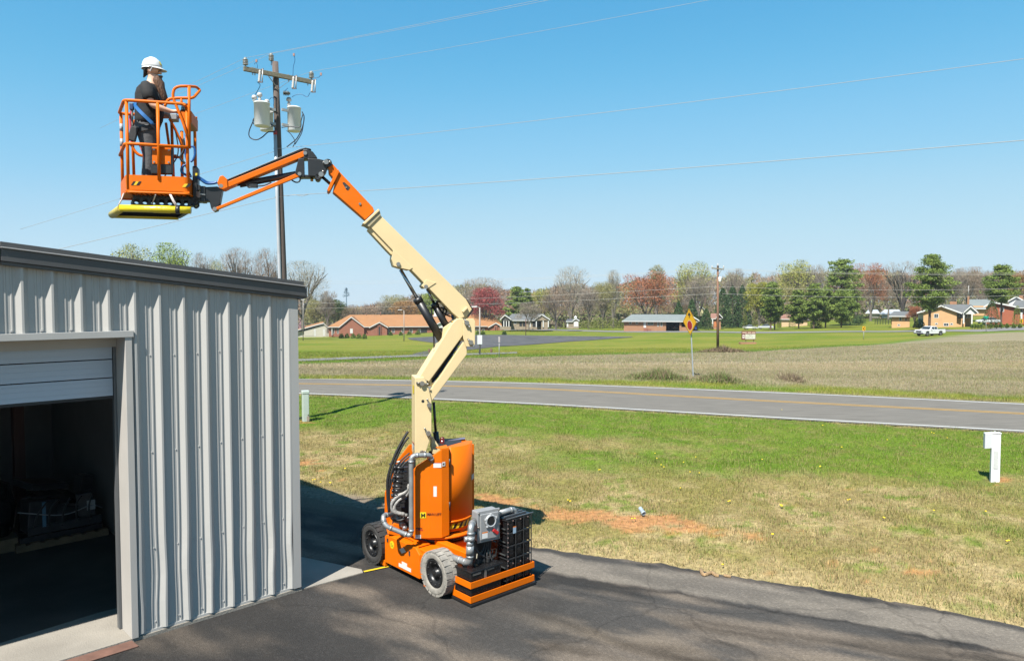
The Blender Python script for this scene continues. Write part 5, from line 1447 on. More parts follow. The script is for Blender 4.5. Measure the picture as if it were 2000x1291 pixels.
mbuild(mb, 'eyes', M('eye_dark', (.02, .015, .012), rough=.2))
mb = MB(); mb.loft([(Vector((.045, 0, 1.735)), X3 * .09, Y3 * .09), (Vector((.035, 0, 1.70)), X3 * .088, Y3 * .099), (Vector((.004, 0, 1.665)), X3 * .045, Y3 * .088), (Vector((-.018, 0, 1.62)), X3 * .024, Y3 * .06), (Vector((-.034, 0, 1.585)), X3 * .012, Y3 * .03), (Vector((-.042, 0, 1.57)), X3 * .006, Y3 * .012)], 14)
mbuild(mb, 'head_wrap', M('wrap_black', (.014, .014, .016), rough=.9, bump=.5, bs=20))
# hard hat
HW = M('hat_white', (.80, .80, .79), rough=.3, coat=.2)
mb = MB(); hc = Vector((.068, 0, 1.702))
prof_ = [(1.0, 0), (.99, .025), (.95, .058), (.86, .087), (.70, .112), (.45, .129), (.2, .136), (.01, .138)]
mb.loft([(hc + Vector((-.05 * z, 0, z)), X3 * .126 * r, Y3 * .106 * r) for r, z in prof_], 28)
rim = []
K_ = 28
inner = [hc + Vector((.125 * math.cos(2 * math.pi * k / K_), .105 * math.sin(2 * math.pi * k / K_), .004)) for k in range(K_)]
outer = [hc + Vector((.125 * math.cos(2 * math.pi * k / K_) + (.048 * max(0, math.cos(2 * math.pi * k / K_)) ** 1.5 + .012 * math.cos(2 * math.pi * k / K_)), .114 * math.sin(2 * math.pi * k / K_), -.012 - .012 * max(0, math.cos(2 * math.pi * k / K_)))) for k in range(K_)]
low = [p - Vector((0, 0, .006)) for p in outer]; lin = [p - Vector((0, 0, .012)) for p in inner]
mb.add(inner + outer + low + lin, [(k, (k + 1) % K_, K_ + (k + 1) % K_, K_ + k) for k in range(K_)] + [(K_ + k, K_ + (k + 1) % K_, 2 * K_ + (k + 1) % K_, 2 * K_ + k) for k in range(K_)] + [(2 * K_ + k, 2 * K_ + (k + 1) % K_, 3 * K_ + (k + 1) % K_, 3 * K_ + k) for k in range(K_)], True)
mbuild(mb, 'hard_hat', HW)
mb = MB()
for y_ in (-.02, .02): mb.tube(smooth_path([hc + Vector((.120, y_, .03)), hc + Vector((.083, y_, .098)), hc + Vector((0, y_, .141)), hc + Vector((-.083, y_, .098)), hc + Vector((-.126, y_, .02))]), .008, 6)
mbuild(mb, 'hat_ridge', HW)
mb = MB(); mb.box(hc + Vector((.112, -.03, .062)), (.012, .05, .05), M3=Matrix.Rotation(-.45, 3, 'Y')); mbuild(mb, 'hat_badge', M('badge_yellow', (.5, .42, .02), rough=.5), bevel=.003)
mb = MB(); mb.box(hc + Vector((-.03, -.094, .06)), (.035, .008, .012), M3=Matrix.Rotation(.4, 3, 'X')); mbuild(mb, 'hat_mark', M('mark_blue', (.25, .35, .55), rough=.5))
mb = MB(); mb.tube(smooth_path([hc + Vector((-.02, -.112, -.01)), hc + Vector((.02, -.108, -.012)), hc + Vector((.0, -.106, -.06)), hc + Vector((.0, -.104, -.075))]), .007, 6); mbuild(mb, 'chin_strap', M('strap_pale', (.5, .5, .52), rough=.5))
# safety harness
HB = M('harness_black', (.018, .018, .02), rough=.7); HBL = M('harness_blue', (.02, .17, .48), rough=.6); HR = M('harness_red', (.55, .03, .07), rough=.6)
def strap(pts, wd, name, mat, out=.0):
    mb = MB(); P = smooth_path(pts, 6)
    for a, b in zip(P[:-1], P[1:]):
        c_ = Vector((.01, 0, (a.z + b.z) / 2)); n_ = ((a + b) / 2 - c_); n_.z = 0
        mb.bar(a - (b - a) * .08, b + (b - a) * .08, wd, .008, n_.normalized())
    return mbuild(mb, name, mat)
strap([Vector((-.13, -.125, 1.16)), Vector((-.085, -.178, 1.10)), Vector((-.01, -.212, 1.02)), Vector((.08, -.19, .93)), Vector((.10, -.17, .90))], .045, 'harness_strap', HBL)
strap([Vector((-.13, -.13, .86)), Vector((-.06, -.205, .83)), Vector((.05, -.208, .86)), Vector((.12, -.15, .90)), Vector((.15, -.08, .93))], .06, 'leg_strap', HB)
strap([Vector((-.10, -.16, 1.16)), Vector((-.135, -.12, 1.17)), Vector((-.165, -.05, 1.17)), Vector((-.17, 0, 1.18))], .05, 'harness_strap', HBL)
strap([Vector((.155, -.06, 1.36)), Vector((.19, -.09, 1.22)), Vector((.205, -.10, 1.10)), Vector((.19, -.10, .97))], .045, 'harness_strap', HB)
mb = MB(); mb.box((-.185, -.06, 1.02), (.035, .05, .26)); mbuild(mb, 'harness_pad', M('pad_grey', (.36, .33, .30), rough=.8), bevel=.012)
mb = MB(); mb.box((-.18, -.07, 1.15), (.05, .06, .09)); mbuild(mb, 'harness_clip', M('harness_navy', (.02, .05, .14), rough=.5), bevel=.01)
mb = MB(); mb.tube(smooth_path([Vector((-.18, -.07, 1.12)), Vector((-.20, -.075, 1.0)), Vector((-.195, -.09, .84)), Vector((-.17, -.13, .74)), Vector((-.19, -.12, .62))]), .016, 7); mbuild(mb, 'lanyard', HR)
mb = MB(); mb.box((-.14, -.20, .76), (.10, .05, .20), M3=Matrix.Rotation(.25, 3, 'Y')); mbuild(mb, 'tool_pouch', HB, bevel=.015)
# ================================================================== POLES AND LINES NEAR THE YARD
WD = M('pole_wood', (.125, .095, .08), rough=.9, ns=3, na=.35, stretch=(6, 6, .5), bump=.4, bs=20)
WG = M('crossarm_wood', (.21, .19, .13), rough=.9, ns=6, na=.35, stretch=(1, 4, 4), bump=.4)
POR = M('porcelain_grey', (.34, .34, .31), rough=.25)
PORW = M('porcelain_pale', (.55, .53, .50), rough=.35)
TRF = M('transformer_grey', (.98, 1.0, .98), rough=.4, ns=4, na=.06)
PVC = M('conduit_pvc', (.46, .48, .50), rough=.4, ns=3, na=.1)
WIRE = M('wire_aluminium', (.36, .35, .33), rough=.6)
WDK = M('wire_black', (.015, .02, .035), rough=.5)
WBL = M('wire_blue', (.02, .12, .28), rough=.4)
UY = 23.4
ub = gxy(560, UY); ut = at(537.5, 121, UY)
up_ = thing('utility_pole', ub, 'wooden utility pole with crossarm and three transformers behind the metal building', 'utility pole')
def upx(y): 
    t = (y - 121) / (823 - 121); return 537.5 + (560 - 537.5) * t
def U(px, py, dY=0.): return at(px, py, UY + dY)
mb = MB(); n = 8; mb.tube([ub.lerp(ut, i / n) - ZV * (.05 if i == 0 else 0) for i in range(n + 1)], [.140 - .045 * i / n for i in range(n + 1)], 14); mb.build('pole', WD, up_)
AR0, AR1 = at(473.5, 136, 22.75), at(611.5, 163, 24.15)
ad = (AR1 - AR0).normalized(); an = ad.cross(ZV).normalized()
if an.y > 0: an = -an
AO = an * .12
def arm(t): return AR0.lerp(AR1, t) + AO
mb = MB(); mb.bar(arm(0), arm(1), .10, .135); mb.build('crossarm', WG, up_, bevel=.006)
pc_ = U(540.5, 176) + an * .13
for t_ in (.31, .66):
    mb = MB(); mb.bar(arm(t_) + an * .06 - ZV * .05, pc_, .012, .04, an); mb.build('brace', M('brace_wood', (.26, .24, .2), rough=.8), up_)
def insul(base, axis=ZV, h=.24, r=.085, mat=POR, name='insulator'):
    mb = MB(); pr = [(r * .45, 0)]
    for k in range(4):
        z = h * (.05 + .2 * k); pr += [(r * .55, z), (r, z + .01), (r * .95, z + h * .10), (r * .6, z + h * .13)]
    pr += [(r * .5, h * .88), (r * .55, h * .93), (r * .45, h), (.001, h)]
    mb.lathe(base, axis, pr, 14); return mb.build(name, mat, up_)
INS = []
for b_ in (arm(.025) + ZV * .09, arm(.955) + ZV * .09, ut - PV * .12 + ZV * .0):
    mb = MB(); mb.cyl(b_ - ZV * .12, b_ + ZV * .03, .015, 6); mb.build('insulator_pin', STL, up_)
    insul(b_ + ZV * .02); INS.append(b_ + ZV * .25)
insul(U(544, 181) + PV * .14, PV, .22, .085, M('porcelain_dark', (.10, .11, .10), rough=.3))
def cutout(t, dz=0):
    b_ = arm(t) + an * .09
    co = bpy.data.objects.new('fuse_cutout', None); COL.objects.link(co); co.parent = up_
    mb = MB(); a_, c_ = b_ + ZV * .02, b_ - ZV * .36 - ad * .04
    pr = []; mb.tube([a_.lerp(c_, i / 10) for i in range(11)], [.048 if i % 2 else .034 for i in range(11)], 10); mb.build('cutout_body', PORW, co, root=up_)
    mb = MB(); mb.tube([a_ + an * .12 + ad * .04 + ZV * .02, c_ + an * .14 + ad * .05], .018, 8); mb.build('fuse_tube', PORW, co, root=up_)
    mb = MB(); mb.bar(a_, a_ + an * .14 + ad * .05 + ZV * .02, .03, .03); mb.bar(c_, c_ + an * .16 + ad * .06 - ZV * .02, .03, .03); mb.build('cutout_bracket', M('bracket_grey', (.25, .2, .2), rough=.4, metal=.4), co, root=up_)
    return c_
K1, K2, K3 = cutout(.21), cutout(.68), cutout(.96)
mb = MB()
for t_ in (.12, .15, .62, .9): mb.bar(arm(t_) - ZV * .14 , arm(t_) + ZV * .1, .02, .05)
mb.build('arm_bolts', STL, up_)
tag(bpy.data.objects['arm_bolts'], kind='stuff')
def transformer(px, ytop, ybot, dY, rpx, bush):
    tr = bpy.data.objects.new('transformer', None); COL.objects.link(tr); tr.parent = up_
    Yt = UY + dY; a_, b_ = at(px, ybot, Yt), at(px, ytop, Yt); h = (b_ - a_).z; r = rpx / F * Yt
    mb = MB(); mb.lathe(a_, ZV, [(r * .9, 0), (r, .02), (r, h * .94), (r * 1.06, h * .945), (r * 1.06, h * .97), (r * .9, h), (.001, h + .03)], 28); mb.build('tank', TRF, tr, root=up_)
    for dx, hh in bush:
        c_ = a_ + ZV * (h + .01) + PV * dx
        mb = MB(); mb.lathe(c_, ZV, [(.04, 0), (.06, .03), (.04, .06), (.06, .09), (.035, .12), (.03, hh - .06), (.075, hh - .05), (.085, hh), (.06, hh + .06), (.001, hh + .08)], 14); mb.build('bushing', PORW, tr, root=up_)
    mb = MB(); d_ = (Vector((ub.x, ub.y, 0)) - Vector((a_.x, a_.y, 0))); d_ = d_.normalized()
    for f_ in (.2, .8): mb.bar(a_ + ZV * h * f_ + d_ * r * .9, a_ + ZV * h * f_ + d_ * (r + .22), .06, .08)
    mb.build('bracket', M('bracket_pale', (.42, .43, .42), rough=.4), tr, root=up_)
    return a_, b_
t1 = transformer(512, 200, 247, -.55, 14.5, ((-.22, .13), (-.06, .22)))
t2 = transformer(521, 211, 256, .45, 12.5, ((.02, .2),))
t3 = transformer(575, 209, 257, .25, 12.5, ((-.16, .22),))
cx_ = [U(upx(y) - 4.5, y, -.15) for y in (262, 400, 560, 700, 818)]
mb = MB(); mb.tube(cx_, .055, 12); mb.build('riser_conduit', PVC, up_)
mb = MB(); mb.tube([cx_[0] - ZV * .02, cx_[0] + ZV * .1], .06, 12); mb.build('conduit_band', M('band_red', (.55, .05, .06), rough=.5), up_)
mb = MB()
for y in (290, 384): mb.tube([U(upx(y) - 9, y, -.2), U(upx(y) + 6, y, -.05)], .012, 6)
mb.build('pole_band', STL, up_); tag(bpy.data.objects['pole_band'], kind='stuff')
for pts, r, m_ in (
    ([(501, 210), (498, 228), (487, 255), (488, 268), (500, 273), (512, 268), (524, 258), (538, 258)], .018, WDK),
    ([(503, 208), (500, 225), (494, 235), (496, 243)], .016, WDK),
    ([(509, 206), (511, 222), (519, 233), (530, 243), (540, 250)], .018, WDK),
    ([(590, 218), (594, 230), (590, 250), (580, 270), (569, 280), (560, 287)], .018, WDK),
    ([(592, 222), (588, 236), (586, 248), (566, 247), (550, 249)], .016, WDK),
    ([(594, 226), (592, 246), (588, 262), (576, 282)], .016, WDK),
    ([(560, 255), (568, 262), (576, 276), (572, 287)], .014, WDK),
    ([(502, 160), (508, 166), (504, 176), (498, 186)], .010, WBL),
    ([(606, 180), (600, 189), (588, 184), (576, 186), (570, 190)], .010, WBL),
    ([(556, 178), (562, 172)], .010, WBL),
    ([(572, 148), (573, 130), (576, 118), (574, 107)], .010, WBL),
    ([(610, 152), (622, 151), (627, 145)], .009, WBL),
    ([(501, 137), (503, 128), (499, 122), (497, 126)], .009, WBL),
    ([(526, 195), (531, 190), (535, 196), (534, 206)], .009, WBL)):
    mb = MB(); mb.tube(smooth_path([U(x, y, -.35) for x, y in pts], 6), r, 6); mb.build('drop_wire', m_, up_)
mb = MB()
for x, y in ((574, 107), (627, 145), (501, 119)): mb.box(U(x, y, -.35), (.05, .05, .08))
mb.build('wire_clamp', M('clamp_copper', (.4, .22, .18), rough=.4), up_); tag(bpy.data.objects['wire_clamp'], kind='stuff')
RD = Vector((.943, -.333, 0))
def line_to(a, px, py, d):
    """point where the horizontal direction d from a meets bearing px, at height seen at py"""
    u = (px - CX) / F
    t = (u * a.y - a.x) / (d.x - u * d.y)
    p = a + d * t
    return at(px, py, p.y)
def wire(a, b, label, ext=1.35, r=.0042, sag=.0, mat=None, n=24, both=None, name='power_line'):
    e = a + (b - a) * ext
    pts = [a + (e - a) * (i / n) + ZV * (-4 * sag * (i / n) * (1 - i / n)) for i in range(n + 1)]
    if both is not None:
        e2 = a + (both - a) * 1.25
        pts = [a + (e2 - a) * (i / n) for i in range(n, 0, -1)] + pts
    mb = MB(); mb.tube(pts, r, 5); o = mb.build(name, mat or WIRE)
    return tag(o, label, 'power line')
LD = -RD
wire(INS[0], line_to(INS[0], 1045, 0, RD), 'overhead line from the left end of the near crossarm, upper of the close pair', sag=.03, both=line_to(INS[0], 248, 225, LD))
wire(INS[2], line_to(INS[2], 1065, 0, RD), 'overhead line from the insulator on top of the near pole, lower of the close pair', sag=.03, both=line_to(INS[2], 330, 192, LD))
wire(INS[1], line_to(INS[1], 1370, 0, RD), 'overhead line from the right end of the near crossarm', sag=.05, both=line_to(INS[1], 396, 217, LD))
n0 = U(558, 289)
wire(n0, line_to(n0, 2000, 105, RD), 'neutral wire running from beneath the transformers across the open sky', sag=.15, r=.006, both=line_to(n0, 130, 420, LD))
c0 = U(555, 382)
wire(c0, line_to(c0, 2000, 266, RD), 'lowest cable from the near pole, passing behind the orange boom', sag=.12, r=.0085, both=line_to(c0, 100, 490, LD))
mb = MB(); mb.tube([c0 + PV * .1, U(575, 380), U(590, 383), U(604, 379)], .008, 5); o = mb.build('cable_splice', WIRE, up_)

# ================================================================== small things on the verge
PG = M('pedestal_green', (.48, .56, .50), rough=.55, ns=6, na=.06)
def pedestal():
    b_ = gp(597, 822); t_ = thing('utility_pedestal', b_, 'pale green square utility pedestal on red soil beside the shed corner', 'pedestal', R(25))
    h = 60 / F * b_.y; w_ = .21
    mb = MB(); mb.prism([(-w_ / 2, -w_ / 2, -.05), (w_ / 2, -w_ / 2, -.05), (w_ / 2, w_ / 2, -.05), (-w_ / 2, w_ / 2, -.05)], (0, 0, h - .02)); mb.build('body', PG, t_, world=False, bevel=.02)
    mb = MB(); mb.prism([(-w_ / 2 - .012, -w_ / 2 - .012, h - .10), (w_ / 2 + .012, -w_ / 2 - .012, h - .10), (w_ / 2 + .012, w_ / 2 + .012, h - .10), (-w_ / 2 - .012, w_ / 2 + .012, h - .10)], (0, 0, .11)); mb.build('cap', PG, t_, world=False, bevel=.02)
    mb = MB(); mb.box((.06, -w_ / 2 - .003, .1), (.08, .01, .16)); mb.build('base_plate', M('pedestal_tan', (.36, .30, .24), rough=.8), t_, world=False)
    mb = MB(); mb.box((.07, -w_ / 2 - .01, .23), (.05, .02, .02)); mb.build('latch', STL, t_, world=False)
    b2 = gp(581.5, 822); t2 = thing('marker_stake', b2, 'thin grey metal stake beside the pale green pedestal', 'stake')
    mb = MB(); mb.cyl((0, 0, -.05), (0, 0, .28), .018, 8); mb.build('stake', M('stake_pale', (.42, .42, .45), rough=.5), t2, world=False)
    mb = MB(); mb.cyl((0, 0, .28), (0, 0, .66), .026, 8); mb.build('sleeve', M('sleeve_grey', (.3, .26, .27), rough=.6), t2, world=False)
pedestal()
def meter():
    b_ = gp(1942.5, 938); h = (938 - 843) / F * b_.y
    t_ = thing('meter_pedestal', b_, 'white metal meter pedestal with side box standing on bare soil in the lawn', 'pedestal', R(-22))
    WM_ = M('pedestal_white', (.72, .73, .75), rough=.45, ns=5, na=.05)
    mb = MB(); mb.box((0, 0, h / 2 - .03), (.17, .13, h + .02)); mb.build('post', WM_, t_, world=False, bevel=.008)
    mb = MB(); mb.box((0, -.069, h * .45), (.085, .008, .40)); mb.build('weathered_label', M('label_grey', (.52, .53, .52), rough=.7, ns=40, na=.2, stretch=(.2, 1, 2)), t_, world=False)
    mb = MB(); mb.prism([(-.086, -.09, h - .335), (-.20, .01, h - .375), (-.20, .01, h - .03), (-.086, -.09, h + .0)], (.0, .16, 0.0)); mb.build('side_box', WM_, t_, world=False, bevel=.006)
    mb = MB(); mb.box((0, 0, h + .0), (.19, .15, .02)); mb.cyl((-.02, 0, h + .01), (-.02, 0, h + .035), .012, 8); mb.build('cap', WM_, t_, world=False, bevel=.004)
meter()
def drain():
    b_ = gp(1257, 1012); z = float(ground_z(np.array([b_.x]), np.array([b_.y]))[0])
    t_ = thing('drain_pipe', Vector((b_.x, b_.y, z)), 'short stub of pale grey drain pipe poking out of the red soil', 'pipe')
    mb = MB(); a, c = Vector((-.05, .12, .13)), Vector((.01, -.06, .05)); d_ = (c - a).normalized()
    mb.lathe(a, d_, [(.001, 0), (.034, .01), (.038, .02), (.038, .14), (.044, .14), (.044, .17), (.034, .17), (.033, .08), (.001, .07)], 18); mb.build('pipe', M('pipe_pale', (.45, .52, .58), rough=.35, ns=9, na=.2), t_, world=False)
drain()
def worm(pts, r, label):
    P = [gp(*p) + ZV * .02 for p in pts]
    mb = MB(); mb.tube(smooth_path(P, 6), r, 7); o = mb.build('straw_debris', M('debris_straw', (.34, .22, .11), rough=.95, ns=30, na=.4, bump=.8)); tag(o, label, 'debris')
worm([(1369, 1115), (1374, 1124), (1383, 1122), (1390, 1120), (1398, 1125), (1404, 1126)], .028, 'longer wavy strip of dry straw debris lying at the driveway edge')
worm([(1414, 1125), (1421, 1127), (1428, 1128)], .022, 'short scrap of straw debris beside the longer wavy strip')

# ================================================================== ROAD SIGN (stop ahead)
def stop_ahead():
    b_ = gp(1354, 735); t_ = thing('road_sign', b_, 'yellow diamond stop ahead sign with red octagon on a leaning post by the road', 'road sign')
    top = at(1346.5, 655, b_.y)
    mb = MB(); a = Vector(b_) - ZV * .1; c = at(1348, 612, b_.y + .02)
    d_ = (c - a).normalized(); mb.bar(a, c, .05, .07, Vector((0, 1, 0))); mb.build('post', M('post_galv', (.42, .46, .50), rough=.5, metal=.3), t_)
    cen = at(1347, 628.5, b_.y - .08); sx = Vector((.27, -.963, 0)).normalized(); sz = (d_ + Vector((-.02, 0, 0))).normalized(); sz = (sz - sx * sz.dot(sx)).normalized(); sn = sx.cross(sz)
    if sn.y > 0: sn = -sn
    hd = 26.3 / F * b_.y; 
    YS_ = M('sign_yellow', (.82, .43, .005), rough=.4); BK = M('sign_black', (.012, .012, .012), rough=.5)
    def dia(k, off, name, mat, th=.004):
        mb = MB(); mb.prism([cen + sx * hd * k + sn * off, cen + sz * hd * k + sn * off, cen - sx * hd * k + sn * off, cen - sz * hd * k + sn * off], sn * th); return mb.build(name, mat, t_)
    dia(1.0, .0, 'plate', YS_); 
    mb = MB()
    for s1, s2 in ((1, 1), (1, -1), (-1, 1), (-1, -1)):
        a_, b2 = cen + sx * s1 * hd * .95 + sn * .0055, cen + sz * s2 * hd * .95 + sn * .0055; mb.bar(a_, b2, .022, .002, sn)
    mb.build('border', BK, t_)
    def octa(r, off, name, mat):
        c2 = cen - sz * hd * .25; mb = MB(); mb.prism([c2 + sx * r * math.cos(math.pi / 8 + k * math.pi / 4) + sz * r * math.sin(math.pi / 8 + k * math.pi / 4) + sn * off for k in range(8)], sn * .002); mb.build(name, mat, t_)
    octa(hd * .40, .0045, 'octagon_border', M('sign_white', (.72, .70, .66), rough=.4)); octa(hd * .365, .0070, 'octagon', M('sign_red', (.40, .008, .012), rough=.35))
    c2 = cen + sz * hd * .50
    mb = MB(); mb.prism([c2 + (sx * x + sz * y) * hd + sn * .0045 for x, y in ((-.06, -.19), (.06, -.19), (.06, -.02), (.24, -.02), (0, .25), (-.24, -.02), (-.06, -.02))], sn * .002); mb.build('arrow', BK, t_)
stop_ahead()
# ================================================================== FAR BUILDINGS, SIGNS, VEHICLES
BRK = M('brick_red', (.30, .115, .07), rough=.9, ns=.9, na=.12)
BRK2 = M('brick_orange', (.36, .185, .10), rough=.9, ns=.9, na=.12)
PEACH = M('brick_peach', (.60, .36, .18), rough=.9, ns=.7, na=.10)
BUFF = M('stone_buff', (.30, .24, .17), rough=.9, ns=1.2, na=.25)
RFO = M('roof_orange', (.35, .165, .062), rough=.9, ns=.5, na=.10)
RFG = M('roof_grey', (.135, .14, .14), rough=.85, ns=.6, na=.14)
RFS = M('roof_slate', (.19, .215, .21), rough=.85, ns=.6, na=.10)
RFD = M('roof_dark', (.085, .09, .10), rough=.8, ns=.6, na=.15)
RFR = M('roof_brown', (.26, .13, .09), rough=.85, ns=.6, na=.15)
WHP = M('trim_white', (.66, .66, .64), rough=.55)
SID = M('siding_cream', (.56, .53, .44), rough=.7, ns=2, na=.06, stretch=(.2, .2, 4))
GL = glass('window_glass')
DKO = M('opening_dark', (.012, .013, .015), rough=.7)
def XZ(px, py, Y): return at(px, py, Y)
class House:
    """front built square to the line of sight; depth runs away from the viewer"""
    def __init__(s, name, px, py, Y, label, cat='house'):
        s.Y = Y; s.b = at(px, py, Y); s.e = Vector((s.b.x, s.b.y, 0)).normalized(); s.r = Vector((s.e.y, -s.e.x, 0)); s.rz = math.atan2(s.r.y, s.r.x)
        s.t = thing(name, s.b, label, cat)
    def p(s, px, py, dY=0.):
        d = ray(px, py); o = Vector((0, 0, EYE)); t = (s.e.dot(s.b) + dY) / s.e.dot(d); return o + d * t
    def quadpts(s, px0, px1, y0, y1, dY, foot):
        a, b = s.p(px0, y1, dY), s.p(px1, y0, dY)
        return [Vector((a.x, a.y, a.z - foot)), Vector((b.x, b.y, a.z - foot)), Vector((b.x, b.y, b.z)), Vector((a.x, a.y, b.z))]
    def wall(s, px0, px1, y0, y1, dY=0., depth=8., mat=BRK, name='wall', foot=.6):
        mb = MB(); mb.prism(s.quadpts(px0, px1, y0, y1, dY, foot), s.e * depth); return mb.build(name, mat, s.t)
    def gwall(s, px0, px1, y0, y1, apx, apy, dY=0., depth=8., mat=BRK, name='gable_wall', foot=.6):
        q = s.quadpts(px0, px1, y0, y1, dY, foot); mb = MB(); mb.prism(q[:3] + [s.p(apx, apy, dY)] + q[3:], s.e * depth); return mb.build(name, mat, s.t)
    def groof(s, px0, px1, ye, apx, apy, dY=0., depth=8., mat=RFO, th=.22, fascia=True, name='roof'):
        a, b, c = s.p(px0, ye, dY), s.p(px1, ye, dY), s.p(apx, apy, dY); b.z = a.z
        up_v = Vector((0, 0, th))
        for q, r_ in ((a, c), (b, c)):
            mb = MB(); mb.prism([q, r_, r_ + up_v, q + up_v], s.e * depth); mb.build(name, mat, s.t)
            if fascia:
                mb = MB(); f_ = s.e * -.06 + Vector((0, 0, -.10)); mb.prism([q + f_, r_ + f_, r_ + f_ + up_v * 1.5, q + f_ + up_v * 1.5], s.e * .055); mb.build('fascia', WHP, s.t)
    def hroof(s, px0, px1, ye, rx0, rx1, yr, dY=0., depth=10., mat=RFO, eave=True, name='roof'):
        a, b = s.p(px0, ye, dY), s.p(px1, ye, dY); b.z = a.z
        m0, m1 = s.p(rx0, yr, dY + depth / 2), s.p(rx1, yr, dY + depth / 2); m1.z = m0.z
        c, d = b + s.e * depth, a + s.e * depth
        mb = MB(); mb.add([a, b, c, d, m0, m1], [(0, 1, 5, 4), (1, 2, 5), (2, 3, 4, 5), (3, 0, 4), (3, 2, 1, 0)]); mb.build(name, mat, s.t)
        if eave:
            o_ = s.e * -.06; z1, z2 = Vector((0, 0, -.22)), Vector((0, 0, -.01))
            mb = MB(); mb.prism([a + o_ + z1, b + o_ + z1, b + o_ + z2, a + o_ + z2], s.e * .05); mb.build('fascia', WHP, s.t)
    def win(s, px, py, w, h, dY=0., frame=True, name='window', fm=None, mull=0):
        a = s.p(px, py, dY); W_, H_ = w / F * s.Y, h / F * s.Y
        P = lambda x, y, z: a + s.r * x + s.e * y + ZV * z
        mb = MB()
        mb.box(P(0, -.03, H_ / 2), (W_ + .1, .05, .1), rz=s.rz); mb.box(P(0, -.03, -H_ / 2), (W_ + .1, .05, .1), rz=s.rz)
        for k in (-.5, .5): mb.box(P(W_ * k, -.031, 0), (.1, .05, H_ - .1), rz=s.rz)
        for k in range(mull): mb.box(P(W_ * (-.5 + (k + 1) / (mull + 1)), -.029, 0), (.06, .04, H_ - .1), rz=s.rz)
        f_ = mb.build(name, fm or WHP, s.t)
        mb = MB(); mb.box(P(0, -.012, 0), (W_ - .05, .02, H_ - .05), rz=s.rz); mb.build('pane', GL, f_, root=s.t)
        return f_
    def panel(s, px0, px1, y0, y1, dY=0., mat=WHP, name='door', th=.06):
        mb = MB(); mb.prism([q - s.e * th for q in s.quadpts(px0, px1, y0, y1, dY, 0)], s.e * (th - .004)); return mb.build(name, mat, s.t)
    def col(s, px, y0, y1, dY=0., r=.12, mat=WHP, name='column'):
        a, b = s.p(px, y1, dY), s.p(px, y0, dY)
        mb = MB(); mb.box((a.x, a.y, (a.z + b.z) / 2), (2 * r, 2 * r, b.z - a.z), rz=s.rz); return mb.build(name, mat, s.t)
# ---- church
H = House('church', 810, 655, 250, 'long red brick church with orange shingle roof, gables and white steeple', 'church')
H.wall(642, 980, 638.5, 654, 1.5, 22); H.hroof(639.5, 982.5, 638, 683, 962, 614.5, .8, 23.5)
H.gwall(663, 711, 638.5, 654, 686, 620.5, .6, 12); H.groof(661.5, 712.5, 639.5, 686, 619.5, .2, 14)
H.panel(683.8, 689, 641.5, 650.5, .6)
H.gwall(722.5, 756, 638.5, 658, 741, 630.5, -4, 10); H.groof(720.5, 758, 640, 741, 629.8, -4.5, 12)
H.wall(737.3, 744.8, 634, 657.9, -4.25, .3, M('brick_dark', (.20, .075, .05), rough=.9), 'buttress'); H.panel(740, 742.3, 638, 654, -4.26, GL, 'window', .02)
H.win(651, 646, 3, 10, 1.5); H.win(660, 646, 3, 10, 1.5)
for x in (768, 787, 803, 819): H.win(x, 645.5, 5, 7, 1.5, mull=1)
H.col(759.5, 639, 652, 1.2, .12); H.col(648.5, 639, 654, 1.2, .12)
H.panel(822, 834, 641, 652, 1.5, DKO, 'entrance', .03)
H.groof(842, 878, 638.5, 862, 629, -3, 10); H.gwall(846, 876, 638.5, 640, 862, 630, -2.5, 2, WHP, 'pediment', foot=0)
for x in (848, 857, 866): H.col(x, 639, 652, -2.2, .22)
H.gwall(956, 980.5, 638.5, 655.5, 968.5, 632, -2.5, 8); H.groof(953.5, 983, 639.5, 968.5, 631, -3, 10); H.wall(965, 971.5, 635, 655.4, -2.8, .35, BRK, 'buttress'); H.panel(967.5, 969, 638, 653, -2.81, DKO, 'window', .02)
for x in (885, 900, 915, 932, 944): H.win(x, 645.5, 5, 6.5, 1.5, mull=1)
st = H.p(851.5, 626, 11)
mb = MB(); mb.box((st.x, st.y, st.z + .3), (2.0, 2.0, 2.6)); mb.box((st.x, st.y, st.z + 1.7), (2.3, 2.3, .2)); mb.build('steeple_base', WHP, H.t)
mb = MB(); mb.lathe((st.x, st.y, st.z + 1.8), (0, 0, 1), [(.75, 0), (.7, 1.3), (.85, 1.35), (.5, 2.0), (.05, 5.2), (.001, 5.3)], 8, smooth=False); mb.build('spire', WHP, H.t)
for x, y0 in ((743, 611), (715, 614), (757, 618)): 
    q_ = H.p(x, y0, 12); mb = MB(); mb.cyl(q_ - ZV * 1.2, q_ + ZV * .4, .12, 8); mb.build('roof_vent', RFR, H.t)
# white annex
H = House('annex', 608, 656, 262, 'low cream sided hall with orange roof left of the church', 'hall')
H.wall(577, 594, 646.5, 657, 0, 14, SID); H.gwall(594, 644, 645.5, 656.5, 634, 632.5, -.6, 14.6, SID)
H.groof(575.5, 646, 646.3, 632, 631.2, -1.0, 17)
for x0, x1, m_ in ((594.2, 613, SID), (613.5, 617, WHP), (631, 635, WHP), (636.5, 640, M('siding_shade', (.44, .42, .37), rough=.7))): H.panel(x0, x1, 642.5 if x0 > 610 else 646.5, 656, -.6, m_, 'siding_panel', .05)
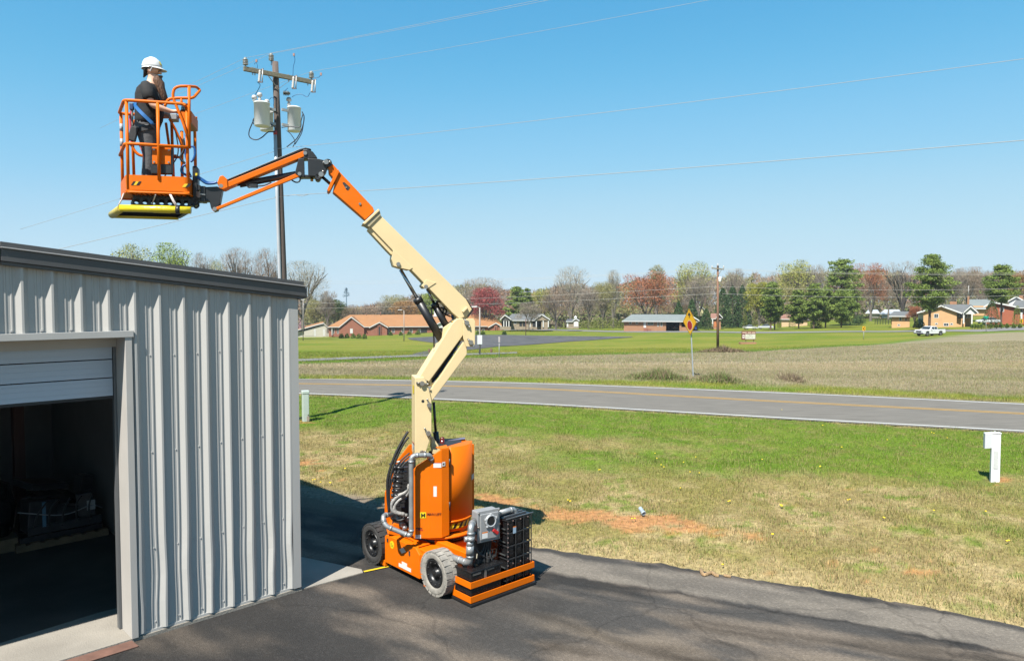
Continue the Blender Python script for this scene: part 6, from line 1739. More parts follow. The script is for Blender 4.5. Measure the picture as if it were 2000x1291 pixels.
# stone house
H = House('stone_house', 1030, 640, 232, 'low buff stone house with dark roof and white porch posts behind the bare tree')
H.wall(990, 1071, 625, 639.5, 0, 10, BUFF); H.hroof(987, 1074, 625, 1000, 1062, 612.5, -.6, 11.5, RFG)
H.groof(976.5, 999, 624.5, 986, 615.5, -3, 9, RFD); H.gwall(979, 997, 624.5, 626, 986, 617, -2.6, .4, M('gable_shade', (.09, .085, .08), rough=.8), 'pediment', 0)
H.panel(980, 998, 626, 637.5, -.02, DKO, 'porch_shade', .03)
for x in (984, 989, 994): H.col(x, 625.5, 638.5, -2.4, .14)
H.wall(976, 998, 637.5, 640, -2.7, 2.6, BUFF, 'porch_floor')
H.groof(1044, 1074.5, 624.5, 1058, 614.5, -2.5, 10, RFG); H.gwall(1046, 1072, 624.5, 625.5, 1058, 616, -2.2, .5, BUFF, 'pediment', 0)
H.win(1006, 630, 4, 5); H.panel(1014.5, 1019.5, 629, 637, 0, DKO, 'window_bay', .03); H.panel(1021, 1026, 629, 637, 0, DKO, 'window_bay', .03)
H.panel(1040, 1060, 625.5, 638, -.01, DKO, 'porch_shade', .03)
for x in (1035.5, 1047.5, 1061, 1071): H.col(x, 625, 638.5, -2.0, .16)
H.wall(1057, 1070, 625.5, 639.5, -1.9, 1.8, BUFF)
# white garden shed
H = House('garden_shed', 1119, 638, 226, 'small buff garden shed with white double doors and dark gable roof', 'shed')
H.wall(1106.5, 1119.5, 627, 638, 0, 4, BUFF); H.gwall(1119.5, 1130.5, 627, 638, 1125, 623.5, -.3, 4.3, BUFF); H.hroof(1105, 1121, 627, 1108, 1122, 622.5, -.4, 5, RFD); H.groof(1118.3, 1131.8, 626.5, 1125, 622.5, -.6, 5, RFD)
H.panel(1120.8, 1129.5, 627.5, 637.5, -.3, WHP, 'door'); H.panel(1107, 1110, 627.5, 638, 0, WHP, 'corner_board')
q_ = H.p(1124, 622, 2); mb = MB(); mb.box((q_.x, q_.y, q_.z), (.8, .8, .7)); mb.lathe((q_.x, q_.y, q_.z + .35), (0, 0, 1), [(.7, 0), (.001, .7)], 4, smooth=False); mb.build('cupola', WHP, H.t)
# ranch house
H = House('ranch_house', 1270, 644, 214, 'long tan brick ranch house with grey roof and open carport')
H.wall(1218.5, 1301, 627, 644.5, 0, 9, BRK2); H.hroof(1214.5, 1366, 626.5, 1234, 1340, 613.5, -.8, 11, RFS)
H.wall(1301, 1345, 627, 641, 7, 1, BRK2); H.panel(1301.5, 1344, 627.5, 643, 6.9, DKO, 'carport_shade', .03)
H.wall(1327, 1331, 627, 643.5, -.1, .6, BRK2, 'pillar'); H.wall(1331, 1350, 638.5, 643.5, 0, .4, BRK2, 'low_wall'); H.wall(1344, 1363, 627, 643.5, 3, 5, BRK2); H.groof(1340, 1366, 626.5, 1352, 617.5, -1.2, 9, RFS)
for x, w_ in ((1231, 4.5), (1244, 4)): H.win(x, 629.5, w_, 5.5)
H.panel(1257, 1262, 626.8, 639.5); H.win(1270.5, 630.5, 10.5, 7.5, mull=3)
for x in (1285.5, 1292): H.win(x, 632, 2.8, 10)
H.wall(1257, 1264, 640, 643.5, -1.2, 1.1, BRK, 'step'); H.wall(1264.5, 1271, 642, 644, -.7, .6, BRK, 'step')
# brick house behind the far pole
H = House('brick_house', 1398, 640, 238, 'small brick house with reddish roof partly hidden behind the far utility pole')
H.wall(1389, 1408, 622, 639, 0, 8, BRK2); H.hroof(1387, 1411, 621.5, 1389, 1404, 611.5, -.6, 9, RFR); H.col(1391.5, 622, 638.5, -.4, .18); H.panel(1395, 1403, 627, 638, 0, M('brick_bright', (.5, .16, .05), rough=.9), 'wall_panel'); H.groof(1398, 1412, 621, 1405, 613.5, -1.2, 5, RFR)
H = House('yellow_cottage', 1371, 614, 300, 'pale yellow cottage glimpsed behind the conifers left of the far pole')
H.gwall(1362, 1376, 605, 614, 1372, 599.5, 0, 8, M('siding_yellow', (.52, .48, .26), rough=.7)); H.groof(1355, 1378, 606, 1369, 598, -.5, 9, M('roof_purple', (.20, .19, .23), rough=.8))
# cream outbuilding
H = House('cream_outbuilding', 1551, 640, 236, 'cream walled outbuilding with brown roof behind the roadside pines', 'outbuilding')
H.wall(1526, 1577, 622.5, 638.5, 0, 8, M('render_cream', (.62, .43, .25), rough=.8)); H.hroof(1522, 1581, 622.5, 1530, 1572, 613.5, -.6, 9.2, RFR)
# far white roofs
H = House('white_house', 1740, 617, 285, 'white house with bright roof far behind the green slope')
H.wall(1700, 1716, 609, 617, 4, 8, M('render_pale', (.6, .55, .48), rough=.8)); H.hroof(1690, 1718, 611, 1696, 1714, 604.5, 3, 9, M('roof_pale', (.45, .47, .49), rough=.5)); H.wall(1722, 1757, 612, 618, 0, 9, WHP); H.hroof(1717, 1764, 613, 1728, 1756, 604, -1, 11, M('roof_pale', (.45, .47, .49), rough=.5))
H = House('peach_cottage', 1759, 638, 182, 'small peach brick cottage with grey roof and white windows')
H.wall(1741.5, 1777, 616.5, 637.5, 0, 7, PEACH); H.hroof(1736, 1779, 616.5, 1746, 1774, 607.5, -.8, 9, RFG); H.win(1758.5, 622.5, 3.8, 7); H.win(1769.5, 622.5, 3.5, 7, fm=M('window_peach', (.6, .45, .35))); H.win(1755.5, 634.5, 4, 2.5)
# yellow split level house
H = House('peach_house', 1850, 637, 168, 'peach brick split level house with grey roof behind the tall pine')
H.gwall(1803, 1869, 610, 637.5, 1838, 599, 0, 11, PEACH); H.groof(1790.5, 1879, 611.5, 1838, 597.5, -.6, 13, RFG)
H.hroof(1846, 1912, 609.5, 1842, 1897, 594, 2, 12, RFG); H.wall(1869, 1897, 611, 635, 3, 8, PEACH); H.gwall(1885, 1907, 611, 613, 1896, 600, -.2, 1, WHP, 'pediment', 0); H.groof(1882.5, 1910, 610.5, 1896, 598.5, -.6, 9, RFG)
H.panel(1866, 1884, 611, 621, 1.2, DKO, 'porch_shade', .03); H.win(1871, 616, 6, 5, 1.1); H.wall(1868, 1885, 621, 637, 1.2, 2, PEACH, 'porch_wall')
H.win(1828.5, 616.5, 7, 7.5, mull=1); H.win(1848, 633.5, 8, 5.5, mull=1); H.win(1829, 632, 4, 3); H.win(1858.5, 632.5, 4, 3)
for x in (1882, 1898): H.col(x, 611, 632, -.1, .14)
H.win(1887.5, 617, 3, 7, 3); H.win(1893, 617, 3, 7, 3); H.wall(1793, 1804, 612, 622, 2, 6, WHP, 'lean_to'); H.panel(1794, 1803, 622, 636, 2, M('panel_teal', (.35, .5, .5), rough=.6), 'carport')
H.wall(1855, 1869, 588.5, 594, 8, 1.2, BRK2, 'chimney', 1.5)
H = House('grey_roof_house', 1912, 600, 205, 'house with wide grey roof and brick chimney rising behind the peach house')
H.wall(1893, 1934, 597, 612, 0, 9, PEACH); H.hroof(1888, 1939, 602, 1892, 1934, 584.5, -.8, 12, RFS); H.wall(1889, 1893.5, 578, 600, -1, 1, BRK2, 'chimney')
q_ = H.p(1891.5, 578, -.5); mb = MB(); mb.cyl(q_, q_ + ZV * 3, .05, 6); mb.build('flue_mast', WHP, H.t)
# red brick house at the right edge
H = House('red_brick_house', 1960, 628, 172, 'red brick house with grey gables at the right edge of the view')
RB2 = M('brick_bright_red', (.36, .105, .05), rough=.9, ns=.8, na=.12)
H.gwall(1925, 1981, 600, 628, 1936, 592, 0, 10, RB2); H.groof(1921, 1986, 599.5, 1938, 590, -.6, 12, RFG); H.win(1957, 604, 6, 8, mull=1); H.wall(1981, 2040, 602, 628, 3, 9, RB2); H.hroof(1975, 2050, 600, 1984, 2040, 586, 2, 12, RFG)
H.groof(1966, 2004, 590, 1985, 579.5, 8, 9, RFD); H.gwall(1970, 2000, 590, 596, 1985, 581, 8.4, 2, WHP, 'pediment', 0); H.wall(1990, 1998, 577, 590, 9, 1, BRK2, 'chimney'); H.win(1995, 607, 5, 7, 3); H.col(1994.5, 610, 628, -.4, .2)
# cell tower disguised as a pine
b_ = at(676.5, 602, 620); tw = thing('tower', b_, 'distant bluish antenna tower shaped like a pine above the treeline', 'tower')
TWM = M('tower_blue', (.10, .17, .22), rough=.8)
mb = MB(); mb.cyl(b_ - ZV * 18, at(676.5, 561, 620), .7, 8, .25); mb.build('mast', TWM, tw)
mb = MB()
for k in range(260):
    t = rnd.random(); zz = at(676.5, 579 - 17 * t, 620).z; rr = (3.4 * (1 - t) + .5) * rnd.uniform(.3, 1); a = rnd.uniform(0, 6.28)
    c_ = Vector((b_.x + rr * math.cos(a), b_.y + rr * math.sin(a), zz)); mb.add([c_ + Vector((rnd.uniform(-.7, .7), rnd.uniform(-.7, .7), rnd.uniform(-.5, .5))) for _ in range(3)], [(0, 1, 2)])
tag(mb.build('antenna_branches', TWM, tw, recalc=False), kind='stuff')

# ---- far utility pole and its lines
def pole_thing(px, ybase, ytop, label, r=.15, name='utility_pole', Y=None, mat=None, cat='utility pole'):
    b_ = gp(px, ybase) if Y is None else at(px, ybase, Y)
    t_ = thing(name, b_, label, cat); tp_ = at(px, ytop, b_.y)
    mb = MB(); mb.tube([b_ - ZV * .3, tp_], [r, r * .7], 10); mb.build('pole', mat or M('pole_brown', (.22, .12, .075), rough=.9, ns=1, na=.2), t_)
    return t_, b_, tp_
fp, fb, ft = pole_thing(1402, 686, 518, 'brown wooden utility pole with small crossarm across the farm field', .17)
mb = MB(); a_ = at(1402, 525, fb.y - .2); mb.bar(a_ + Vector((-.75, -.1, .1)), a_ + Vector((.75, .1, -.05)), .1, .14); mb.build('crossarm', WG, fp)
mb = MB(); mb.bar(a_ + Vector((.5, .05, 0)), at(1402, 539, fb.y - .2), .05, .05); mb.build('brace', WG, fp)
for dx in (-.7, 0, .7):
    mb = MB(); c_ = a_ + Vector((dx, 0, .1 if dx else .35)); mb.lathe(c_, ZV, [(.06, 0), (.09, .08), (.06, .14), (.09, .2), (.03, .3)], 8); mb.build('insulator', PORW, fp)
tr_ = at(1406, 550, fb.y - .15); mb = MB(); mb.lathe(tr_, ZV, [(.14, 0), (.17, .03), (.17, .55), (.13, .60), (.001, .62)], 14); mb.build('transformer', TRF, fp)
FWM = M('far_wire', (.50, .49, .46), rough=.5)
def span(p0, p1, sag, label, r=.016):
    mb = MB(); n = 40; mb.tube([p0.lerp(p1, i / n) - ZV * (4 * sag * (i / n) * (1 - i / n)) for i in range(n + 1)], r, 4); tag(mb.build('power_line', FWM), label, 'power line')
for (yl, yc, yr, nm) in ((545, 524, 528, 'top'), (550, 526, 531, 'second')):
    span(at(1402, yc, 88), at(440, yl, 128), .9, f'far overhead line on the left of the field pole, {nm} of the high pair')
    span(at(1402, yc, 88), at(2200, yr, 88), .5, f'far overhead line on the right of the field pole, {nm} of the high pair')
for (yl, yc, yr, nm) in ((594, 559, 554, 'upper'), (603, 573, 568, 'lower')):
    span(at(1402, yc, 87.7), at(440, yl, 128), .5, f'far low cable on the left of the field pole, {nm} of the two')
    span(at(1402, yc, 87.7), at(2200, yr, 88), .6, f'far low cable on the right of the field pole, {nm} of the two')
# ---- lamp posts at the church
LPM = M('lamp_post_grey', (.33, .30, .27), rough=.7)
def lamp(px, yb, yt, label, arm_px, Y=None, head_up=False):
    t_, b_, tp_ = pole_thing(px, yb, yt, label, .11, 'lamp_post', Y, LPM, 'lamp post')
    e_ = at(px + arm_px, yt - 1, b_.y)
    mb = MB(); mb.tube([tp_ - ZV * .1, tp_.lerp(e_, .5) + ZV * .12, e_], .05, 6); mb.build('arm', LPM, t_)
    mb = MB(); mb.box(e_, (.9, .3, .16)); mb.build('lamp_head', M('lamp_head', (.55, .56, .56), rough=.4), t_, bevel=.04)
    return t_, b_
lamp(592, 665, 586, 'tall thin lamp post on the lawn left of the church', -.5)
lamp(789, 666, 606, 'lamp post with short arm in front of the church', -8)
t_, b_ = lamp(937, 692, 600, 'lamp post with white notice board near the car park entrance', -13)
q_ = at(937, 663, b_.y - .16); mb = MB(); mb.box(q_, (.55, .05, 1.05)); mb.build('notice_board', M('board_white', (.66, .70, .68), rough=.5), t_)
def postsign(px, yb, yt, w_, h_, mat, label, name='small_sign', pm=None, Y=None):
    b_ = gp(px, yb) if Y is None else at(px, yb, Y); t_ = thing(name, b_, label, 'sign'); tp_ = at(px, yt, b_.y)
    mb = MB(); mb.cyl(b_ - ZV * .2, tp_, .045, 6); mb.build('post', pm or M('post_pale', (.42, .42, .40), rough=.6), t_)
    W_, H_ = w_ / F * b_.y, h_ / F * b_.y; c_ = tp_ - ZV * H_ / 2 - Vector((0, .08, 0))
    mb = MB(); mb.box(c_, (W_, .03, H_)); mb.build('plate', mat, t_); return t_, b_, c_, W_, H_
postsign(975, 697, 657, 3.5, 11, M('sign_back', (.42, .38, .38), rough=.5), 'narrow grey sign seen from the side on a thin post by the lane')
postsign(1257, 642, 623.5, 4, 5, M('board_white', (.66, .70, .68)), 'small square white sign on a post left of the ranch house')
tc_, b_, c_, W_, H_ = postsign(1687, 663, 637, 5.5, 8.5, M('sign_yellow', (.82, .43, .005)), 'yellow curve arrow sign in the lawn right of the big pines')
def chev(t_, c_, W_, H_, nm='arrow'):
    mb = MB(); o_ = Vector((0, -.02, 0)); P = [(.32, .36), (-.3, 0), (.32, -.36), (.05, -.36), (-.42, 0), (.05, .36)]
    mb.prism([c_ + o_ + Vector((x * W_, 0, y * H_)) for x, y in ((.36, .38), (.05, .38), (-.36, 0), (.05, -.38), (.36, -.38), (-.02, 0))], (0, -.01, 0)); mb.build(nm, M('sign_black', (.012, .012, .012)), t_)
chev(tc_, c_, W_, H_)
tc_, b_, c_, W_, H_ = postsign(1994.5, 640, 622.5, 6.5, 8, M('sign_yellow', (.82, .43, .005)), 'yellow curve arrow sign at the right edge beside the shrubs'); chev(tc_, c_, W_, H_)
b_ = gp(1926, 648); t_ = thing('street_sign', b_, 'green street name sign on a thin post at the road junction', 'street sign')
mb = MB(); mb.cyl(b_ - ZV * .2, at(1926, 616, b_.y), .045, 6); mb.build('post', M('post_pale', (.42, .42, .40)), t_)
GS = M('sign_green', (.0, .33, .20), rough=.4)
mb = MB(); mb.box(at(1926, 618.5, b_.y - .06), (.95, .03, .24)); mb.build('name_plate', GS, t_); mb = MB(); mb.box(at(1926, 621.3, b_.y - .02), (.3, .5, .2)); mb.build('name_plate', GS, t_)
for px, yb, yt, lb in ((959.5, 688, 680, 'short brown post in the grass right of the notice board post'), (838, 688, 681, 'short brown post beside the curved car park entrance'), (1027, 655, 622, 'thin brown pole at the edge of the church car park'), (1236, 616, 584, 'wooden pole rising behind the ranch house roof'), (1377, 616, 581, 'wooden pole behind the small conifers left of the field pole')):
    b_ = gp(px, yb) if yb > 630 else at(px, yb, 250); t_ = thing('wooden_post', b_, lb, 'post'); mb = MB(); mb.cyl(b_ - ZV * .6, at(px, yt, b_.y), .10 if yb - yt > 20 else .13, 8); mb.build('post', M('post_brown', (.13, .065, .045), rough=.9), t_)
# ---- church sign
b_ = gp(1462, 671.5); t_ = thing('church_sign', b_, 'maroon framed message board sign on a low brick planter', 'sign')
S_ = lambda px, py, d=0.: at(px, py, b_.y + d)
MAR = M('sign_maroon', (.17, .028, .025), rough=.5)
def sbox(x0, x1, y0, y1, name, mat, d, th):
    a, b = S_(x0, y1, d), S_(x1, y0, d); mb = MB(); mb.prism([(a.x, a.y, a.z), (b.x, a.y, a.z), (b.x, a.y, b.z), (a.x, a.y, b.z)], (0, th, 0)); return mb.build(name, mat, t_)
sbox(1446.5, 1477.5, 668.2, 671.8, 'planter', BRK2, -.5, 1.0)
sbox(1449.3, 1476, 646.3, 663.2, 'cabinet', MAR, 0, .3)
sbox(1455.5, 1475.4, 652, 661.7, 'message_board', M('board_cream', (.62, .62, .50), rough=.4), -.03, .028); sbox(1450.2, 1454.2, 653, 660.5, 'emblem_panel', M('board_white2', (.70, .66, .60), rough=.4), -.03, .028)
for x in (1456.5, 1471.5): sbox(x, x + .9, 663.2, 668.3, 'post', M('post_dark', (.06, .06, .05)), .1, .08)
sbox(1451.6, 1452.2, 654.5, 658.8, 'cross', MAR, -.045, .012); sbox(1451.0, 1452.9, 655.4, 656.0, 'cross', MAR, -.046, .012)
LW = M('lettering_pale', (.75, .62, .48), rough=.5)
mb = MB()
for x0, x1, n_ in ((1449.8, 1458.6, 8), (1460.2, 1467.4, 6), (1468.4, 1475.4, 6)):
    for k in range(n_):
        xx = x0 + (x1 - x0) * (k + .1) / n_; a, b = S_(xx, 650.3, -.02), S_(xx + (x1 - x0) / n_ * .72, 648.0, -.02); mb.prism([(a.x, a.y, a.z), (b.x, a.y, a.z), (b.x, a.y, b.z), (a.x, a.y, b.z)], (0, .015, 0))
o = mb.build('header_lettering', LW, t_); tag(o, kind='stuff')
mb = MB()
for y0, xs_ in ((653.0, (1459.3, 1462.0, 1463.2, 1464.4, 1466.8, 1468.3)), (655.3, (1464.2, 1466.0)), (657.6, (1458.2, 1460.0, 1461.6, 1462.8, 1468.2, 1469.5))):
    for x0 in xs_: a, b = S_(x0, y0 + 1.3, -.045), S_(x0 + .7, y0, -.045); mb.prism([(a.x, a.y, a.z), (b.x, a.y, a.z), (b.x, a.y, b.z), (a.x, a.y, b.z)], (0, .012, 0))
o = mb.build('message_lettering', M('lettering_grey', (.16, .19, .14), rough=.6), t_); tag(o, kind='stuff')
# ---- dark fence on the slope, picnic table, bin
fa, fb_ = at(1709, 631, 205), at(1741, 631, 190); t_ = thing('garden_fence', fa, 'dark rail fence on the green slope left of the peach cottage', 'fence')
FM = M('fence_dark', (.03, .05, .04), rough=.7)
for k in range(7): p_ = fa.lerp(fb_, k / 6); mb = MB(); mb.box(p_ + ZV * .4, (.1, .1, 1.5)); mb.build('fence_post', FM, t_)
for z_ in (.1, .35, .6, .85, 1.08): mb = MB(); mb.bar(fa + ZV * z_, fb_ + ZV * z_, .04, .07); mb.build('rail', FM, t_)
b_ = gp(1380, 643); t_ = thing('picnic_table', b_, 'dark wooden picnic table on the lawn right of the ranch house', 'picnic table')
PTM = M('table_wood', (.10, .065, .05), rough=.9)
mb = MB(); mb.box((0, 0, .75), (1.9, .8, .06)); mb.build('table_top', PTM, t_, world=False)
for s in (-1, 1):
    mb = MB(); mb.box((0, s * .75, .45), (1.9, .28, .05)); mb.build('bench', PTM, t_, world=False)
    mb = MB(); mb.bar((s * .7, -.7, 0), (s * .7, .3, .72), .06, .1); mb.bar((s * .7 + .07, .7, 0), (s * .7 + .07, -.3, .72), .06, .1); mb.bar((s * .7 + .035, -.8, .38), (s * .7 + .035, .8, .38), .05, .1); mb.build('leg_frame', PTM, t_, world=False)
b_ = gp(1358.5, 643.5); b_ = at(1358.5, 643, 212); t_ = thing('wheelie_bin', b_, 'blue wheelie bin at the right end of the ranch house', 'bin')
BB = M('bin_blue', (.02, .06, .28), rough=.5)
mb = MB(); mb.loft([(Vector((0, 0, .05)), Vector((.25, .25, 0)), Vector((-.25, .25, 0))), (Vector((0, 0, 1.0)), Vector((.34, .34, 0)), Vector((-.34, .34, 0)))], 4, smooth=False); mb.build('body', BB, t_, world=False)
mb = MB(); mb.box((0, 0, 1.05), (.7, .72, .08)); mb.build('lid', BB, t_, world=False)
for s in (-1, 1): mb = MB(); mb.cyl((s * .3, .3, .1), (s * .36, .3, .1), .1, 10); mb.build('wheel', DKO, t_, world=False)

# ---- vehicles
TYR = M('tyre_far', (.02, .02, .02), rough=.8); HUB = M('hub_silver', (.5, .5, .5), rough=.3, metal=.7); CARW = M('car_white', (.78, .79, .80), rough=.3, coat=.5)
def wheels(t_, xs_, yw, r, wd=.22):
    for x in xs_:
        for s in (-1, 1):
            w_ = bpy.data.objects.new('wheel', None); COL.objects.link(w_); w_.parent = t_
            c_ = Vector((x, s * yw, r)); ax = Vector((0, s, 0))
            mb = MB(); mb.lathe(c_ - ax * wd, ax, [(r * .6, 0), (r * .95, .0), (r, .03), (r, wd - .03), (r * .95, wd), (r * .66, wd), (r * .62, wd - .02)], 22); mb.build('tyre', TYR, w_, world=False)
            mb = MB(); mb.lathe(c_ - ax * .03, ax, [(r * .62, 0), (r * .55, .02), (r * .3, -.0), (r * .15, .02), (.001, .02)], 16); mb.build('rim', HUB, w_, world=False)
def pickup(loc, rz, label):
    t_ = thing('pickup_truck', loc, label, 'pickup truck', rz)
    W2 = .93
    lower = [(2.75, .42), (2.80, .62), (2.74, .98), (2.55, 1.08), (1.25, 1.16), (1.10, 1.17), (-.75, 1.17), (-.80, 1.17), (-2.72, 1.17), (-2.75, .60), (-2.6, .50), (-2.05, .50), (-2.0, .72), (-1.85, .88), (-1.55, .90), (-1.25, .88), (-1.1, .72), (-1.05, .42), (1.22, .42), (1.28, .72), (1.45, .88), (1.72, .90), (1.98, .88), (2.12, .72), (2.18, .42)]
    mb = MB(); mb.prism([(x, -W2, z) for x, z in lower], (0, 2 * W2, 0)); mb.build('body', CARW, t_, world=False, bevel=.04)
    cab = [(1.22, 1.16), (.55, 1.66), (.35, 1.72), (-.55, 1.72), (-.70, 1.66), (-.85, 1.16)]
    mb = MB(); V0 = [(x, -(W2 - .02 - (z - 1.16) * .22), z) for x, z in cab]; V1 = [(x, (W2 - .02 - (z - 1.16) * .22), z) for x, z in cab]; n = len(cab)
    mb.add(V0 + V1, [tuple(range(n)), tuple(range(n, 2 * n))[::-1]] + [(i, (i + 1) % n, n + (i + 1) % n, n + i) for i in range(n)]); mb.build('cab', CARW, t_, world=False, bevel=.03)
    G2 = M('car_glass', (.02, .03, .035), rough=.12, spec=.35)
    mb = MB(); mb.add([(1.17, -.80, 1.21), (1.17, .80, 1.21), (.62, .70, 1.63), (.62, -.70, 1.63)], [(0, 1, 2, 3)]); mb.build('windscreen', G2, t_, world=False)
    for v_ in t_.children[-1].data.vertices: v_.co.x += .018; v_.co.z += .012
    for s in (-1, 1):
        for x0, x1, x2, x3 in ((.95, .05, .05, .50), (-.02, -.70, -.60, -.02)):
            mb = MB(); yb_ = lambda z: s * (W2 - .02 - (z - 1.16) * .22 + .008); mb.prism([(x0, yb_(1.22), 1.22), (x1, yb_(1.22), 1.22), (x2, yb_(1.62), 1.62), (x3, yb_(1.62), 1.62)], (0, s * .004, 0)); mb.build('side_window', G2, t_, world=False)
        mb = MB(); mb.box((2.74, s * .70, .90), (.12, .34, .17)); mb.build('headlight', M('lamp_clear', (.5, .5, .48), rough=.1), t_, world=False, bevel=.02)
        mb = MB(); mb.box((.85, s * 1.02, 1.22), (.12, .18, .18)); mb.build('mirror', CARW, t_, world=False, bevel=.02)
        mb = MB(); mb.box((-2.745, s * .84, .98), (.06, .12, .30)); mb.build('tail_lamp', M('lamp_red', (.4, .01, .01), rough=.2), t_, world=False)
        mb = MB(); mb.box((.05, s * (W2 + .005), .98), (.16, .02, .035)); mb.build('door_handle', M('handle_dark', (.05, .05, .05)), t_, world=False)
    mb = MB(); mb.box((2.785, 0, .84), (.06, 1.0, .28)); mb.build('grille', M('grille_dark', (.03, .03, .035), rough=.4), t_, world=False, bevel=.02)
    mb = MB(); mb.box((2.82, 0, .54), (.16, 1.84, .22)); mb.build('front_bumper', M('bumper_grey', (.14, .14, .15), rough=.5), t_, world=False, bevel=.03)
    mb = MB(); mb.box((-2.80, 0, .58), (.14, 1.8, .18)); mb.build('rear_bumper', HUB, t_, world=False, bevel=.03)
    mb = MB(); mb.box((-1.72, 0, 1.174), (1.72, 1.6, .012)); mb.build('bed_cover', M('bed_black', (.015, .015, .017), rough=.6), t_, world=False)
    mb = MB(); mb.box((0, 0, .38), (4.6, 1.5, .18)); mb.build('underbody', DKO, t_, world=False)
    wheels(t_, (1.70, -1.56), .93, .385, .25); return t_
pl_ = gp(1816, 655.5)
pickup(Vector((pl_.x, pl_.y, pl_.z)), R(180 + 22), 'white pickup truck driving on the grass edged road in front of the tall pine')
def sedan(loc, rz, label, col, name='parked_car'):
    t_ = thing(name, loc, label, 'car', rz); W2 = .88
    body = [(2.25, .35), (2.3, .62), (2.1, .80), (1.2, .92), (-1.6, .98), (-2.2, .95), (-2.3, .65), (-2.25, .38)]
    mb = MB(); mb.prism([(x, -W2, z) for x, z in body], (0, 2 * W2, 0)); mb.build('body', col, t_, world=False, bevel=.06)
    cab = [(1.15, .92), (.35, 1.36), (-.9, 1.40), (-1.75, .97)]; n = 4
    mb = MB(); V0 = [(x, -(W2 - .05 - (z - .92) * .4), z) for x, z in cab]; V1 = [(x, (W2 - .05 - (z - .92) * .4), z) for x, z in cab]
    mb.add(V0 + V1, [tuple(range(n)), tuple(range(n, 2 * n))[::-1]] + [(i, (i + 1) % n, n + (i + 1) % n, n + i) for i in range(n)]); mb.build('cabin_glass', M('car_glass', (.03, .05, .06)), t_, world=False, bevel=.04)
    mb = MB(); mb.box((-.3, 0, 1.40), (1.2, 1.25, .05)); mb.build('roof', col, t_, world=False, bevel=.02)
    for s in (-1, 1):
        mb = MB(); mb.box((2.26, s * .62, .68), (.1, .34, .13)); mb.build('headlight', M('lamp_clear', (.5, .5, .48)), t_, world=False)
        mb = MB(); mb.box((-2.28, s * .66, .78), (.08, .36, .16)); mb.build('tail_lamp', M('lamp_red', (.4, .01, .01)), t_, world=False)
    wheels(t_, (1.4, -1.4), .86, .31, .2); return t_
q_ = at(1318, 643.5, 216); sedan(q_, R(90), 'dark car with red tail lamps parked inside the ranch house carport', M('car_dark', (.02, .02, .03), rough=.3, coat=.5))
q_ = gxy(1466, 226); sedan(q_, R(10), 'white car parked between the two clipped green arborvitae columns', CARW)
q_ = gxy(1495, 222); sedan(q_, R(170), 'pale car parked behind the trunks of the leftmost roadside pine', M('car_silver', (.55, .57, .6), rough=.3, coat=.4))
q_ = at(1929, 632, 158); sedan(q_, R(185), 'white car parked behind the shrub row near the street sign', CARW)
# white gas tank on lawn seen at right by arborvitae is the car above
# ================================================================== TREES AND SHRUBS
BARKM = M('bark_grey', (.17, .145, .12), rough=.95, ns=1, na=.25)
BARKP = M('bark_pine', (.12, .075, .05), rough=.95, ns=1, na=.25)
def crown_mat(nm, col, col2=None, ns=.35):
    return M(nm, col, rough=.85, ns=ns, na=.25, spec=.15, col2=col2)
CR = dict(
 bare=crown_mat('twigs_grey', (.25, .205, .16), (.36, .30, .235)), bareb=crown_mat('twigs_brown', (.235, .17, .12), (.35, .26, .185)),
 pale=crown_mat('twigs_pale', (.30, .265, .20), (.40, .36, .26)), red=crown_mat('buds_red', (.26, .055, .055), (.42, .11, .10)),
 rust=crown_mat('buds_rust', (.29, .10, .05), (.44, .18, .09)), orange=crown_mat('buds_orange', (.27, .15, .06), (.38, .22, .09)),
 bud=crown_mat('buds_olive', (.23, .21, .08), (.36, .33, .14)), spring=crown_mat('leaves_spring', (.24, .26, .05), (.42, .40, .11)),
 lime=crown_mat('leaves_lime', (.19, .27, .04), (.34, .40, .08)), willow=crown_mat('leaves_willow', (.22, .24, .035), (.36, .34, .06)),
 pine=crown_mat('needles_pine', (.10, .165, .03), (.24, .30, .07), .5), cedar=crown_mat('needles_dark', (.03, .07, .022), (.085, .14, .045), .5),
 arb=crown_mat('needles_arborvitae', (.11, .14, .02), (.20, .22, .04), .6), shrub=crown_mat('leaves_shrub', (.045, .085, .02), (.12, .15, .04), .8),
 pinkb=crown_mat('blossom_pink', (.36, .20, .24), (.50, .32, .36)), hedge=crown_mat('leaves_hedge', (.07, .125, .02), (.16, .22, .04), 1.2), thick=crown_mat('leaves_thicket', (.12, .15, .03), (.24, .26, .06), .4))
def rv(): 
    v = Vector((rnd.gauss(0, 1), rnd.gauss(0, 1), rnd.gauss(0, 1)))
    return v.normalized() if v.length > 1e-6 else Vector((0, 0, 1))
def tris_np(name, P0, D, W, mat, parent):
    """thin triangles: base P0, direction*length D, half width vec W"""
    V = np.stack([P0 - W, P0 + W, P0 + D], 1).reshape(-1, 3); Fc = np.arange(len(V)).reshape(-1, 3)
    o = raw_mesh(name, V, Fc, mat); o.parent = parent; return o
def rand_dirs(n, zb=0.):
    d = nr.normal(size=(n, 3)); d[:, 2] += zb; return d / np.linalg.norm(d, axis=1, keepdims=True)
def leaf_cloud(name, C, size, mat, parent, flat=.0):
    n = len(C); a, b = rand_dirs(n), rand_dirs(n); s = size * (.6 + .8 * nr.random((n, 1)))
    if flat: a[:, 2] *= (1 - flat); b[:, 2] *= (1 - flat)
    V = np.stack([C - a * s * .5 - b * s * .3, C + a * s * .5 - b * s * .3, C + b * s * .6], 1).reshape(-1, 3)
    o = raw_mesh(name, V, np.arange(3 * n).reshape(-1, 3), mat); o.parent = parent; return o
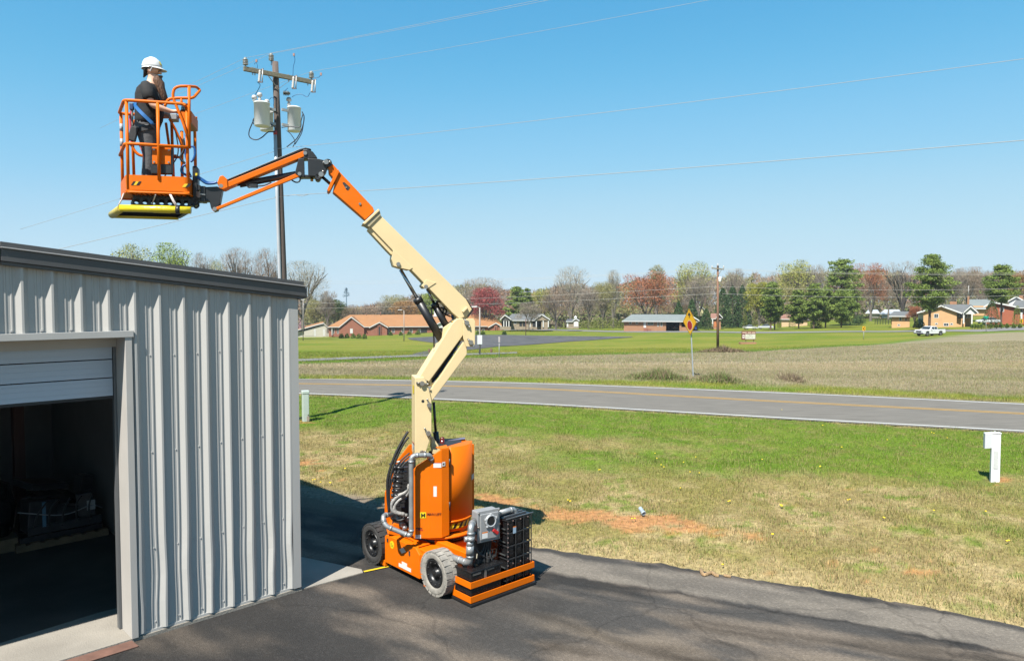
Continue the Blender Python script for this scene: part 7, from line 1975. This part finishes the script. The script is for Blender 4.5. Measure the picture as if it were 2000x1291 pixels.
def branching(h, width, seed, forks=4, levels=4, trunk=.22, upright=.6, r0=.028):
    rg = random.Random(seed); segs = []; ends = []
    def rec(p, d, L, r, lv):
        q = p + d * L; mid = p.lerp(q, .5) + Vector((rg.uniform(-1, 1), rg.uniform(-1, 1), 0)) * L * .05
        segs.append((p, mid, q, r, lv))
        if lv >= levels:
            ends.append((p, q, d)); return
        n = forks if lv else forks + 1
        for k in range(n):
            a = 2 * math.pi * (k + rg.random() * .8) / n
            sp = rg.uniform(.35, .75) * (1.1 - upright * .55)
            x = d.orthogonal().normalized(); y = d.cross(x)
            nd = (d + (x * math.cos(a) + y * math.sin(a)) * sp + Vector((0, 0, upright * .22))).normalized()
            rec(p.lerp(q, 1.0 if lv == 0 and k == 0 else rg.uniform(.55, 1.0)), nd, L * rg.uniform(.58, .80) if lv else h * rg.uniform(.30, .42), r * .6, lv + 1)
    rec(Vector((0, 0, 0)), Vector((rg.uniform(-.05, .05), rg.uniform(-.05, .05), 1)).normalized(), h * trunk, h * r0, 0)
    # normalise to h, width
    mz = max(q.z for _, _, q, _, _ in segs); mx = max(max(abs(q.x), abs(q.y)) for _, _, q, _, _ in segs)
    sz, sx = h * .97 / mz, width * .48 / mx
    f = lambda v: Vector((v.x * sx, v.y * sx, v.z * sz))
    return [(f(a), f(b), f(c), r, l) for a, b, c, r, l in segs], [(f(a), f(b), d) for a, b, d in ends]
def tree_root(px, Y, ybase, ytop, label, name, group=None):
    b_ = gxy(px, Y) if ybase is None else at(px, ybase, Y)
    h = at(px, ytop, Y).z - b_.z
    return thing(name, b_, label, 'tree', group=group), h, 
def trunk_mesh(t_, segs, mat, maxlv=9, seg=5):
    mb = MB()
    for a, m, c, r, l in segs:
        if l > maxlv: continue
        mb.tube([a - (Vector((0, 0, .4)) if l == 0 else Vector()), m, c], [r, r * .85, r * .62], seg if l < 2 else 3, caps=False)
    return mb.build('trunk', mat, t_, world=False, recalc=False)
def crown_lobes(h, W, seed, base=.26, n=16, top=1.0):
    """rounded lobes that together make a broad dome"""
    rg = np.random.default_rng(seed)
    L = [(0, 0, .68, .62)]
    for k in range(n):
        a = 2 * np.pi * (k * .381966 + .1 * rg.random()); zz = base + (top - base) * (.18 + .70 * ((k + .5) / n))
        env = np.sqrt(max(.05, 1 - ((zz - (base + (top - base) * .38)) / ((top - base) * .66)) ** 2))
        r = .62 * env * (.55 + .5 * rg.random())
        L.append((np.cos(a) * r, np.sin(a) * r, zz, (.30 + .16 * rg.random())))
    return np.array(L)
def bare_tree(px, wpx, ytop, Y, label, kind='bare', ybase=None, seed=1, forks=4, levels=3, ntw=9, tw=1.0, leaf=0, leafm=None, bark=None, name='bare_tree', upright=.6, trunk=.22, group=None, lsize=.5):
    t_, h = tree_root(px, Y, ybase, ytop, label, name, group)
    W_ = wpx / F * Y
    segs, ends = branching(h * .93, W_ * .86, seed, forks, levels, trunk, upright)
    trunk_mesh(t_, segs, bark or BARKM)
    L = crown_lobes(h, W_, seed, base=.14 + trunk * .5)
    vol = L[:, 3] ** 2; N = int(470 * ntw); k = nr.choice(len(L), N, p=vol / vol.sum())
    C = L[k, :3] * np.array([W_ / 2, W_ / 2, h]); rad = L[k, 3:4] * np.array([W_ / 2, W_ / 2, h * .30])
    d = rand_dirs(N, .25); rr = nr.random((N, 1)) ** .5 * .95
    P0 = C + d * rr * rad
    P0[:, 2] = np.minimum(P0[:, 2], h * (.985 - .03 * nr.random(N)))
    ctr = np.array([0, 0, h * .30]); out = P0 - ctr; out /= np.maximum(np.linalg.norm(out, axis=1, keepdims=True), 1e-3)
    k2 = Y / 250.0
    D = (out * .75 + rand_dirs(N, .45) * .75) * (h * .045 * tw * (.5 + nr.random((N, 1))))
    Wd = np.cross(D, rand_dirs(N)); Wd /= np.maximum(np.linalg.norm(Wd, axis=1, keepdims=True), 1e-4); Wd *= .032 * k2 * (.6 + .8 * nr.random((N, 1)))
    over = np.maximum(0, (P0[:, 2] + D[:, 2]) - h)[:, None]; D[:, 2:3] -= over
    V = np.stack([P0 - Wd, P0 + Wd, P0 + D], 1).reshape(-1, 3)
    if leaf:
        M_ = int(400 * leaf); k3 = nr.choice(len(L), M_, p=vol / vol.sum())
        Cc = L[k3, :3] * np.array([W_ / 2, W_ / 2, h]); rad = L[k3, 3:4] * np.array([W_ / 2, W_ / 2, h * .28])
        d = rand_dirs(M_, .25); clump = .75 + .35 * nr.random((M_, 1))
        P = Cc + d * rad * clump * nr.random((M_, 1)) ** .22
        P[:, 2] = np.clip(P[:, 2], h * .12, h * .985)
        a, b = rand_dirs(M_), rand_dirs(M_); sz_ = lsize * .8 * k2 * (.5 + .9 * nr.random((M_, 1)))
        V = np.concatenate([V, np.stack([P - a * sz_ * .5, P + a * sz_ * .5, P + b * sz_ * .7], 1).reshape(-1, 3)])
    o = raw_mesh('crown', V, np.arange(len(V)).reshape(-1, 3), leafm if leaf else CR[kind]); o.parent = t_
    return t_
def pine_tree(px, wpx, ytop, Y, label, ybase=None, seed=1, kind='pine', clear=.16, dome=.5, name='pine_tree', dens=1.0, whorls=13, group=None):
    t_, h = tree_root(px, Y, ybase, ytop, label, name, group); W_ = wpx / F * Y / 2
    rg = random.Random(seed); mb = MB()
    lean = rg.uniform(-.02, .02)
    mb.tube([(0, 0, -.4), (lean * h * .5, 0, h * .5), (lean * h, 0, h * .96)], [h * .018, h * .013, h * .004], 7, caps=False)
    C = []
    for k in range(whorls):
        t = clear + (1 - clear) * (k + rg.uniform(-.3, .3)) / whorls
        t = min(max(t, clear), .985)
        s = (t - clear) / (1 - clear)
        env = (min(1, s / .22) ** .6) * (1 - s ** (1.2 + 1.6 * dome)) ** (.75)
        for j in range(rg.randint(5, 7)):
            if rg.random() < .06: continue
            a = rg.uniform(0, 2 * math.pi); L = W_ * max(.12, env) * rg.uniform(.55, 1.08)
            z0 = t * h; p0 = Vector((lean * h * t, 0, z0)); p1 = p0 + Vector((math.cos(a) * L, math.sin(a) * L, L * rg.uniform(-.02, .26)))
            mb.tube([p0, p1], [h * .003, h * .0012], 3, caps=False)
            for q in range(3 + int(5 * env)):
                f_ = rg.uniform(.35, 1.02); c_ = p0.lerp(p1, f_) + Vector((rg.gauss(0, .05), rg.gauss(0, .05), rg.gauss(0.02, .02))) * W_
                C.append((c_.x, c_.y, c_.z, W_ * rg.uniform(.15, .27)))
    mb.build('trunk', BARKP, t_, world=False, recalc=False)
    C = np.array(C); n = int(20 * dens); k = np.repeat(np.arange(len(C)), n)
    d = rand_dirs(len(k)); d[:, 2] *= .55
    P = C[k, :3] + d * C[k, 3:4] * (nr.random((len(k), 1)) ** .4)
    leaf_cloud('crown', P, .46 * Y / 230, CR[kind], t_)
    return t_
def cone_tree(px, wpx, ytop, Y, label, ybase=None, seed=1, kind='cedar', name='conifer', n=2600, power=.8, base=.02, col=False, group=None, cat='tree'):
    t_, h = tree_root(px, Y, ybase, ytop, label, name, group); t_['category'] = cat; W_ = wpx / F * Y / 2
    rg = random.Random(seed)
    mb = MB(); mb.cyl((0, 0, -.4), (0, 0, h * .8), h * .015, 6, h * .004); mb.build('trunk', BARKP, t_, world=False)
    s = nr.random(n) ** (1.25 if not col else 1.0); a = nr.random(n) * 2 * np.pi
    env = (1 - s ** 4) ** .6 * np.minimum(1, .75 + s * 2) if col else (1 - s) ** power + .03
    lump = .80 + .32 * fbm(a * 1.6, s * 9, seed, 3)
    rr = W_ * env * lump * (.55 + .45 * nr.random(n) ** .5)
    P = np.stack([np.cos(a) * rr, np.sin(a) * rr, h * (base + (1 - base) * s) - .12 * rr * (0 if col else 1)], -1)
    leaf_cloud('crown', P, .36 * (Y / 230) * max(.45, min(1.2, W_ / 3)), CR[kind], t_)
    return t_
def blob_shrub(px, wpx, ytop, ybase, Y, label, kind='shrub', name='shrub', n=900, seed=1, group=None, size=.3, cat='shrub'):
    b_ = at(px, ybase, Y)
    if b_.z < float(zt(b_.x, b_.y)) - .05: b_ = gp(px, ybase)
    Y = b_.y; t_ = thing(name, b_, label, cat, group=group); h = at(px, ytop, Y).z - b_.z; W_ = wpx / F * Y / 2
    mb = MB()
    for k in range(4): mb.tube([(0, 0, -.3), (W_ * .3 * math.cos(k * 1.6), W_ * .3 * math.sin(k * 1.6), h * .5)], [.05, .02], 4, caps=False)
    mb.build('stem', BARKM, t_, world=False, recalc=False)
    d = rand_dirs(n); d[:, 2] = np.abs(d[:, 2]); rr = nr.random((n, 1)) ** .35
    lump = .8 + .35 * fbm(d[:, 0] * 2.3 + seed, d[:, 1] * 2.3 + d[:, 2] * 2, seed, 3)[:, None]
    P = d * rr * lump * np.array([W_, W_, h]); P[:, 2] = np.minimum(P[:, 2], h)
    leaf_cloud('crown' if name != 'hedge' else 'foliage', P, size * Y / 230, CR[kind], t_)
    return t_
# ---- left of the boom, seen over the shed roof
bare_tree(262, 98, 471, 190, 'pale lime spring tree over the shed roof, left of the brighter green one', 'spring', seed=3, ntw=5, leaf=16, leafm=CR['spring'], name='spring_tree', lsize=.62)
bare_tree(335, 100, 473, 185, 'bright green spring tree over the shed roof, right of the paler lime one', 'lime', seed=4, ntw=5, leaf=20, leafm=CR['lime'], name='spring_tree', lsize=.62)
bare_tree(395, 84, 492, 215, 'grey leafless tree just right of the bright green tree above the shed roof', seed=5, levels=4)
bare_tree(170, 70, 490, 230, 'faint grey leafless tree at the far left above the shed roof', seed=6, ntw=6)
bare_tree(425, 60, 505, 235, 'small yellow budding tree between grey trees above the shed roof', 'bud', seed=25, ntw=6, leaf=4, leafm=CR['spring'], name='spring_tree')
bare_tree(464, 104, 482, 190, 'broad brown grey leafless tree left of the near utility pole', 'bareb', seed=7, ntw=11, upright=.9)
bare_tree(523, 80, 483, 200, 'narrow brown grey leafless tree directly behind the near utility pole', 'bareb', seed=8, ntw=10, upright=.9)
bare_tree(592, 128, 507, 205, 'tall pale budding tree at the right corner of the shed roof', 'pale', seed=9, ntw=10, leaf=3, leafm=CR['pale'], upright=.8, ybase=640)
bare_tree(640, 46, 566, 262, 'thin grey tree behind the white annex hall', seed=10, ybase=648)
blob_shrub(577, 44, 620, 650, 268, 'pink blossoming redbud beside the shed corner', 'pinkb', 'redbud_tree', 700, 2, size=.45, cat='tree')
for k, (px, w, yt, kd, sd) in enumerate(((618, 60, 584, 'bud', 11), (655, 62, 584, 'shrub', 12), (688, 60, 594, 'bareb', 13))):
    bare_tree(px, w, yt, 285 - 3 * k, ('olive budding tree behind the annex hall roof', 'dark green leafy tree between the annex and the church', 'brown leafless tree above the left end of the church roof')[k], kd, ybase=650, seed=sd, ntw=9, leaf=(5, 12, 0)[k], leafm=CR[kd], name=('spring_tree', 'leafy_tree', 'bare_tree')[k])
for k, (px, w, yt, kd) in enumerate(((722, 66, 597, 'bareb'), (757, 70, 586, 'bare'), (772, 80, 574, 'bud'), (905, 70, 560, 'bare'), (872, 70, 572, 'bareb'))):
    bare_tree(px, w, yt, 300 + 3 * k, ('brown leafless tree behind the church, between the two left gables', 'grey leafless tree behind the church and left of the orange budding tree', 'olive budding dome shaped tree behind the orange budding tree', 'grey leafless tree just right of the boom elbow top', 'brown leafless tree behind the boom cylinders')[k], kd, ybase=650, seed=20 + k, ntw=11, leaf=3 if kd == 'bud' else 0, leafm=CR[kd])
bare_tree(795, 92, 586, 285, 'orange budding tree behind the church roof', 'orange', ybase=648, seed=31, ntw=10, leaf=9, leafm=CR['orange'], name='budding_tree')
bare_tree(838, 48, 571, 292, 'yellow green spring tree behind the church roof near the boom', 'lime', ybase=648, seed=32, ntw=6, leaf=10, leafm=CR['lime'], name='spring_tree')
bare_tree(940, 118, 541, 280, 'wide brown grey leafless tree standing behind the crimson tree', 'bareb', ybase=645, seed=33, ntw=12, leaf=3, leafm=CR['bare'])
bare_tree(950, 86, 558, 262, 'crimson budding maple right of the boom elbow', 'red', ybase=646, seed=34, ntw=8, leaf=13, leafm=CR['red'], name='red_maple_tree', lsize=.55)
pine_tree(1010, 58, 557, 255, 'round topped green pine between crimson maple and yellow green tree', ybase=645, seed=35, clear=.05, dens=1.3)
pine_tree(1030, 36, 562, 262, 'narrow dark pine beside the round topped green pine', ybase=645, seed=36, clear=.1)
bare_tree(1056, 56, 563, 262, 'pale yellow green spring tree behind the stone house', 'spring', ybase=643, seed=37, ntw=6, leaf=6, leafm=CR['spring'], name='spring_tree')
bare_tree(1033, 66, 589, 222, 'low spreading grey tree in front of the stone house', 'bare', ybase=641, seed=38, ntw=14, trunk=.14, upright=.2)
bare_tree(1086, 92, 562, 252, 'brown grey leafless tree left of the garden shed', 'bareb', ybase=641, seed=39, ntw=13)
bare_tree(1115, 92, 518, 285, 'tallest pale leafless tree rising above the garden shed', 'pale', ybase=640, seed=40, ntw=9, upright=.8, r0=.02) if False else bare_tree(1115, 92, 518, 285, 'tallest pale leafless tree rising above the garden shed', 'pale', ybase=640, seed=40, ntw=9, upright=.8)
bare_tree(1150, 66, 560, 270, 'grey leafless tree behind the green thicket', 'bare', ybase=640, seed=41, ntw=12)
bare_tree(1178, 62, 548, 280, 'olive tinged leafless tree left of the rust coloured maple', 'bareb', ybase=640, seed=42, ntw=11, leaf=3, leafm=CR['bud'])
bare_tree(1198, 44, 526, 300, 'thin tall pale tree just left of the rust coloured maple', 'pale', ybase=638, seed=43, ntw=7)
for k, (px, w, yt, kd) in enumerate(((1150, 46, 622, 'thick'), (1172, 44, 617, 'thick'), (1197, 40, 618, 'thick'), (1216, 30, 622, 'thick'))):
    blob_shrub(px, w, yt, 640.5, 245, ('leftmost yellow green bush of the thicket beside the garden shed', 'second bush of the thicket, right of the garden shed bush', 'third bush of the thicket, toward the ranch house', 'small bush touching the left end of the ranch house')[k], 'thick', 'bush', 700, k, 'thicket bushes between garden shed and ranch house', cat='bush')
bare_tree(1262, 128, 529, 255, 'large rust coloured budding maple behind the ranch house', 'rust', ybase=640, seed=44, ntw=9, leaf=12, leafm=CR['rust'], name='budding_tree', lsize=.6, forks=4)
bare_tree(1282, 46, 516, 305, 'olive topped tree peeping above the rust coloured maple', 'bud', ybase=636, seed=45, ntw=8, leaf=7, leafm=CR['bud'], name='spring_tree')
bare_tree(1352, 104, 509, 285, 'broad yellow spring tree left of the far utility pole', 'spring', ybase=636, seed=46, ntw=6, leaf=9, leafm=CR['spring'], name='spring_tree', lsize=.6)
bare_tree(1364, 80, 536, 268, 'grey leafless tree in front of the broad yellow spring tree', 'bare', ybase=636, seed=47, ntw=13)
bare_tree(1434, 64, 523, 285, 'dome shaped grey tree right of the far utility pole', 'bare', ybase=634, seed=48, ntw=11, upright=.9)
bare_tree(1325, 60, 560, 300, 'grey brown tree between rust maple and dark conifers', 'bareb', ybase=636, seed=49, ntw=11)
cone_tree(1325, 36, 588, 246, 'left small dark conifer behind the ranch house carport', ybase=640, seed=50)
cone_tree(1351, 40, 584, 248, 'right small dark conifer behind the ranch house carport', ybase=640, seed=51)
cone_tree(1379, 30, 603, 222, 'squat dark conifer standing beside the picnic table', ybase=641.5, seed=52, power=.6)
cone_tree(1411, 44, 563, 256, 'leftmost of the tall dark conifers behind the far utility pole', ybase=638, seed=53, n=3200, power=.65)
cone_tree(1430, 46, 558, 258, 'middle tall dark conifer right of the far utility pole', ybase=638, seed=54, n=3200, power=.65)
cone_tree(1449, 40, 557, 260, 'rightmost of the tall dark conifers beside the weeping tree', ybase=638, seed=55, n=3200, power=.65)
bare_tree(1482, 66, 550, 245, 'weeping yellow green willow between dark conifers and pine', 'willow', ybase=638, seed=56, ntw=8, leaf=16, leafm=CR['willow'], name='willow_tree', upright=.2, lsize=.6)
for k, (px, w, yt, yb, Y) in enumerate(((1455, 10, 611, 640, 214), (1475, 13, 609, 640, 214), (1522, 9, 617, 640, 226), (1547, 14, 617, 640, 226))):
    cone_tree(px, w, yt, Y, ('slim clipped arborvitae column, left of the parked white car', 'slim clipped arborvitae column, right of the parked white car', 'narrow arborvitae column at the left end of the cream outbuilding', 'stout arborvitae column in front of the cream outbuilding')[k], ybase=yb, seed=60 + k, kind='arb', name='arborvitae', n=1100, col=True)
pine_tree(1505, 58, 551, 200, 'leftmost roadside pine, with twin dark trunks', ybase=644, seed=70, clear=.22, dens=1.2)
pine_tree(1513, 44, 568, 203, 'smaller pine close behind the leftmost roadside pine', ybase=644, seed=71, clear=.24)
pine_tree(1560, 56, 566, 202, 'bushy pine standing before the cream outbuilding', ybase=643.5, seed=72, clear=.18, dens=1.1)
pine_tree(1589, 54, 553, 196, 'pointed pine with bare black trunk right of the cream outbuilding', ybase=645, seed=73, clear=.24, dens=1.2)
pine_tree(1612, 60, 560, 198, 'pine between the pointed pine and the tallest pine', ybase=645, seed=74, clear=.22, dens=1.2)
pine_tree(1643, 78, 503, 215, 'tallest dome topped dark pine of the roadside group', ybase=644, seed=75, clear=.12, dome=1.6, dens=1.4, whorls=17)
pine_tree(1643, 66, 566, 194, 'front green pine below the tallest dome topped pine', ybase=645.5, seed=76, clear=.25, dens=1.2)
for k, (px, w, yt, yb) in enumerate(((1594, 24, 616, 640), (1660, 40, 608, 635), (1678, 26, 612, 632))):
    blob_shrub(px, w, yt, yb, 214, ('dark round shrub behind the pointed pine trunk', 'broad dark evergreen shrub right of the tallest pine', 'dark evergreen shrub at the foot of the green slope')[k], 'cedar', 'shrub', 900, k)
bare_tree(1551, 108, 506, 300, 'tall yellow spring tree behind the bushy pine', 'spring', ybase=632, seed=77, ntw=7, leaf=9, leafm=CR['spring'], name='spring_tree', lsize=.65)
bare_tree(1590, 60, 515, 310, 'grey leafless tree right of the tall yellow spring tree', 'bare', ybase=632, seed=78, ntw=11)
bare_tree(1500, 70, 530, 318, 'pale leafless tree left of the tall yellow spring tree', 'pale', ybase=632, seed=79, ntw=9)
bare_tree(1556, 60, 556, 262, 'olive budding tree directly behind the bushy pine', 'bud', ybase=636, seed=80, ntw=9, leaf=6, leafm=CR['bud'])
bare_tree(1700, 96, 512, 262, 'reddish brown leafless tree right of the tallest pine', 'bareb', ybase=628, seed=81, ntw=13, leaf=3, leafm=CR['rust'])
bare_tree(1672, 60, 545, 240, 'brown twiggy tree touching the tallest pine', 'bareb', ybase=632, seed=82, ntw=12)
bare_tree(1762, 84, 508, 240, 'dark limbed bare tree behind the peach cottage', 'bare', ybase=632, seed=83, ntw=8, bark=M('bark_dark', (.06, .05, .045), rough=.9))
bare_tree(1735, 60, 540, 275, 'grey brown tree above the white house roof', 'bareb', ybase=622, seed=84, ntw=12)
bare_tree(1786, 34, 596, 176, 'small reddish twiggy tree beside the peach cottage', 'rust', ybase=637, seed=85, ntw=12)
pine_tree(1815, 92, 497, 150, 'tall bushy pine standing behind the pickup truck', ybase=640, seed=86, clear=.26, dome=.7, dens=1.6, whorls=17)
for k, (px, w, yt) in enumerate(((1862, 60, 524), (1890, 62, 520), (1917, 62, 526), (1940, 56, 530), (1838, 56, 540))):
    bare_tree(px, w, yt, 262 + 4 * k, ('thin bare tree just right of the tall bushy pine', 'bare tree above the tall brick chimney', 'bare tree above the wide grey roof', 'bare tree left of the right hand pine', 'bare tree half hidden behind the tall bushy pine')[k], 'bareb' if k % 2 else 'bare', ybase=612, seed=90 + k, ntw=10, upright=.9)
pine_tree(1955, 74, 515, 160, 'high trunked pine in front of the red brick house', ybase=634, seed=96, clear=.38, dome=.6, dens=1.3)
cone_tree(1936, 34, 587, 150, 'bushy dark conifer left of the red brick house wall', ybase=633, seed=97, power=.55)
cone_tree(1986, 18, 597, 150, 'narrow green conifer near the right edge of the view', ybase=634, seed=98, power=.4, n=1500, kind='pine')
bare_tree(1990, 66, 528, 240, 'orange brown budding tree at the right edge of the view', 'orange', ybase=608, seed=99, ntw=9, leaf=7, leafm=CR['orange'], name='budding_tree')
bare_tree(2030, 80, 520, 235, 'brown leafless tree just beyond the right edge of the view', 'bareb', ybase=608, seed=100)
blob_shrub(1795, 24, 622, 640, 158, 'dark round shrub left of the peach house wall', 'cedar', 'shrub', 900, 9)
# hedges and bushes
for k, (px, w, yt, yb) in enumerate(((667, 11, 650, 660), (678, 11, 650, 660), (690, 11, 650.5, 660.5), (701, 11, 650.5, 661), (712, 11, 651, 661.5))):
    blob_shrub(px, w, yt, yb, 240, ('first bush from the left in the hedge under the left church gable', 'second bush from the left in the hedge under the left church gable', 'middle bush of the hedge under the left church gable', 'second bush from the right in the hedge under the left church gable', 'rightmost bush of the hedge under the left church gable')[k], 'hedge', 'hedge_bush', 420, k, 'hedge bushes under the left church gable', .26, 'bush')
for k, (px, w, yt, yb) in enumerate(((763, 9, 647, 655), (783, 9, 647, 654.5), (799.5, 11, 646, 654), (816, 12, 645, 653.5))):
    blob_shrub(px, w, yt, yb, 244, ('leftmost round bush against the church wall, right of the second gable', 'round bush just left of the church lamp post', 'round bush just right of the church lamp post', 'largest round bush near the church entrance')[k], 'hedge', 'bush', 420, 10 + k, 'round bushes along the church wall', .26, 'bush')
for k, (px, w) in enumerate(((933, 8), (943, 10), (985, 11))):
    blob_shrub(px, w, 645 if k < 2 else 646, 653.5, 246, ('round bush behind the notice board lamp post', 'round bush left of the right church gable', 'dark round bush at the right end of the church')[k], 'hedge' if k < 2 else 'cedar', 'bush', 420, 20 + k, size=.26, cat='bush')
for k, px in enumerate((1899, 1904, 1910, 1917, 1935, 1946, 1956, 1967, 1980, 1992)):
    blob_shrub(px, 7.5, 632 - (k > 3), 639.5, 150, f'small clipped round shrub, {("first", "second", "third", "fourth", "fifth", "sixth", "seventh", "eighth", "ninth", "tenth")[k]} from the left in the row near the street sign', 'hedge', 'round_shrub', 300, 30 + k, 'small round shrubs lining the yard', .30)
# far wood reading as one mass
px_t = np.array([150, 400, 560, 600, 640, 690, 720, 760, 800, 850, 890, 940, 990, 1040, 1090, 1150, 1200, 1300, 1400, 1500, 1600, 1700, 1760, 1800, 1900, 2000, 2200])
py_t = np.array([540, 545, 560, 572, 596, 600, 596, 588, 576, 570, 558, 552, 564, 566, 556, 554, 550, 538, 538, 532, 528, 524, 530, 538, 530, 534, 534])
n = 150000
px = 150 + 2050 * nr.random(n); Yw = 335 + 75 * nr.random(n); Xw = (px - CX) / F * Yw
topz = EYE + (HOR - np.interp(px, px_t, py_t)) / F * Yw; basez = zt(Xw, Yw)
wob = .82 + .24 * fbm(px / 16, Yw * 0.01, 71, 3)
z = basez + (topz - basez) * wob * nr.random(n) ** .75
D = rand_dirs(n, .5) * (1.2 + 1.8 * nr.random((n, 1))); Wd = np.cross(D, rand_dirs(n)); Wd /= np.maximum(np.linalg.norm(Wd, axis=1, keepdims=True), 1e-3); Wd *= .10 + .12 * nr.random((n, 1))
P0 = np.stack([Xw, Yw, z], -1)
cw = fbm(px / 38, Yw * .02, 72, 3)[:, None]
colw = np.where(cw > .56, np.array([.25, .24, .09]), np.where(cw < .45, np.array([.29, .175, .11]), np.array([.27, .205, .145]))) * (.8 + .4 * nr.random((n, 1)))
V = np.stack([P0 - Wd, P0 + Wd, P0 + D], 1).reshape(-1, 3)
wood = raw_mesh('far_wood', V, np.arange(3 * n).reshape(-1, 3), M('wood_twigs', (.2, .17, .13), rough=.9, attr='col', spec=.1), np.repeat(colw, 3, 0))
tag(wood, 'far grey brown leafless wood forming the horizon behind the houses', 'wood', kind='stuff')
# undergrowth at the foot of the woods
n = 26000
px = 560 + 1500 * nr.random(n); Yw = 300 + 30 * nr.random(n); Xw = (px - CX) / F * Yw; z = zt(Xw, Yw) + 5.5 * nr.random(n) ** 1.5
P0 = np.stack([Xw, Yw, z], -1); s_ = .9
a, b = rand_dirs(n) * s_, rand_dirs(n) * s_
V = np.stack([P0 - a, P0 + a, P0 + b], 1).reshape(-1, 3)
cu_ = np.where(nr.random((n, 1)) < .45, np.array([.13, .15, .05]), np.array([.19, .155, .11])) * (.7 + .6 * nr.random((n, 1)))
o = raw_mesh('undergrowth', V, np.arange(3 * n).reshape(-1, 3), M('wood_twigs', (.2, .17, .13)), np.repeat(cu_, 3, 0)); tag(o, 'scrubby undergrowth along the foot of the far wood', 'undergrowth', kind='stuff')
# rough brush along the field side of the road and at the field pole
def brush(name, cx, sx, n, h, col, label, dY):
    X, Y = [], []
    p = nr.normal(size=n); xs_ = cx + sx * p
    P = [gp(x, y) for x, y in zip(np.linspace(cx - 3 * sx, cx + 3 * sx, 40), np.interp(np.linspace(cx - 3 * sx, cx + 3 * sx, 40), dY[0], dY[1]))]
    gx = np.linspace(cx - 3 * sx, cx + 3 * sx, 40); ox = np.interp(xs_, gx, [q.x for q in P]); oy = np.interp(xs_, gx, [q.y for q in P]) + nr.normal(size=n) * .55
    oz = zt(ox, oy); hh = h * (.25 + .75 * nr.random(n)) * np.exp(-(p / 1.6) ** 2) * (.5 + fbm(xs_ / 9, xs_ * 0, 81))
    d = rand_dirs(n, 1.6) * hh[:, None]; w_ = np.cross(d, rand_dirs(n)); w_ /= np.maximum(np.linalg.norm(w_, axis=1, keepdims=True), 1e-4); w_ *= .012 * (oy[:, None] / 33)
    b0 = np.stack([ox, oy, oz + hh * .5 * nr.random(n)], -1)
    V = np.stack([b0 - w_, b0 + w_, b0 + d], 1).reshape(-1, 3)
    cc = np.array(col[0])[None] * np.ones((n, 1)); m_ = nr.random((n, 1)); cc = np.where(m_ < .5, np.array(col[0]), np.where(m_ < .8, np.array(col[1]), np.array(col[2]))) * (.7 + .6 * nr.random((n, 1)))
    o = raw_mesh(name, V, np.arange(3 * n).reshape(-1, 3), bm_, np.repeat(cc, 3, 0)); tag(o, label, 'brush', kind='stuff')
BCOL = ((.13, .19, .045), (.19, .13, .085), (.26, .22, .11))
brush('roadside_brush', 1285, 34, 5200, .50, BCOL, 'tangle of green and brown weeds left of the diamond road sign', ([1100, 1500], [738, 741]))
brush('roadside_brush', 1405, 24, 3600, .46, BCOL, 'tangle of dark brown weeds right of the diamond road sign', ([1200, 1600], [741, 747]))
brush('roadside_brush', 1545, 12, 800, .45, ((.20, .14, .10), (.22, .17, .1), (.26, .22, .12)), 'small brown weed clump farther right along the road', ([1400, 1700], [738, 748]))
brush('pole_brush', 1410, 26, 3200, .75, ((.19, .13, .085), (.22, .16, .1), (.14, .13, .05)), 'brown scrub round the foot of the far utility pole', ([1300, 1500], [688, 687]))
# ================================================================== thin spring haze
hz_ = MB(); hz_.box((0, 300, 4), (2600, 1400, 62))
hm = bpy.data.materials.new('haze_air'); hm.use_nodes = True
t_ = hm.node_tree; t_.nodes.remove(t_.nodes['Principled BSDF'])
pv = t_.nodes.new('ShaderNodeVolumePrincipled'); pv.inputs['Color'].default_value = (.86, .93, 1.0, 1); pv.inputs['Density'].default_value = .00016; pv.inputs['Anisotropy'].default_value = .2
t_.links.new(pv.outputs[0], t_.nodes['Material Output'].inputs['Volume'])
o = hz_.build('haze', hm); tag(o, kind='stuff')
